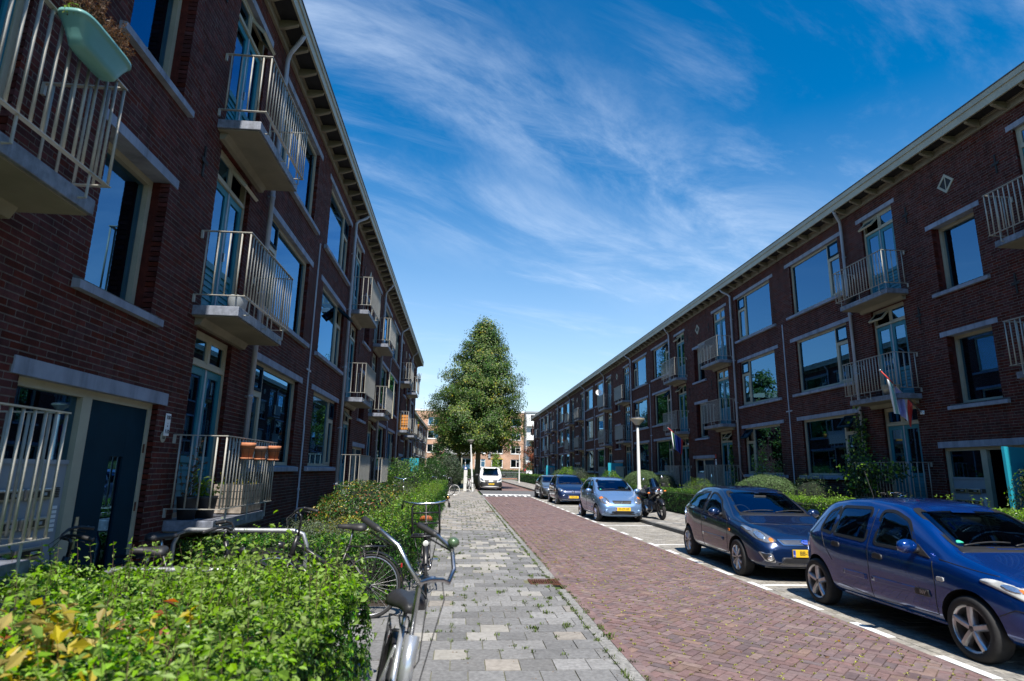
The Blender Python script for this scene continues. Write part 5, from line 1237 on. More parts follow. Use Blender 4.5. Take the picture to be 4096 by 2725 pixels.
c.patch('grille', fillet([(-.36, .60), (.36, .60), (.42, .66), (-.42, .66)], .02), 'F', 'blackplastic'); c.patch('air_intake', fillet([(-.42, .34), (.42, .34), (.38, .43), (-.38, .43)], .03), 'F', 'blackplastic'); c.plate(.5, '27-PH-ZT') if False else c.patch('number_plate', fillet([(-.26, .45), (.26, .45), (.26, .56), (-.26, .56)], .01), 'F', 'yellow', .01)
c.mirror(1.36, .965, .80); c.cabin(1.05, 3.1, .32, .93, .62); c.std(5, track=.715, rim=.70)
MB().box(-.20, -.10, 1.24-c.o, 1.25-c.o, 1.035, 1.06) and c.patch('parking_sticker', [(-.50+.035*math.cos(a), 1.03+.02*math.sin(a)) for a in np.linspace(0, PI, 10)], 'F', 'sticker_green', .004, None, 2)
MB().bbox(-.12, .12, 1.5-c.o, 1.53-c.o, 1.20, 1.26, .02).build('rear_view_mirror', 'blackplastic', c.root); MB().cyl((0, 3.05-c.o, 1.36), (0, 3.2-c.o, 1.75), .004, n=6).build('aerial', 'blackplastic', c.root)
c.finish(); clio = c
# ---- dark blue three door hatchback
c = Car('parked_car', 'dark metallic blue three door hatchback with mesh grille, second parked car from the camera', 'car', (5.645, 11.50, 0), math.radians(-2.4), 3.92, .84, .20,
    [(0, .50), (.05, .60), (.15, .70), (.5, .845), (1.0, .965), (1.08, .99), (1.45, 1.20), (1.8, 1.365), (2.0, 1.41), (2.4, 1.44), (2.85, 1.42), (3.2, 1.36), (3.45, 1.26), (3.65, 1.04), (3.78, .9), (3.86, .82), (3.92, .6)],
    [(0, .46), (.1, .56), (.3, .67), (.7, .79), (1.1, .865), (2.1, .925), (3.1, .99), (3.6, .99), (3.78, .86), (3.92, .55)], 'paint_navy', .80, 2.486, 0, .298).start()
for pj in 'LR':
    c.window([(1.42, .925), (2.30, .965), (2.22, 1.315), (2.0, 1.30), (1.70, 1.19)], pj, [.03, .04, .06, .06, .08]); c.window([(2.38, .97), (3.22, 1.03), (3.36, 1.09), (3.05, 1.265), (2.32, 1.325)], pj, [.03, .08, .06, .12, .05])
    c.patch('mirror_base', fillet([(1.18, .875), (1.42, .905), (1.45, 1.03)], .02), pj, 'blackplastic', .008)
    c.line([(1.20, .33), (1.17, .62), (1.18, .85)], pj); c.line([(2.34, 1.33), (2.44, .95), (2.42, .60), (2.36, .30)], pj); c.line([(1.20, .33), (2.36, .30)], pj)
    c.patch('side_moulding', fillet([(1.32, .52), (2.36, .525), (2.36, .575), (1.32, .57)], .012), pj, 'paint_navy', .012)
    for u, z in ((2.26, .83),): c.patch('door_handle', fillet([(u-.09, z-.02), (u+.09, z-.015), (u+.08, z+.03), (u-.08, z+.03)], .02), pj, 'paint_navy', .022)
    c.patch('side_repeater', fillet([(1.05, .70), (1.11, .70), (1.11, .745), (1.05, .745)], .01), pj, 'lamp_orange', .009)
    e = -1 if pj == 'L' else 1; h = c.patch('headlight', fillet([(e*.44, .635), (e*.60, .60), (e*.74, .66), (e*.785, .80), (e*.75, .84), (e*.60, .77)], .05), 'F', 'lamp_body', .006)
    for (u_, z_, r_, m_) in ((.655, .705, .062, 'lamp_bright'), (.735, .785, .03, 'lamp_bright'), (.535, .65, .032, 'lamp_orange')): c.patch('reflector', [(e*u_+r_*math.cos(a), z_+r_*math.sin(a)) for a in np.linspace(0, 2*PI, 16, endpoint=False)], 'F', m_, .009, None, 3)
    c.line([(.5, .86), (.8, .875), (1.1, .91)], pj); c.patch('arch_trim', fillet([(3.75, .95), (3.82, .86), (3.8, 1.15), (3.72, 1.25)], .03), pj, 'lamp_red', .008)
c.window([(-.615, 1.00), (.615, 1.00), (.54, 1.345), (-.54, 1.345)], 'F', .06, 'windscreen'); c.window([(-.5, 1.02), (.5, 1.02), (.42, 1.28), (-.42, 1.28)], 'B', .08, 'rear_window')
c.patch('cowl', fillet([(-.64, .968), (.64, .968), (.63, .995), (-.63, .995)], .01), 'F', 'blackplastic', .004); c.wipers(1.0, -.55, .02, .55)
g = c.patch('grille', fillet([(-.36, .585), (.36, .585), (.43, .655), (-.43, .655)], .02), 'F', 'blackplastic'); c.mesh_grid('grille_mesh', -.40, .40, .59, .652, 24, parent=g); c.ring('grille_surround', fillet([(-.38, .577), (.38, .577), (.45, .662), (-.45, .662)], .02), fillet([(-.36, .587), (.36, .587), (.425, .653), (-.425, .653)], .02), 'F', 'chrome', .01, g)
g = c.patch('air_intake', fillet([(-.47, .285), (.47, .285), (.42, .40), (-.42, .40)], .03), 'F', 'blackplastic'); c.mesh_grid('intake_mesh', -.44, .44, .29, .395, 20, 'steel', .0035, parent=g)
bd = c.disc('badge', 0, .62, .042, 'chrome', .016, .085); c.disc('badge_face', 0, .62, .034, 'plate_blue', .019, .075, parent=bd); p0 = c.hit((0, .62), 'F', .021); text('Ford', .05, 'chrome', bd, Matrix.Translation(p0) @ Matrix.Rotation(PI/2, 4, 'X'), 'badge_lettering')
for e in (-1, 1):
    f = c.patch('fog_lamp', fillet([(e*.53, .33), (e*.66, .35), (e*.72, .46), (e*.58, .44)], .03), 'F', 'blackplastic', .004); c.disc('fog_lens', e*.60, .385, .04, 'lamp_bright', .012, parent=f); c.ring('fog_surround', fillet([(e*.515, .32), (e*.665, .338), (e*.735, .475), (e*.57, .452)], .03), fillet([(e*.53, .33), (e*.66, .35), (e*.72, .46), (e*.58, .44)], .03), 'F', 'alloy', .008, f)
c.plate(.465, '88-SJ-GT'); c.patch('lip', fillet([(-.62, .225), (.62, .225), (.62, .25), (-.62, .25)], .01), 'F', 'paint_grey', .01)
c.mirror(1.46, .995, .82, 'paint_navy'); c.cabin(1.08, 3.2, .33, .95, .64); c.std(9, 'alloy', 'thin', track=.735)
MB().bbox(-.12, .12, 1.56-c.o, 1.59-c.o, 1.24, 1.30, .02).build('rear_view_mirror', 'blackplastic', c.root); MB().tube([(0, 1.95-c.o, 1.43), (-.02, 2.35-c.o, 1.78)], .004, 6).build('aerial', 'blackplastic', c.root); c.finish()
# ---- light blue small car
c = Car('parked_car', 'light metallic blue small hatchback parked beside the right street lamp', 'car', (5.49, 22.17, 0), math.radians(1.5), 3.535, .80, .19,
    [(0, .50), (.05, .62), (.15, .73), (.42, .86), (.82, 1.0), (.88, 1.02), (1.25, 1.26), (1.55, 1.41), (1.8, 1.455), (2.2, 1.48), (2.7, 1.46), (3.0, 1.40), (3.2, 1.30), (3.36, 1.08), (3.45, .92), (3.50, .82), (3.535, .6)],
    [(0, .46), (.08, .58), (.25, .72), (.6, .84), (.95, .91), (2.0, .965), (2.9, 1.03), (3.25, 1.03), (3.42, .86), (3.535, .55)], 'paint_lightblue', .66, 2.37, 0, .282).start()
for pj in 'LR':
    c.window([(1.20, .965), (1.93, 1.0), (1.90, 1.355), (1.72, 1.355), (1.46, 1.23)], pj, [.03, .03, .05, .06, .08]); c.window([(2.02, 1.005), (2.72, 1.055), (2.78, 1.14), (2.62, 1.32), (2.0, 1.36)], pj, [.03, .06, .05, .08, .04]); c.patch('mirror_base', fillet([(.98, .925), (1.2, .95), (1.22, 1.06)], .02), pj, 'blackplastic', .008)
    c.line([(1.0, .32), (.98, .62), (1.0, .88)], pj); c.line([(1.96, 1.36), (1.98, .97), (1.95, .31)], pj); c.line([(1.0, .32), (1.95, .31), (2.5, .4)], pj); c.line([(2.66, 1.33), (2.86, 1.02), (2.72, .72)], pj); c.patch('side_moulding', fillet([(1.1, .44), (2.5, .46), (2.5, .50), (1.1, .48)], .012), pj, 'paint_lightblue', .01)
    for u, z in ((1.84, .87), (2.66, .93)): c.patch('door_handle', fillet([(u-.08, z-.02), (u+.08, z-.015), (u+.07, z+.03), (u-.07, z+.03)], .02), pj, 'paint_lightblue', .02)
    c.patch('side_repeater', fillet([(.86, .70), (.91, .70), (.91, .735), (.86, .735)], .01), pj, 'lamp_haze', .008); c.line([(.42, .84), (.7, .9), (.95, .95)], pj)
for e in (-1, 1):
    h = c.patch('headlight', fillet([(e*.42, .66), (e*.60, .60), (e*.72, .68), (e*.73, .80), (e*.60, .86), (e*.46, .78)], .07), 'F', 'lamp_body', .006); c.disc('reflector', e*.575, .715, .085, 'lamp_bright', .010, parent=h); c.patch('indicator', fillet([(e*.60, .80), (e*.715, .76), (e*.72, .81), (e*.62, .855)], .02), 'F', 'lamp_orange', .010, h, 3)
    f = c.disc('fog_recess', e*.57, .375, .07, 'paint_lightblue', .012); c.disc('fog_recess_rim', e*.57, .375, .05, 'blackplastic', .0135, parent=f); c.disc('fog_cap', e*.57, .375, .046, 'paint_lightblue', .018, parent=f)
g = c.patch('grille', fillet([(-.29, .62), (.29, .62), (.34, .725), (-.34, .725)], .03), 'F', 'blackplastic'); c.mesh_grid('grille_mesh', -.31, .31, .63, .715, 16, 'blackmetal', .005, .008, parent=g); bd = c.disc('badge', 0, .675, .032, 'chrome', .014, .07); c.disc('badge_face', 0, .675, .025, 'blackplastic', .017, .06, parent=bd); p0 = c.hit((0, .675), 'F', .02); text('KIA', .04, 'chrome', bd, Matrix.Translation(p0) @ Matrix.Rotation(PI/2, 4, 'X'), 'badge_lettering')
g = c.patch('air_intake', fillet([(-.44, .27), (.44, .27), (.36, .39), (-.36, .39)], .03), 'F', 'blackplastic'); c.mesh_grid('intake_mesh', -.40, .40, .275, .385, 18, 'blackmetal', .005, .008, parent=g); c.plate(.455, '93-ZP-XP')
c.window([(-.60, 1.035), (.60, 1.035), (.535, 1.385), (-.535, 1.385)], 'F', .07, 'windscreen'); c.window([(-.46, 1.06), (.46, 1.06), (.40, 1.3), (-.40, 1.3)], 'B', .08, 'rear_window'); c.wipers(1.035, -.5, .02, .5)
c.patch('parking_sticker', [(-.52+.03*math.cos(a), 1.06+.03*math.sin(a)) for a in np.linspace(0, PI, 10)], 'F', 'sticker_green', .004, None, 2); MB().bbox(-.12, .12, 1.36-c.o, 1.39-c.o, 1.27, 1.33, .02).build('rear_view_mirror', 'blackplastic', c.root)
c.mirror(1.22, 1.02, .775); c.cabin(.95, 2.9, .33, .99, .60); c.std(7, 'chrome', 'thin', track=.70); MB().cyl((0, 1.8-c.o, 1.46), (0, 1.86-c.o, 1.54), .008, n=6).build('aerial', 'blackplastic', c.root); c.finish()
# ---- navy city car
c = Car('parked_car', 'navy blue small city car with round chrome badge, parked behind the light blue one', 'car', (5.76, 32.25, 0), 0, 3.54, .82, .19,
    [(0, .52), (.04, .66), (.12, .76), (.4, .87), (.80, .99), (.86, 1.01), (1.2, 1.24), (1.5, 1.40), (1.75, 1.455), (2.2, 1.49), (2.8, 1.47), (3.15, 1.42), (3.3, 1.30), (3.40, 1.05), (3.46, .9), (3.50, .8), (3.54, .6)],
    [(0, .48), (.08, .62), (.25, .74), (.6, .83), (.95, .89), (2.0, .93), (3.0, .99), (3.3, .99), (3.44, .85), (3.54, .55)], 'paint_midnight', .60, 2.42, 0, .285, lv=2).start()
for pj in 'LR':
    c.window([(1.18, .94), (1.98, .97), (1.94, 1.37), (1.72, 1.37), (1.42, 1.22)], pj, .05); c.window([(2.06, .975), (2.9, 1.03), (2.84, 1.33), (2.04, 1.38)], pj, .06); c.line([(.98, .32), (.98, .88)], pj); c.line([(2.02, 1.37), (2.03, .3)], pj)
    c.patch('side_repeater', fillet([(.85, .68), (.92, .68), (.92, .72), (.85, .72)], .01), pj, 'lamp_orange', .008)
for e in (-1, 1): h = c.patch('headlight', fillet([(e*.34, .66), (e*.66, .66), (e*.755, .76), (e*.72, .84), (e*.58, .80)], .05), 'F', 'lamp_body', .006); c.disc('reflector', e*.62, .735, .055, 'lamp_bright', .010, parent=h); c.disc('reflector', e*.48, .69, .03, 'lamp_bright', .010, parent=h)
c.line([(-.34, .665), (-.12, .66)], 'F', .008, m='chrome'); c.line([(.12, .66), (.34, .665)], 'F', .008, m='chrome'); bd = c.disc('badge', 0, .665, .075, 'chrome', .012); c.disc('badge_face', 0, .665, .062, 'paint_midnight', .014, parent=bd)
for dx in (-1, 1): c.line([(dx*.045, .705), (dx*.018, .625), (0, .66)], 'F', .006, 'badge_stroke', 'chrome', 4, .016, bd)
g = c.patch('air_intake', fillet([(-.66, .27), (.66, .27), (.70, .50), (-.70, .50)], .08), 'F', 'paint_midnight', .006); c.line([(-.6, .28), (0, .25), (.6, .28)], 'F', .01, 'lip', 'chrome'); c.plate(.40, '7-ZFL-50')
c.window([(-.62, 1.025), (.62, 1.025), (.55, 1.385), (-.55, 1.385)], 'F', .07, 'windscreen'); c.wipers(1.025, -.5, .02, .5); c.mirror(1.2, .99, .80); c.cabin(.95, 2.9, .33, .97, .62); c.std(6, 'alloy', 'alloy', track=.715); c.finish(); upcar = c
# ---- grey hatchback
c = Car('parked_car', 'dark grey hatchback with bright headlights, last car in the right parking row', 'car', (5.74, 37.8, 0), 0, 4.03, .87, .19,
    [(0, .52), (.05, .66), (.2, .76), (.6, .86), (1.15, .97), (1.22, .99), (1.6, 1.19), (1.95, 1.34), (2.2, 1.385), (2.6, 1.41), (3.1, 1.37), (3.45, 1.30), (3.7, 1.15), (3.85, .95), (3.94, .86), (3.98, .8), (4.03, .6)],
    [(0, .48), (.1, .62), (.3, .72), (.7, .82), (1.2, .89), (2.2, .93), (3.2, .97), (3.7, .97), (3.9, .85), (4.03, .55)], 'paint_grey', .82, 2.56, 0, .31, lv=2).start()
for pj in 'LR':
    c.window([(1.55, .94), (2.25, .965), (2.22, 1.305), (2.0, 1.29), (1.75, 1.17)], pj, .05); c.window([(2.33, .97), (3.15, 1.01), (3.3, 1.12), (3.0, 1.27), (2.3, 1.31)], pj, .06); c.line([(1.25, .33), (1.25, .88)], pj); c.line([(2.29, 1.3), (2.3, .3)], pj)
for e in (-1, 1): h = c.patch('headlight', fillet([(e*.40, .66), (e*.74, .66), (e*.80, .74), (e*.42, .73)], .03), 'F', 'lamp_bright', .008); c.patch('side_intake', fillet([(e*.5, .28), (e*.74, .32), (e*.76, .5), (e*.6, .5)], .03), 'F', 'blackplastic', .006)
c.patch('grille', fillet([(-.36, .36), (.36, .36), (.44, .58), (.34, .68), (-.34, .68), (-.44, .58)], .03), 'F', 'blackplastic', .006); c.patch('number_plate', fillet([(-.26, .40), (.26, .40), (.26, .51), (-.26, .51)], .01), 'F', 'yellow', .012)
c.window([(-.64, 1.005), (.64, 1.005), (.57, 1.32), (-.57, 1.32)], 'F', .07, 'windscreen'); c.mirror(1.55, .99, .85, 'blackplastic'); c.cabin(1.2, 3.2, .33, .95, .66); c.std(5, 'alloy_dark', 'alloy', track=.76); c.finish(); grey = c
# ---- white van
WV = [(0, .42), (.2, .66), (.5, .74), (.75, .76), (1.1, .70), (1.35, .67), (2.6, .67), (3.5, .67), (3.7, .66), (3.77, .6)]
c = Car('parked_van', 'white delivery van with dark grey bumper parked past the raised crossing', 'van', (2.55, 51.35, 0), 0, 5.1, .965, .22,
    [(0, .62), (.06, .80), (.2, .95), (.55, 1.08), (.85, 1.16), (.92, 1.19), (1.3, 1.52), (1.65, 1.80), (1.85, 1.87), (2.4, 1.90), (3.6, 1.90), (4.6, 1.88), (4.95, 1.80), (5.05, 1.5), (5.1, .8)],
    [(0, .58), (.1, .74), (.3, .90), (.7, 1.0), (1.1, 1.06), (2.5, 1.10), (4.5, 1.10), (4.95, 1.10), (5.1, .7)], 'van_white', .9, 3.2, 0, .33, wt=WV, lv=3).start()
for pj in 'LR': c.window([(1.20, 1.13), (2.05, 1.15), (2.03, 1.66), (1.72, 1.66), (1.45, 1.45)], pj, .06); c.line([(2.12, 1.75), (2.14, .4)], pj); c.line([(1.1, 1.05), (1.08, .4)], pj); c.patch('lower_cladding', fillet([(.10, .30), (.50, .30), (.50, .70), (.12, .70)], .04), pj, 'blackplastic', .010)
for e in (-1, 1): h = c.patch('headlight', fillet([(e*.53, .80), (e*.72, .78), (e*.84, .92), (e*.80, 1.02), (e*.62, .92)], .04), 'F', 'lamp_body', .008); c.disc('reflector', e*.70, .865, .05, 'lamp_bright', .012, parent=h)
b = c.patch('bumper', fillet([(-.90, .34), (.90, .34), (.89, .76), (.55, .70), (-.55, .70), (-.89, .76)], .08), 'F', 'blackplastic', .014, rings=10); c.patch('bumper_lip', fillet([(-.6, .40), (.6, .40), (.54, .49), (-.54, .49)], .04), 'F', 'dark', .018)
g = c.patch('grille', fillet([(-.42, .66), (.42, .66), (.56, .86), (-.56, .86)], .05), 'F', 'blackplastic', .018)
for z in (.71, .765, .82): c.line([(-.46, z), (.46, z)], 'F', .012, 'grille_bar', 'pipe_dark', off=.026, parent=g)
bd = c.ring('badge', [(.095*math.cos(a), .765+.095*math.sin(a)) for a in np.linspace(0, 2*PI, 24, endpoint=False)], [(.08*math.cos(a), .765+.08*math.sin(a)) for a in np.linspace(0, 2*PI, 24, endpoint=False)], 'F', 'chrome', .04)
for a in (PI/2, PI/2+2*PI/3, PI/2-2*PI/3): c.line([(0, .765), (.085*math.cos(a), .765+.085*math.sin(a))], 'F', .010, 'badge_stroke', 'chrome', 3, .035, bd)
c.plate(.555, 'VR-094-X'); c.window([(-.66, 1.21), (.66, 1.21), (.59, 1.79), (-.59, 1.79)], 'F', .08, 'windscreen'); c.wipers(1.22, -.55, .02, .55); c.mirror(1.25, 1.22, .93, 'blackplastic', 1.6); c.cabin(1.0, 3.0, .5, 1.14, .75); c.std(6, 'alloy_dark', 'thin', track=.84); c.finish()
# ---- dark car mostly hidden behind the van
o = copy_tree(upcar.root, None, location=(2.05, 58.2, 0), label='dark car almost hidden behind the white van')
for ch in o.children:
    if ch.name.startswith('body'):
        ch.data = ch.data.copy(); ch.data.materials[0] = MT['paint_black']
    if ch.name.startswith(('number_plate', 'badge')):
        for g in list(ch.children): bpy.data.objects.remove(g)
        bpy.data.objects.remove(ch)
# ================================================================ BICYCLES (local frame: front towards -y)
mat('saddle_brown', (.42, .12, .03), .45, var=.1, nscale=12); mat('leather_black', (.025, .025, .027), .5, var=.1, nscale=30, bump=.1); mat('tyre_white', (.62, .62, .60), .7, var=.05); mat('bike_silver', (.60, .62, .64), .25, metal=.7, var=.05); mat('bike_black', (.016, .016, .018), .35, var=.1); mat('bike_white', (.75, .75, .74), .35, var=.05); mat('brass', (.45, .25, .08), .2, metal=1., var=.1); mat('bell_green', (.10, .16, .09), .3, metal=.3, var=.1); mat('spoke', (.22, .22, .23), .5, metal=.5, var=.05); mat('cyan', (.02, .45, .75), .5)
def rotz(p, c, a):
    x, y = p[0]-c[0], p[1]-c[1]; return (c[0]+x*math.cos(a)-y*math.sin(a), c[1]+x*math.sin(a)+y*math.cos(a), p[2])
def bike(label, loc, rz, lean=.06, turn=0., frame_m='bike_black', tyre_m='rubber', fork_m=None, bar='oma', bar_m='chrome', saddle_m='leather_black', style='oma', front_rack=False, rear_rack=True, R=.345, sh=.98, bh=1.12, near=True, name='bicycle', stand=True, lamp=True, bell=None, guard_m='bike_black', group=None, thick=1., ss=1.):
    t = thing(name, label, 'bicycle', loc, rz, group); t.rotation_euler = (0, lean, rz); fk = fork_m or frame_m; FW, RW_ = (0, -.56, R), (0, .52, R); hc = (0, -.33)
    S = lambda p: rotz(p, hc, turn)
    def whl(c, a):
        n = 40 if near else 24
        ty = MB(); ty.tube([(0, math.cos(q)*(R-.018), math.sin(q)*(R-.018)) for q in np.linspace(0, 2*PI, n, endpoint=False)], .019, 8, closed=True)
        w_ = obj('wheel', tmpl(('btyre', R, tyre_m, near), lambda: ty.mesh('wheel', tyre_m, True)), t, loc=c, rot=(0, 0, a))
        rm = MB(); rm.tube([(0, math.cos(q)*(R-.042), math.sin(q)*(R-.042)) for q in np.linspace(0, 2*PI, n, endpoint=False)], .011, 6, closed=True, flat=.8); obj('rim', tmpl(('brim', R, near), lambda: rm.mesh('rim', 'steel', True)), w_)
        sp = MB()
        for i in range(30 if near else 16):
            q = 2*PI*i/(30 if near else 16); e = .03 if i % 2 else -.03; q2 = q+(.35 if i % 4 < 2 else -.35); sp.cyl((e, math.cos(q2)*.025, math.sin(q2)*.025), (0, math.cos(q)*(R-.045), math.sin(q)*(R-.045)), .0012 if near else .002, n=3, caps=False)
        sp.cyl((-.045, 0, 0), (.045, 0, 0), .018, n=10); obj('spokes', tmpl(('bspk', R, near), lambda: sp.mesh('spokes', 'spoke')), w_)
        return w_
    whl(S(FW), turn); whl(RW_, 0)
    head0, head1 = (0, -.385, .66), (0, -.325, .90); bb = (0, .08, .28); seat0 = (0, .235, .72)
    fr = MB(); q = 10 if near else 6
    if style == 'oma':
        fr.tube([head0, (0, -.30, .48), (0, -.10, .31), bb], .018*thick, q); fr.tube([(0, -.36, .78), (0, -.24, .60), (0, -.02, .50), (0, .16, .52)], .015, q)
    elif style == 'sport':
        fr.tube([head0, bb], .026*thick, q); fr.tube([(0, -.345, .83), (0, .175, .50)], .021*thick, q)
    else: fr.tube([head0, bb], .018, q); fr.tube([(0, -.335, .87), seat0], .017, q)
    fr.tube([bb, (0, .26, .80)], .017, q); fr.tube([head0, head1], .024*thick, q)
    for e in (-1, 1): fr.tube([(e*.02, .24, .70), (e*.055, .50, R+.02), (e*.055, .52, R)], .010, 6); fr.tube([(e*.03, .09, .28), (e*.055, .52, R)], .011, 6)
    fr.build('frame', frame_m, t, smooth=True)
    fo = MB()
    for e in (-1, 1): fo.tube([S((e*.045, -.395, .63)), S((e*.05, -.42, .50)), S((e*.05, -.47, .42)), S((e*.05, -.56, R))], [.014, .013, .011, .008], 8)
    fo.tube([S((-.05, -.395, .635)), S((.05, -.395, .635))], .016, 8); fo.build('fork', fk, t, smooth=True)
    st = MB(); st.tube([S((0, -.32, .89)), S((0, -.305, bh-.05)), S((0, -.33, bh-.015))], .013, 10); hb = MB()
    if bar == 'oma':
        half = [(0, -.40, bh-.01), (.06, -.405, bh-.005), (.16, -.40, bh+.02), (.25, -.35, bh+.055), (.285, -.25, bh+.06), (.28, -.12, bh+.045), (.27, -.02, bh+.04)]; gi = (5, 6); st.tube([S((0, -.33, bh-.015)), S((0, -.40, bh-.01))], .016, 8)
    elif bar == 'rise':
        half = [(0, -.40, bh), (.05, -.405, bh), (.10, -.40, bh-.015), (.155, -.37, bh+.045), (.19, -.30, bh+.13), (.20, -.16, bh+.175), (.195, -.03, bh+.20)]; gi = (5, 6); st.tube([S((0, -.33, bh-.015)), S((0, -.40, bh))], .016, 8)
    elif bar == 'wide':
        half = [(0, -.35, bh), (.12, -.35, bh+.0), (.24, -.32, bh+.015), (.31, -.25, bh+.03), (.33, -.17, bh-.01), (.335, -.10, bh-.06)]; gi = (4, 5)
    else:
        half = [(0, -.38, bh), (.08, -.38, bh+.005), (.16, -.34, bh+.04), (.24, -.27, bh+.045), (.31, -.17, bh+.02)]; gi = (3, 4); st.tube([S((0, -.33, bh-.015)), S((0, -.38, bh))], .016, 8)
    full = [(-x, y, z) for x, y, z in half[::-1][:-1]]+half; hb.tube([S(p) for p in full], .0115, 8)
    b_ = hb.build('handlebar', bar_m, t, smooth=True); st.build('stem', bar_m, t, smooth=True)
    for e in (-1, 1):
        p, q_ = half[gi[0]], half[gi[1]]; p, q_ = Vector(S((e*p[0], p[1], p[2]))), Vector(S((e*q_[0], q_[1], q_[2]))); d = (q_-p).normalized()
        MB().tube([p-d*.005, p+d*.02, q_-d*.01, q_+d*.012, q_+d*.016], [.013, .0175, .0165, .018, .012], 10).build('grip', 'leather_black', b_, smooth=True)
        l0 = Vector(S((e*half[gi[0]-1][0], half[gi[0]-1][1], half[gi[0]-1][2]-.012))); MB().tube([l0, l0+(p-l0)*.6+Vector((0, 0, -.02)), p+d*.07+Vector((0, 0, -.035))], .005, 6).build('brake_lever', 'blackmetal', b_, smooth=True)
    if bell:
        p = Vector(S((-half[gi[0]-1][0], half[gi[0]-1][1], half[gi[0]-1][2]+.03))) if bell[1] < 0 else Vector(S((half[gi[0]-1][0], half[gi[0]-1][1], half[gi[0]-1][2]+.035))); MB().ball(p, (.032, .032, .026), 14).build('bell', bell[0], b_, smooth=True)
    cb = MB(); cb.tube([S((half[1][0], half[1][1], half[1][2]-.01)), S((.05, -.44, bh-.08)), S((.02, -.43, .85)), S((.02, -.41, .70)), S((.05, -.43, .5))], .003, 5); cb.tube([S((-half[2][0], half[2][1], half[2][2]-.01)), S((-.09, -.46, bh-.07)), S((-.02, -.42, .82)), (0, -.2, .6)], .003, 5); cb.build('cables', 'blackplastic', t, smooth=True)
    sp_ = MB().cyl((0, .255, .78), (0, .29, sh-.05), .0125, n=10).build('seat_post', 'steel', t, smooth=True)
    sd_ = MB(); n1 = 9
    V = []; F = []
    for i, (yy, hw_, zt, zb_) in enumerate(((.13, .012, sh-.004, sh-.03), (.15, .024, sh+.006, sh-.035), (.22, .034, sh+.008, sh-.04), (.28, .058, sh+.006, sh-.045), (.33, .088, sh+.010, sh-.055), (.38, .098, sh+.014, sh-.06), (.41, .085, sh+.008, sh-.055), (.425, .05, sh-.005, sh-.04))):
        prof = [(-1, .0), (-.95, .5), (-.7, .88), (-.3, 1.), (0, .90), (.3, 1.), (.7, .88), (.95, .5), (1, .0), (.6, -.1), (-.6, -.1)]
        V += [(x*hw_*ss, .28+(yy-.28)*ss, zb_+(zt-zb_)*max(zz, -.1)*ss) for x, zz in prof]
        if i:
            k = len(prof); F += [((i-1)*k+j, (i-1)*k+(j+1) % k, i*k+(j+1) % k, i*k+j) for j in range(k)]
    k = 11; F += [tuple(range(k)), tuple(range(7*k, 8*k))[::-1]]; sd_.add(V, F); sd_.build('saddle', saddle_m, t, smooth=True)
    for c, a, f in ((FW, turn, S), (RW_, 0, lambda p: p)):
        mg = MB(); V = []; F = []; aa = np.linspace(math.radians(20 if c is FW else -20), math.radians(175), 22)
        for i, q in enumerate(aa):
            q2 = PI-q if c is FW else q
            for x, dr in ((-.032, -.008), (-.02, .006), (.02, .006), (.032, -.008)): V.append(f((x, c[1]+math.cos(q2)*(R+.022+dr), R+math.sin(q2)*(R+.022+dr))))
            if i: F += [((i-1)*4+j, (i-1)*4+j+1, i*4+j+1, i*4+j) for j in range(3)]
        mg.add(V, F).build('mudguard', guard_m, t, smooth=True, fix=False)
    if rear_rack:
        rk = MB(); z = 2*R+.075
        for x in (-.06, 0, .06): rk.tube([(x, .24, z), (x, .68, z)], .006, 6)
        rk.tube([(-.06, .68, z), (.06, .68, z)], .006, 6); rk.tube([(-.06, .3, z), (.06, .3, z)], .006, 6)
        for e in (-1, 1): rk.tube([(e*.065, .60, z), (e*.06, .525, R)], .005, 6); rk.tube([(e*.065, .42, z), (e*.06, .525, R)], .005, 6)
        rk.build('carrier', 'blackmetal', t, smooth=True)
    if front_rack:
        rk = MB(); z = 2*R+.09; rk.tube([(-.19, -.66, z), (.19, -.66, z), (.19, -.38, z), (-.19, -.38, z)], .016, 8, closed=True)
        for x in (-.1, 0, .1): rk.tube([(x, -.66, z), (x, -.38, z)], .007, 6)
        rk.tube([(-.19, -.36, z), (-.19, -.30, z+.36), (-.165, -.295, z+.40), (.165, -.295, z+.40), (.19, -.30, z+.36), (.19, -.36, z)], .0145, 8); rk.tube([(-.19, -.335, z+.14), (.19, -.335, z+.14)], .011, 6); rk.tube([(-.19, -.315, z+.28), (.19, -.315, z+.28)], .011, 6)
        for e in (-1, 1): rk.tube([(e*.16, -.5, z), (e*.06, -.56, R)], .006, 6)
        rk.build('front_carrier', 'bike_black', t, smooth=True)
    if lamp:
        L_ = S((0, -.70 if front_rack else -.47, .70 if front_rack else .80)); MB().lathe([(.0, .02), (.03, .015), (.04, -.03), (.042, -.045)], n=14, axis='y').xf(Matrix.Translation(L_)).build('headlamp', 'blackmetal', t, smooth=True); MB().lathe([(.0, -.05), (.03, -.049), (.038, -.044)], n=14, axis='y').xf(Matrix.Translation(L_)).build('lamp_lens', 'lamp_haze', t, smooth=True)
    ch = MB(); ch.prism([(.0, .22), (.12, .19), (.5, .30), (.58, .34), (.5, .40), (.08, .37), (-.02, .30)], -.055, -.035, 'x'); ch.build('chain_case', 'bike_black', t)
    cr = MB(); cr.tube([(-.075, .08, .28), (-.08, -.05, .20)], .008, 6); cr.tube([(.065, .08, .28), (.07, .21, .36)], .008, 6); cr.cyl((-.075, .08, .28), (.065, .08, .28), .014, n=8); cr.build('crank', 'steel', t, smooth=True)
    for (x, y, z, e) in ((-.135, -.05, .20, -1), (.125, .21, .36, 1)): MB().bbox(x-.05, x+.05, y-.035, y+.035, z-.012, z+.012, .006).build('pedal', 'blackplastic' if style == 'sport' else 'steel', t)
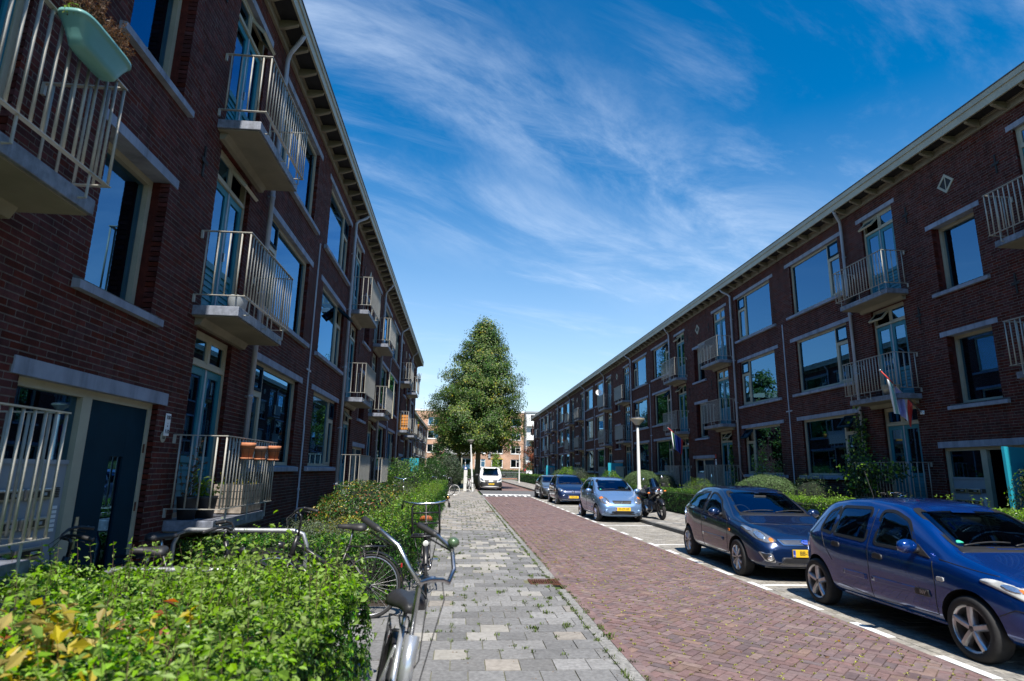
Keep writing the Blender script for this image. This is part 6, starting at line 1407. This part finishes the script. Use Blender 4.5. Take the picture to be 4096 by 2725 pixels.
    if stand: MB().tube([(-.03, .30, .26), (-.16, .33, .012), (-.20, .30, .012)], .008, 6).build('kickstand', 'steel', t, smooth=True)
    MB().bbox(-.025, .025, .86, .88, .55, .60, .008).build('rear_light', 'lamp_red', t) if rear_rack else None
    return t
b1 = bike('silver and black bicycle with dark grips and green bell, nearest the camera', (-.39, 3.40, .012), math.radians(7.5), .17, math.radians(40), 'bike_silver', bar='rise', bar_m='steel', fork_m='bike_black', bell=('bell_green', 1), sh=.94, bh=1.17, lamp=False, rear_rack=True, thick=1.5, ss=1.25)
text('Lagos', .07, 'cyan', b1, Matrix.Translation((.03, -.13, .40)) @ Matrix.Rotation(math.radians(52), 4, 'X') @ Matrix.Rotation(PI/2, 4, 'Z'), 'frame_lettering')
bike('black bicycle with rear carrier parked between the near hedge and the rail', (-1.50, 7.30, .0), math.radians(-90+4), -.05, math.radians(14), 'bike_black', bar='flat', bar_m='bike_black', style='sport', sh=1.02, bh=1.16, R=.355, thick=1.25, ss=1.12)
bike('black transport bicycle with front carrier, brown saddle and brass bell on the pavement', (-.42, 9.05, .012), math.radians(3), -.045, 0, 'bike_black', bar='wide', bar_m='chrome', saddle_m='saddle_brown', front_rack=True, rear_rack=True, sh=.96, bh=1.19, bell=('brass', 1))
bike('bicycle with white tyres sticking out of the far end of the long hedge', (-.85, 39.6, .012), math.radians(90), .04, 0, 'bike_black', 'tyre_white', bar='wide', near=False, sh=.95, bh=1.1, lamp=False)
bike('white bicycle parked between the grey post and the left street lamp', (.75, 45.9, .012), math.radians(12), .03, math.radians(25), 'bike_white', 'tyre_white', bar='flat', bar_m='bike_black', near=False, sh=.95, bh=1.12, lamp=False, rear_rack=False)
bike('bicycle half buried in the shrubs with silver handlebar showing', (-1.75, 18.4, .25), math.radians(160), .05, math.radians(30), 'bike_silver', bar='oma', near=False, sh=.95, bh=1.12)
bike('bicycle behind the long hedge with only chrome handlebar showing', (-1.5, 31.5, .1), math.radians(75), .05, 0, 'bike_black', bar='wide', near=False, sh=.95, bh=1.15)
bike('bicycle near the hedge end with yellow light on its handlebar', (-1.1, 37.2, .1), math.radians(80), .05, 0, 'bike_black', bar='wide', near=False, sh=.95, bh=1.15)
bike('dark bicycle beside the entrance door with long black grips', (-3.0, 5.75, .0), math.radians(-70), .06, math.radians(10), 'bike_black', bar='flat', bar_m='bike_black', style='sport', sh=.95, bh=1.06)
bike('dark bicycle left of the number plate with shiny black saddle showing', (-2.75, 6.75, .0), math.radians(100), -.05, 0, 'bike_black', bar='flat', bar_m='bike_black', sh=.98, bh=1.02)
bike('bicycle behind the right hedge with chrome handlebar above the blue car', (10.4, 14.1, .09), math.radians(70), .05, math.radians(15), 'bike_black', bar='oma', sh=.92, bh=1.16)
# galvanised bicycle racks
def rail(label, x0, x1, y, z):
    t = thing('bicycle_rail', label, 'bike rail', ((x0+x1)/2, y, 0)); a, b = x0-(x0+x1)/2, x1-(x0+x1)/2
    MB().tube([(a, 0, -.02), (a, 0, z-.16), (a+.05, 0, z-.04), (a+.16, 0, z), (b-.16, 0, z), (b-.05, 0, z-.04), (b, 0, z-.16), (b, 0, -.02)], .026, 12).build('tube', 'galv', t, smooth=True); MB().lathe([(.06, .012), (.06, 0)], (a, 0, 0), 12).lathe([(.06, .012), (.06, 0)], (b, 0, 0), 12).build('foot_plate', 'galv', t)
rail('galvanised tube bicycle rail behind the black bicycle', -3.3, -1.78, 7.58, .93); rail('galvanised tube bicycle rail at the back of the near hedge', -3.05, -1.75, 5.62, .79)
# ================================================================ MOTORCYCLE
def motorcycle():
    t = thing('motorcycle', 'black touring motorcycle with twin headlights parked on the right pavement', 'motorcycle', (6.95, 21.45, .1), math.radians(6)); t.rotation_euler = (0, -.13, math.radians(4))
    mat('moto_black', (.012, .012, .014), .25, var=.1, coat=.6); R = .33
    for nm, y, wd in (('front', -.78, .055), ('rear', .78, .07)):
        w_ = MB().lathe([(R*.72, -wd), (R*.86, -wd*1.15), (R*.96, -wd*.8), (R, -wd*.3), (R, wd*.3), (R*.96, wd*.8), (R*.86, wd*1.15), (R*.72, wd)], n=40, axis='x').build('wheel', 'rubber', t, smooth=True, loc=(0, y, R))
        rm = MB().lathe([(R*.74, -wd), (R*.68, -wd*.6), (R*.66, 0), (R*.68, wd*.6), (R*.74, wd)], n=36, axis='x')
        for i in range(5 if nm == 'front' else 5):
            for e in (-.13, .13):
                a = 2*PI*i/5+e; rm.tube([(0, math.cos(2*PI*i/5)*.04, math.sin(2*PI*i/5)*.04), (0, math.cos(a)*R*.68, math.sin(a)*R*.68)], .010, 6)
        rm.build('rim', 'alloy_dark', w_, smooth=True); MB().lathe([(.08, -.075), (.14, -.075), (.14, -.07), (.08, -.07)], n=24, axis='x').build('brake_disc', 'steel', w_)
    fk = MB()
    for e in (-1, 1): fk.tube([(e*.09, -.80, R), (e*.095, -.68, .62), (e*.095, -.56, .98)], [.032, .028, .022], 10)
    fk.build('fork', 'blackmetal', t, smooth=True)
    mg = MB(); V = []; F = []
    for i, a in enumerate(np.linspace(math.radians(35), math.radians(150), 14)):
        for x, dr in ((-.085, .0), (-.06, .045), (.06, .045), (.085, .0)): V.append((x, -.78+math.cos(a)*(R+.03+dr), R+math.sin(a)*(R+.03+dr)))
        if i: F += [((i-1)*4+j, (i-1)*4+j+1, i*4+j+1, i*4+j) for j in range(3)]
    mg.add(V, F).build('mudguard', 'moto_black', t, smooth=True)
    def loft(secs, name, m, parent=t):
        V = []; F = []; k = 12
        for i, (y, zc, hw_, hh) in enumerate(secs):
            for j in range(k): a = 2*PI*j/k; ca, sa = math.cos(a), math.sin(a); V.append((hw_*math.copysign(abs(ca)**.75, ca), y, zc+hh*math.copysign(abs(sa)**.75, sa)))
            if i: F += [((i-1)*k+j, (i-1)*k+(j+1) % k, i*k+(j+1) % k, i*k+j) for j in range(k)]
        F += [tuple(range(k))[::-1], tuple(range((len(secs)-1)*k, len(secs)*k))]; return MB().add(V, F).build(name, m, parent, smooth=True)
    loft([(-.86, .96, .06, .06), (-.80, .96, .15, .12), (-.68, .95, .19, .17), (-.50, .92, .21, .20), (-.34, .86, .20, .22), (-.2, .80, .16, .2)], 'fairing', 'moto_black')
    loft([(-.35, .93, .12, .10), (-.2, .97, .19, .13), (.0, .96, .19, .13), (.18, .90, .14, .10), (.25, .86, .1, .07)], 'fuel_tank', 'moto_black')
    loft([(.12, .86, .10, .05), (.3, .84, .15, .055), (.55, .87, .16, .06), (.8, .93, .15, .06), (.92, .95, .10, .04)], 'seat', 'leather_black'); loft([(.3, .74, .08, .06), (.6, .80, .11, .07), (.95, .86, .09, .06), (1.02, .86, .06, .04)], 'tail', 'moto_black')
    loft([(-.38, .48, .10, .16), (-.2, .46, .20, .22), (.05, .46, .21, .22), (.3, .48, .15, .2), (.42, .46, .1, .12)], 'engine', 'pipe_dark')
    en = MB()
    for k_ in range(7): en.bbox(-.225, .225, -.16, .12, .50+k_*.026, .512+k_*.026, .004)
    en.lathe([(.11, -.26), (.12, -.24), (.12, .24), (.11, .26)], (0, .05, .36), 18, 'x'); en.build('engine_cases', 'steel', t, smooth=True); loft([(-.38, .25, .14, .02), (-.1, .22, .18, .03), (.2, .24, .14, .02)], 'bash_plate', 'alloy_dark')
    ex = MB(); ex.tube([(-.12, -.3, .45), (-.16, -.36, .30), (-.18, -.2, .22), (-.2, .2, .26), (-.22, .45, .36)], .022, 10); ex.build('exhaust_pipe', 'steel', t, smooth=True); MB().tube([(-.23, .42, .36), (-.25, .5, .42), (-.27, .95, .62), (-.27, .99, .64)], [.03, .06, .06, .045], 14).build('silencer', 'alloy', t, smooth=True)
    ws = MB(); V = []; F = []
    for i, f in enumerate(np.linspace(0, 1, 8)):
        for j, a in enumerate(np.linspace(-1, 1, 9)): hw_ = .17+.02*f-.06*f*f; V.append((a*hw_, -.70+.20*f+.10*a*a, 1.06+.34*f-.03*a*a))
        if i: F += [((i-1)*9+j, (i-1)*9+j+1, i*9+j+1, i*9+j) for j in range(8)]
    glassmat('smoke', .12, (.10, .10, .11), .02); ws.add(V, F).build('windshield', 'smoke', t, smooth=True, fix=False)
    for e in (-1, 1):
        h = MB().ball((e*.085, -.85, .94), (.075, .045, .075), 16).build('headlight', 'lamp_bright', t, smooth=True); MB().tube([(e*.1, -.52, 1.06), (e*.30, -.46, 1.12), (e*.40, -.36, 1.13)], .012, 8).build('handlebar', 'blackmetal', t, smooth=True); MB().cyl((e*.29, -.465, 1.12), (e*.41, -.35, 1.13), .019, n=10).build('grip', 'rubber', t, smooth=True)
        MB().bbox(e*.34-.06, e*.34+.06, -.56, -.44, 1.07, 1.19, .03).build('hand_guard', 'blackplastic', t); MB().tube([(e*.24, -.50, 1.12), (e*.32, -.50, 1.30), (e*.34, -.48, 1.36)], .007, 6).build('mirror_stalk', 'blackmetal', t, smooth=True); MB().ball((e*.345, -.49, 1.40), (.065, .03, .045), 12).build('mirror', 'chrome', t, smooth=True)
        MB().ball((e*.30, -.66, .93), (.05, .035, .03), 12).build('indicator', 'lamp_orange', t, smooth=True)
    gr_ = MB(); gr_.tube([(-.13, .62, .95), (-.14, .95, 1.0), (.14, .95, 1.0), (.13, .62, .95)], .012, 8); gr_.tube([(-.12, .78, .98), (.12, .78, .98)], .010, 6); gr_.build('luggage_rack', 'alloy', t, smooth=True)
    fr = MB()
    for e in (-1, 1): fr.tube([(e*.1, -.45, .9), (e*.17, -.1, .66), (e*.15, .3, .6), (e*.12, .78, R)], .02, 8); fr.tube([(e*.15, .3, .6), (e*.13, .9, .85)], .014, 8)
    fr.build('frame', 'blackmetal', t, smooth=True); MB().tube([(-.12, .1, .3), (-.30, .2, -.0)], .012, 8).build('side_stand', 'blackmetal', t, smooth=True)
    text('RR', .06, 'red', t, Matrix.Translation((0, -.865, 1.02)) @ Matrix.Rotation(PI/2, 4, 'X'), 'decal'); MB().bbox(-.03, .03, -.3, -.1, .3, .45, .01).build('radiator', 'dark', t)
motorcycle()
# ================================================================ STREET FURNITURE AND SMALL THINGS
def lamp_post(label, loc, H=3.85, lean=(0, 0)):
    t = thing('street_lamp', label, 'street lamp', loc, group='white street lamps'); t.rotation_euler = (lean[0], lean[1], 0)
    mat('lamp_white', (.72, .72, .70), .5, var=.05, nscale=3, dirt=.25) if 'lamp_white' not in MT else None
    mat('lamp_bowl', (.42, .38, .28), .35, var=.08, coat=.5) if 'lamp_bowl' not in MT else None
    MB().lathe([(.09, 0), (.086, .9), (.075, 1.1), (.066, 1.15), (.048, H-.42), (.044, H-.35)], n=18).build('pole', 'lamp_white', t, smooth=True)
    MB().lathe([(.05, H-.36), (.075, H-.34), (.08, H-.30), (.05, H-.30)], n=16).build('collar', 'blackmetal', t, smooth=True)
    MB().lathe([(.07, H-.30), (.13, H-.22), (.27, H-.09), (.285, H-.05), (.27, H-.035)], n=28).build('bowl', 'lamp_bowl', t, smooth=True)
    MB().lathe([(.285, H-.05), (.29, H-.03), (.24, H-.005), (.1, H+.015), (0, H+.02)], n=28).build('cap', 'pipe_dark', t, smooth=True)
    MB().box(-.04, .04, -.108, -.095, .45, .8).build('access_door', 'lamp_white', t)
lamp_post('white street lamp beside the motorcycle on the right pavement', (6.72, 22.35, .1), 3.63); lamp_post('slightly leaning white street lamp beside the white bicycle on the left', (1.05, 46.95, .012), 3.95, (0, -.07)); lamp_post('farthest white street lamp on the right pavement near the end', (7.6, 77.2, .1), 4.0)
t = thing('parking_meter', 'tall pale grey post with blue top beside the white bicycle', 'parking meter', (.48, 48.3, 0)); MB().bbox(-.135, .135, -.12, .12, 0, 1.62, .015).build('pillar', 'screen_white', t); MB().bbox(-.12, .12, -.10, .10, 1.63, 1.9, .04).build('blue_head', 'blue', t); MB().box(-.07, .07, -.104, -.10, 1.70, 1.84).build('display', 'white', t); MB().box(-.1, .1, -.123, -.118, .55, .56).build('door_gap', 'dark', t)
t = thing('litter_bin', 'black wheeled bin in the shade of the far left pavement', 'bin', (-.75, 70, 0)); MB().prism([(-.26, .12), (.26, .12), (.32, .95), (-.32, .95)], -.28, .28, 'y').build('bin_body', 'blackplastic', t); MB().bbox(-.34, .34, -.33, .33, .95, 1.05, .03).build('lid', 'blackplastic', t)
for e in (-1, 1): MB().lathe([(.0, -.03), (.1, -.03), (.1, .03), (0, .03)], (e*.25, .22, .1), 14, 'x').build('wheel', 'rubber', t)
# fence at the end of the street
t = thing('garden_fence', 'pale grey metal bar fence at the end of the street', 'fence', (10.9, 116.2, 0)); fm = MB(); fm.box(-3.2, 3.4, -.03, .03, 1.25, 1.32); fm.build('top_rail', 'galv', t); MB().box(-3.2, 3.4, -.03, .03, .15, .21).build('bottom_rail', 'galv', t)
pk = MB().box(-.02, .02, -.02, .02, .2, 1.26).mesh('picket', 'galv')
for x in np.arange(-3.1, 3.4, .22): obj('picket', pk, t, loc=(x, 0, 0))
MB().box(-3.4, 3.5, -.15, .15, -.02, .12).build('base', 'terracotta', t)
t = thing('play_house', 'small white play house with red and green roof at the street end', 'play house', (13.0, 113.5, 0)); MB().box(-.55, .55, -.5, .5, 0, 1.7).build('wall', 'white', t); MB().prism([(-.9, 1.6), (-.78, 1.5), (.06, 3.0), (-.02, 3.1)], -.7, .7, 'y').build('roof', 'red', t); MB().prism([(.9, 1.6), (.78, 1.5), (-.02, 2.96), (.06, 3.06)], -.72, .68, 'y').build('roof', 'green', t); MB().prism([(-.6, 1.7), (.6, 1.7), (0, 2.8)], -.5, -.45, 'y').build('gable', 'green', t)
# flags on the right facade
def flag(label, base, tip, bands, W_, H_, seed):
    t = thing('flag', label, 'flag', base); b = Vector((0, 0, 0)); e = Vector(tip)-Vector(base); MB().tube([b, e], .014, 8).build('pole', 'steel', t, smooth=True); MB().tube([e*.62, e], .018, 8).build('pole_band', 'red', t, smooth=True); MB().ball(tuple(e), .03, 10).build('finial', 'steel', t, smooth=True); MB().bbox(-.01, .05, -.05, .05, -.05, .05, .01).build('holder', 'white', t)
    rnd_ = random.Random(seed); nx, nz = 26, 30; a0, a1 = e*.22, e*.84; ph = rnd_.random()*6
    def P_(i, j):
        u, v = i/nx, j/nz; p = a0+(a1-a0)*u; top = p.copy(); gather = .55*v; cx_ = a0+(a1-a0)*(.45)
        x = top+(cx_-top)*gather*.6; y = v*H_*(1-.25*abs(u-.35)); fold = .09*math.sin(u*13+ph+v*1.5)*min(1, v*2.2)
        return (x.x+fold*.5, x.y+fold, top.z*(1-v)+min(top.z, cx_.z)*v-y)
    for k, (m, s0, s1) in enumerate(bands):
        V = []; F = []; i0, i1 = int(nx*s0), int(nx*s1)
        for i in range(i0, i1+1):
            for j in range(nz+1): V.append(P_(i, j))
        w_ = nz+1
        for i in range(i1-i0):
            for j in range(nz): F.append((i*w_+j, (i+1)*w_+j, (i+1)*w_+j+1, i*w_+j+1))
        MB().add(V, F).build('cloth', m, t, smooth=True, fix=False)
flag('faded red, white, green and lilac flag hanging on the near right facade', (11.50, 13.97, 3.27), (10.6, 14.08, 4.33), [('red', 0, .2), ('white', .2, .36), ('lilac', .36, .72), ('white', .72, .82), ('mint', .82, .93), ('white', .93, 1)], .9, .66, 2)
flag('red, white, blue and green flag farther along the right facade', (11.50, 29.65, 3.13), (10.5, 29.68, 3.93), [('red', 0, .2), ('blue', .2, .75), ('white', .75, .84), ('green', .84, .94), ('white', .94, 1)], .9, .8, 5)
# number plate beside the left entrance: 100 t/m 110
t = thing('house_number_sign', 'white house number sign reading 100 to 110 beside the left entrance', 'sign', (-3.595, 7.66, 2.15)); t.rotation_euler = (PI/2, 0, PI/2)
MB().bbox(-.065, .065, -.135, .135, 0, .006, .004).build('plate', 'white', t)
for s_, y_, h_ in (('100', .085, .07), ('t', .015, .03), ('m', -.015, .03), ('110', -.085, .07)): text(s_, h_, 'text_dark', t, Matrix.Translation((0, y_, .0085)))
t = thing('house_number_sign', 'faded round number plate behind the white number sign', 'sign', (-3.603, 7.62, 2.00)); t.rotation_euler = (PI/2, 0, PI/2)
MB().lathe([(0, .003), (.065, .003), (.068, 0)], n=20).build('plate', 'lamp_bowl', t); text('110', .05, 'text_dark', t, Matrix.Translation((0, -.012, .005)))
t = thing('house_number_sign', 'white house number sign beside the second right entrance', 'sign', (11.51, 26.38, 2.15)); t.rotation_euler = (PI/2, 0, -PI/2); MB().bbox(-.075, .075, -.17, .17, 0, .006, .004).build('plate', 'white', t); text('93', .085, 'text_dark', t, Matrix.Translation((0, .09, .0085))); text('103', .07, 'text_dark', t, Matrix.Translation((0, -.1, .0085)))
t = thing('wall_plaque', 'small red sign above the white number sign by the second right entrance', 'sign', (11.51, 26.38, 2.45)); t.rotation_euler = (PI/2, 0, -PI/2); MB().bbox(-.06, .06, -.09, .09, 0, .006, .004).build('plate', 'red', t)
mat('terracotta_old', (.36, .21, .15), .85, var=.2, nscale=9)
# flower pots in wire holders on the near balcony
def pot(label, y, r, h, m):
    t = thing('flower_pot', label, 'flower pot', (-2.88, y, 1.77), group='pots on the near balcony rail')
    MB().lathe([(r*.55, 0), (r*.66, 0), (r*.92, h*.75), (r*1.02, h*.76), (r*1.04, h), (r*.94, h), (r*.9, h*.8), (.01, h*.78)], n=22).build('pot_body', m, t, smooth=True); MB().lathe([(0, -.012), (r*.82, -.012), (r*.9, .012), (r*.84, .012), (r*.78, 0)], n=22).build('saucer', 'terracotta', t, smooth=True)
    wr_ = MB()
    for z, rr in ((-.015, r*.9), (h*.62, r*1.08)): wr_.tube([(math.cos(a)*rr, math.sin(a)*rr, z) for a in np.linspace(0, 2*PI, 18, endpoint=False)], .003, 5, closed=True)
    for a in np.linspace(0, 2*PI, 6, endpoint=False): wr_.tube([(math.cos(a)*r*.9, math.sin(a)*r*.9, -.015), (math.cos(a)*r*1.08, math.sin(a)*r*1.08, h*.62)], .0025, 4)
    for e in (-.05, .05): wr_.tube([(-r*1.0, e, h*.62), (-r*1.02, e, h+.05), (-r*1.02-.05, e, h+.08), (-r*1.02-.075, e, h+.03)], .003, 5)
    wr_.build('wire_holder', 'blackmetal', t)
pot('terracotta pot in a wire holder, nearest on the balcony rail', 8.46, .10, .21, 'terracotta'); pot('small weathered pot in the middle of the balcony rail', 9.0, .09, .18, 'terracotta_old'); pot('terracotta pot in a wire holder, farthest on the balcony rail', 9.62, .10, .21, 'terracotta')
# things standing on balconies
t = thing('wooden_planter', 'weathered wooden crate planter with yellow flowers on the ground floor balcony', 'planter', (-3.24, 9.35, 1.0)); pn = MB()
for k_ in range(4):
    b_ = MB(); b_.box(-.2, .2, -.42, -.40, .02+k_*.10, .11+k_*.10); b_.box(-.2, .2, .40, .42, .02+k_*.10, .11+k_*.10); b_.box(.18, .2, -.40, .40, .02+k_*.10, .11+k_*.10); b_.box(-.2, -.18, -.40, .40, .02+k_*.10, .11+k_*.10); b_.build('plank', 'wood_grey', t)
MB().box(-.18, .18, -.4, .4, .3, .36).build('soil', 'soil', t); shoots('flowers', [(random.uniform(-.15, .15), random.uniform(-.35, .35), .36) for _ in range(16)], t, 'leaf_yellow', .1, .25, .03, 'leaf_privet', 5)
def tub(label, loc, r, h, m, plant=None):
    t = thing('plant_pot', label, 'plant pot', loc); MB().lathe([(r*.7, 0), (r*.75, 0), (r, h*.9), (r*1.05, h), (r*.93, h), (r*.9, h*.88), (.01, h*.85)], n=24).build('pot_body', m, t, smooth=True)
    if plant: shoots('plant', [(random.uniform(-.7, .7)*r, random.uniform(-.7, .7)*r, h*.85) for _ in range(plant[1])], t, plant[0], plant[2]*.5, plant[2], plant[3], 'leaf_olive', 6)
tub('dark plant pot with fresh green leaves on the ground floor balcony', (-3.3, 8.35, 1.0), .14, .28, 'blackplastic', ('leaf_lime', 12, .4, .08)); tub('dark pot with withered brown stems on the ground floor balcony', (-3.42, 8.1, 1.0), .13, .28, 'blackplastic', ('leaf_brown', 14, .8, .05))
tub('white and dark striped pot on the first floor balcony', (-3.28, 8.55, 3.75), .14, .30, 'screen_grey'); tub('beige tub on the first floor balcony above the near flag', (11.2, 14.55, 3.75), .22, .28, 'lamp_bowl'); tub('grey tub on the second floor balcony near the right edge', (11.1, 15.6, 6.5), .15, .25, 'blackplastic')
tub('orange hanging planter on a far left balcony rail', (-2.98, 41.3, 4.35), .14, .26, 'orange', ('leaf_young', 10, .25, .06)); tub('planter with grasses on the topmost far left balcony', (-3.05, 41.0, 7.5), .16, .2, 'blackplastic', ('leaf_brown', 26, .5, .05)); tub('pot of red flowers on a far right balcony rail', (10.85, 62.6, 4.7), .16, .2, 'terracotta', ('leaf_red', 14, .25, .06)); tub('pot of pink flowers on a distant right balcony rail', (10.85, 66.0, 4.7), .16, .2, 'terracotta', ('leaf_red', 14, .25, .06))
t = thing('balcony_screen', 'orange wooden screen standing on a far left balcony', 'screen', (-3.25, 34.2, 3.75))
for k_ in range(5): MB().box(-.28, .28, -.02, .02, .06+k_*.17, .20+k_*.17).build('plank', 'orange', t)
for e in (-.26, .26): MB().box(e-.02, e+.02, -.03, .03, 0, 1.0).build('post', 'orange', t)
# big mint planter on the nearest high balcony
t = thing('balcony_planter', 'mint green plastic planter with dried brown plant on the top left balcony', 'planter', (-2.83, 4.13, 4.57)); sec = []; V = []; F = []
for i, (z, hx, hy) in enumerate(((0, .055, .22), (.02, .07, .25), (.06, .078, .27), (.12, .092, .31), (.16, .105, .34), (.185, .112, .355), (.19, .122, .37), (.215, .122, .37), (.215, .105, .35), (.17, .095, .33))):
    k = 28
    for j in range(k):
        a = 2*PI*j/k; ca, sa = math.cos(a), math.sin(a); V.append((hx*math.copysign(abs(ca)**.55, ca), hy*math.copysign(abs(sa)**.4, sa), z))
    if i: F += [((i-1)*k+j, (i-1)*k+(j+1) % k, i*k+(j+1) % k, i*k+j) for j in range(k)]
F += [tuple(range(28))[::-1], tuple(range(9*28, 10*28))]; V = [(x, y*.88, z) for x, y, z in V]; MB().add(V, F).build('tub', 'mint', t, smooth=True)
shoots('dried_heather', [(random.uniform(-.07, .07), random.uniform(-.3, .34), .17) for _ in range(170)], t, 'leaf_brown', .14, .36, .022, 'twig', 12); shoots('green_sprig', [(random.uniform(-.05, .05), random.uniform(-.33, -.2), .17) for _ in range(12)], t, 'leaf_young', .06, .12, .025, 'twig', 5)
hk = MB()
for e in (-.25, .25): hk.tube([(-.10, e, .2), (-.16, e, .235), (-.185, e, .18)], .006, 6)
hk.build('hook', 'blackmetal', t)
# reed or glass wind screen on a left balcony
t = thing('wind_screen', 'clear glass wind screen standing on a first floor balcony far left', 'screen', (-3.0, 25.3, 3.75)); MB().box(-.01, 0, -.9, .9, 1.05, 1.75).build('pane', 'glass_far', t); ff = MB(); ff.box(-.02, .02, -.92, -.88, .02, 1.78); ff.box(-.02, .02, .88, .92, .02, 1.78); ff.box(-.02, .02, -.88, .88, 1.75, 1.79); ff.build('frame', 'cream', t)
t = thing('satellite_dish', 'small white dish on the second floor balcony of the right block', 'satellite dish', (11.0, 47.0, 7.9)); MB().lathe([(.02, .0), (.16, .03), (.26, .08), (.265, .085)], n=20).xf(Matrix.Rotation(math.radians(70), 4, 'X')).build('dish', 'white', t, smooth=True); MB().tube([(0, 0, 0), (0, .08, -.25)], .015, 6).build('arm', 'steel', t)
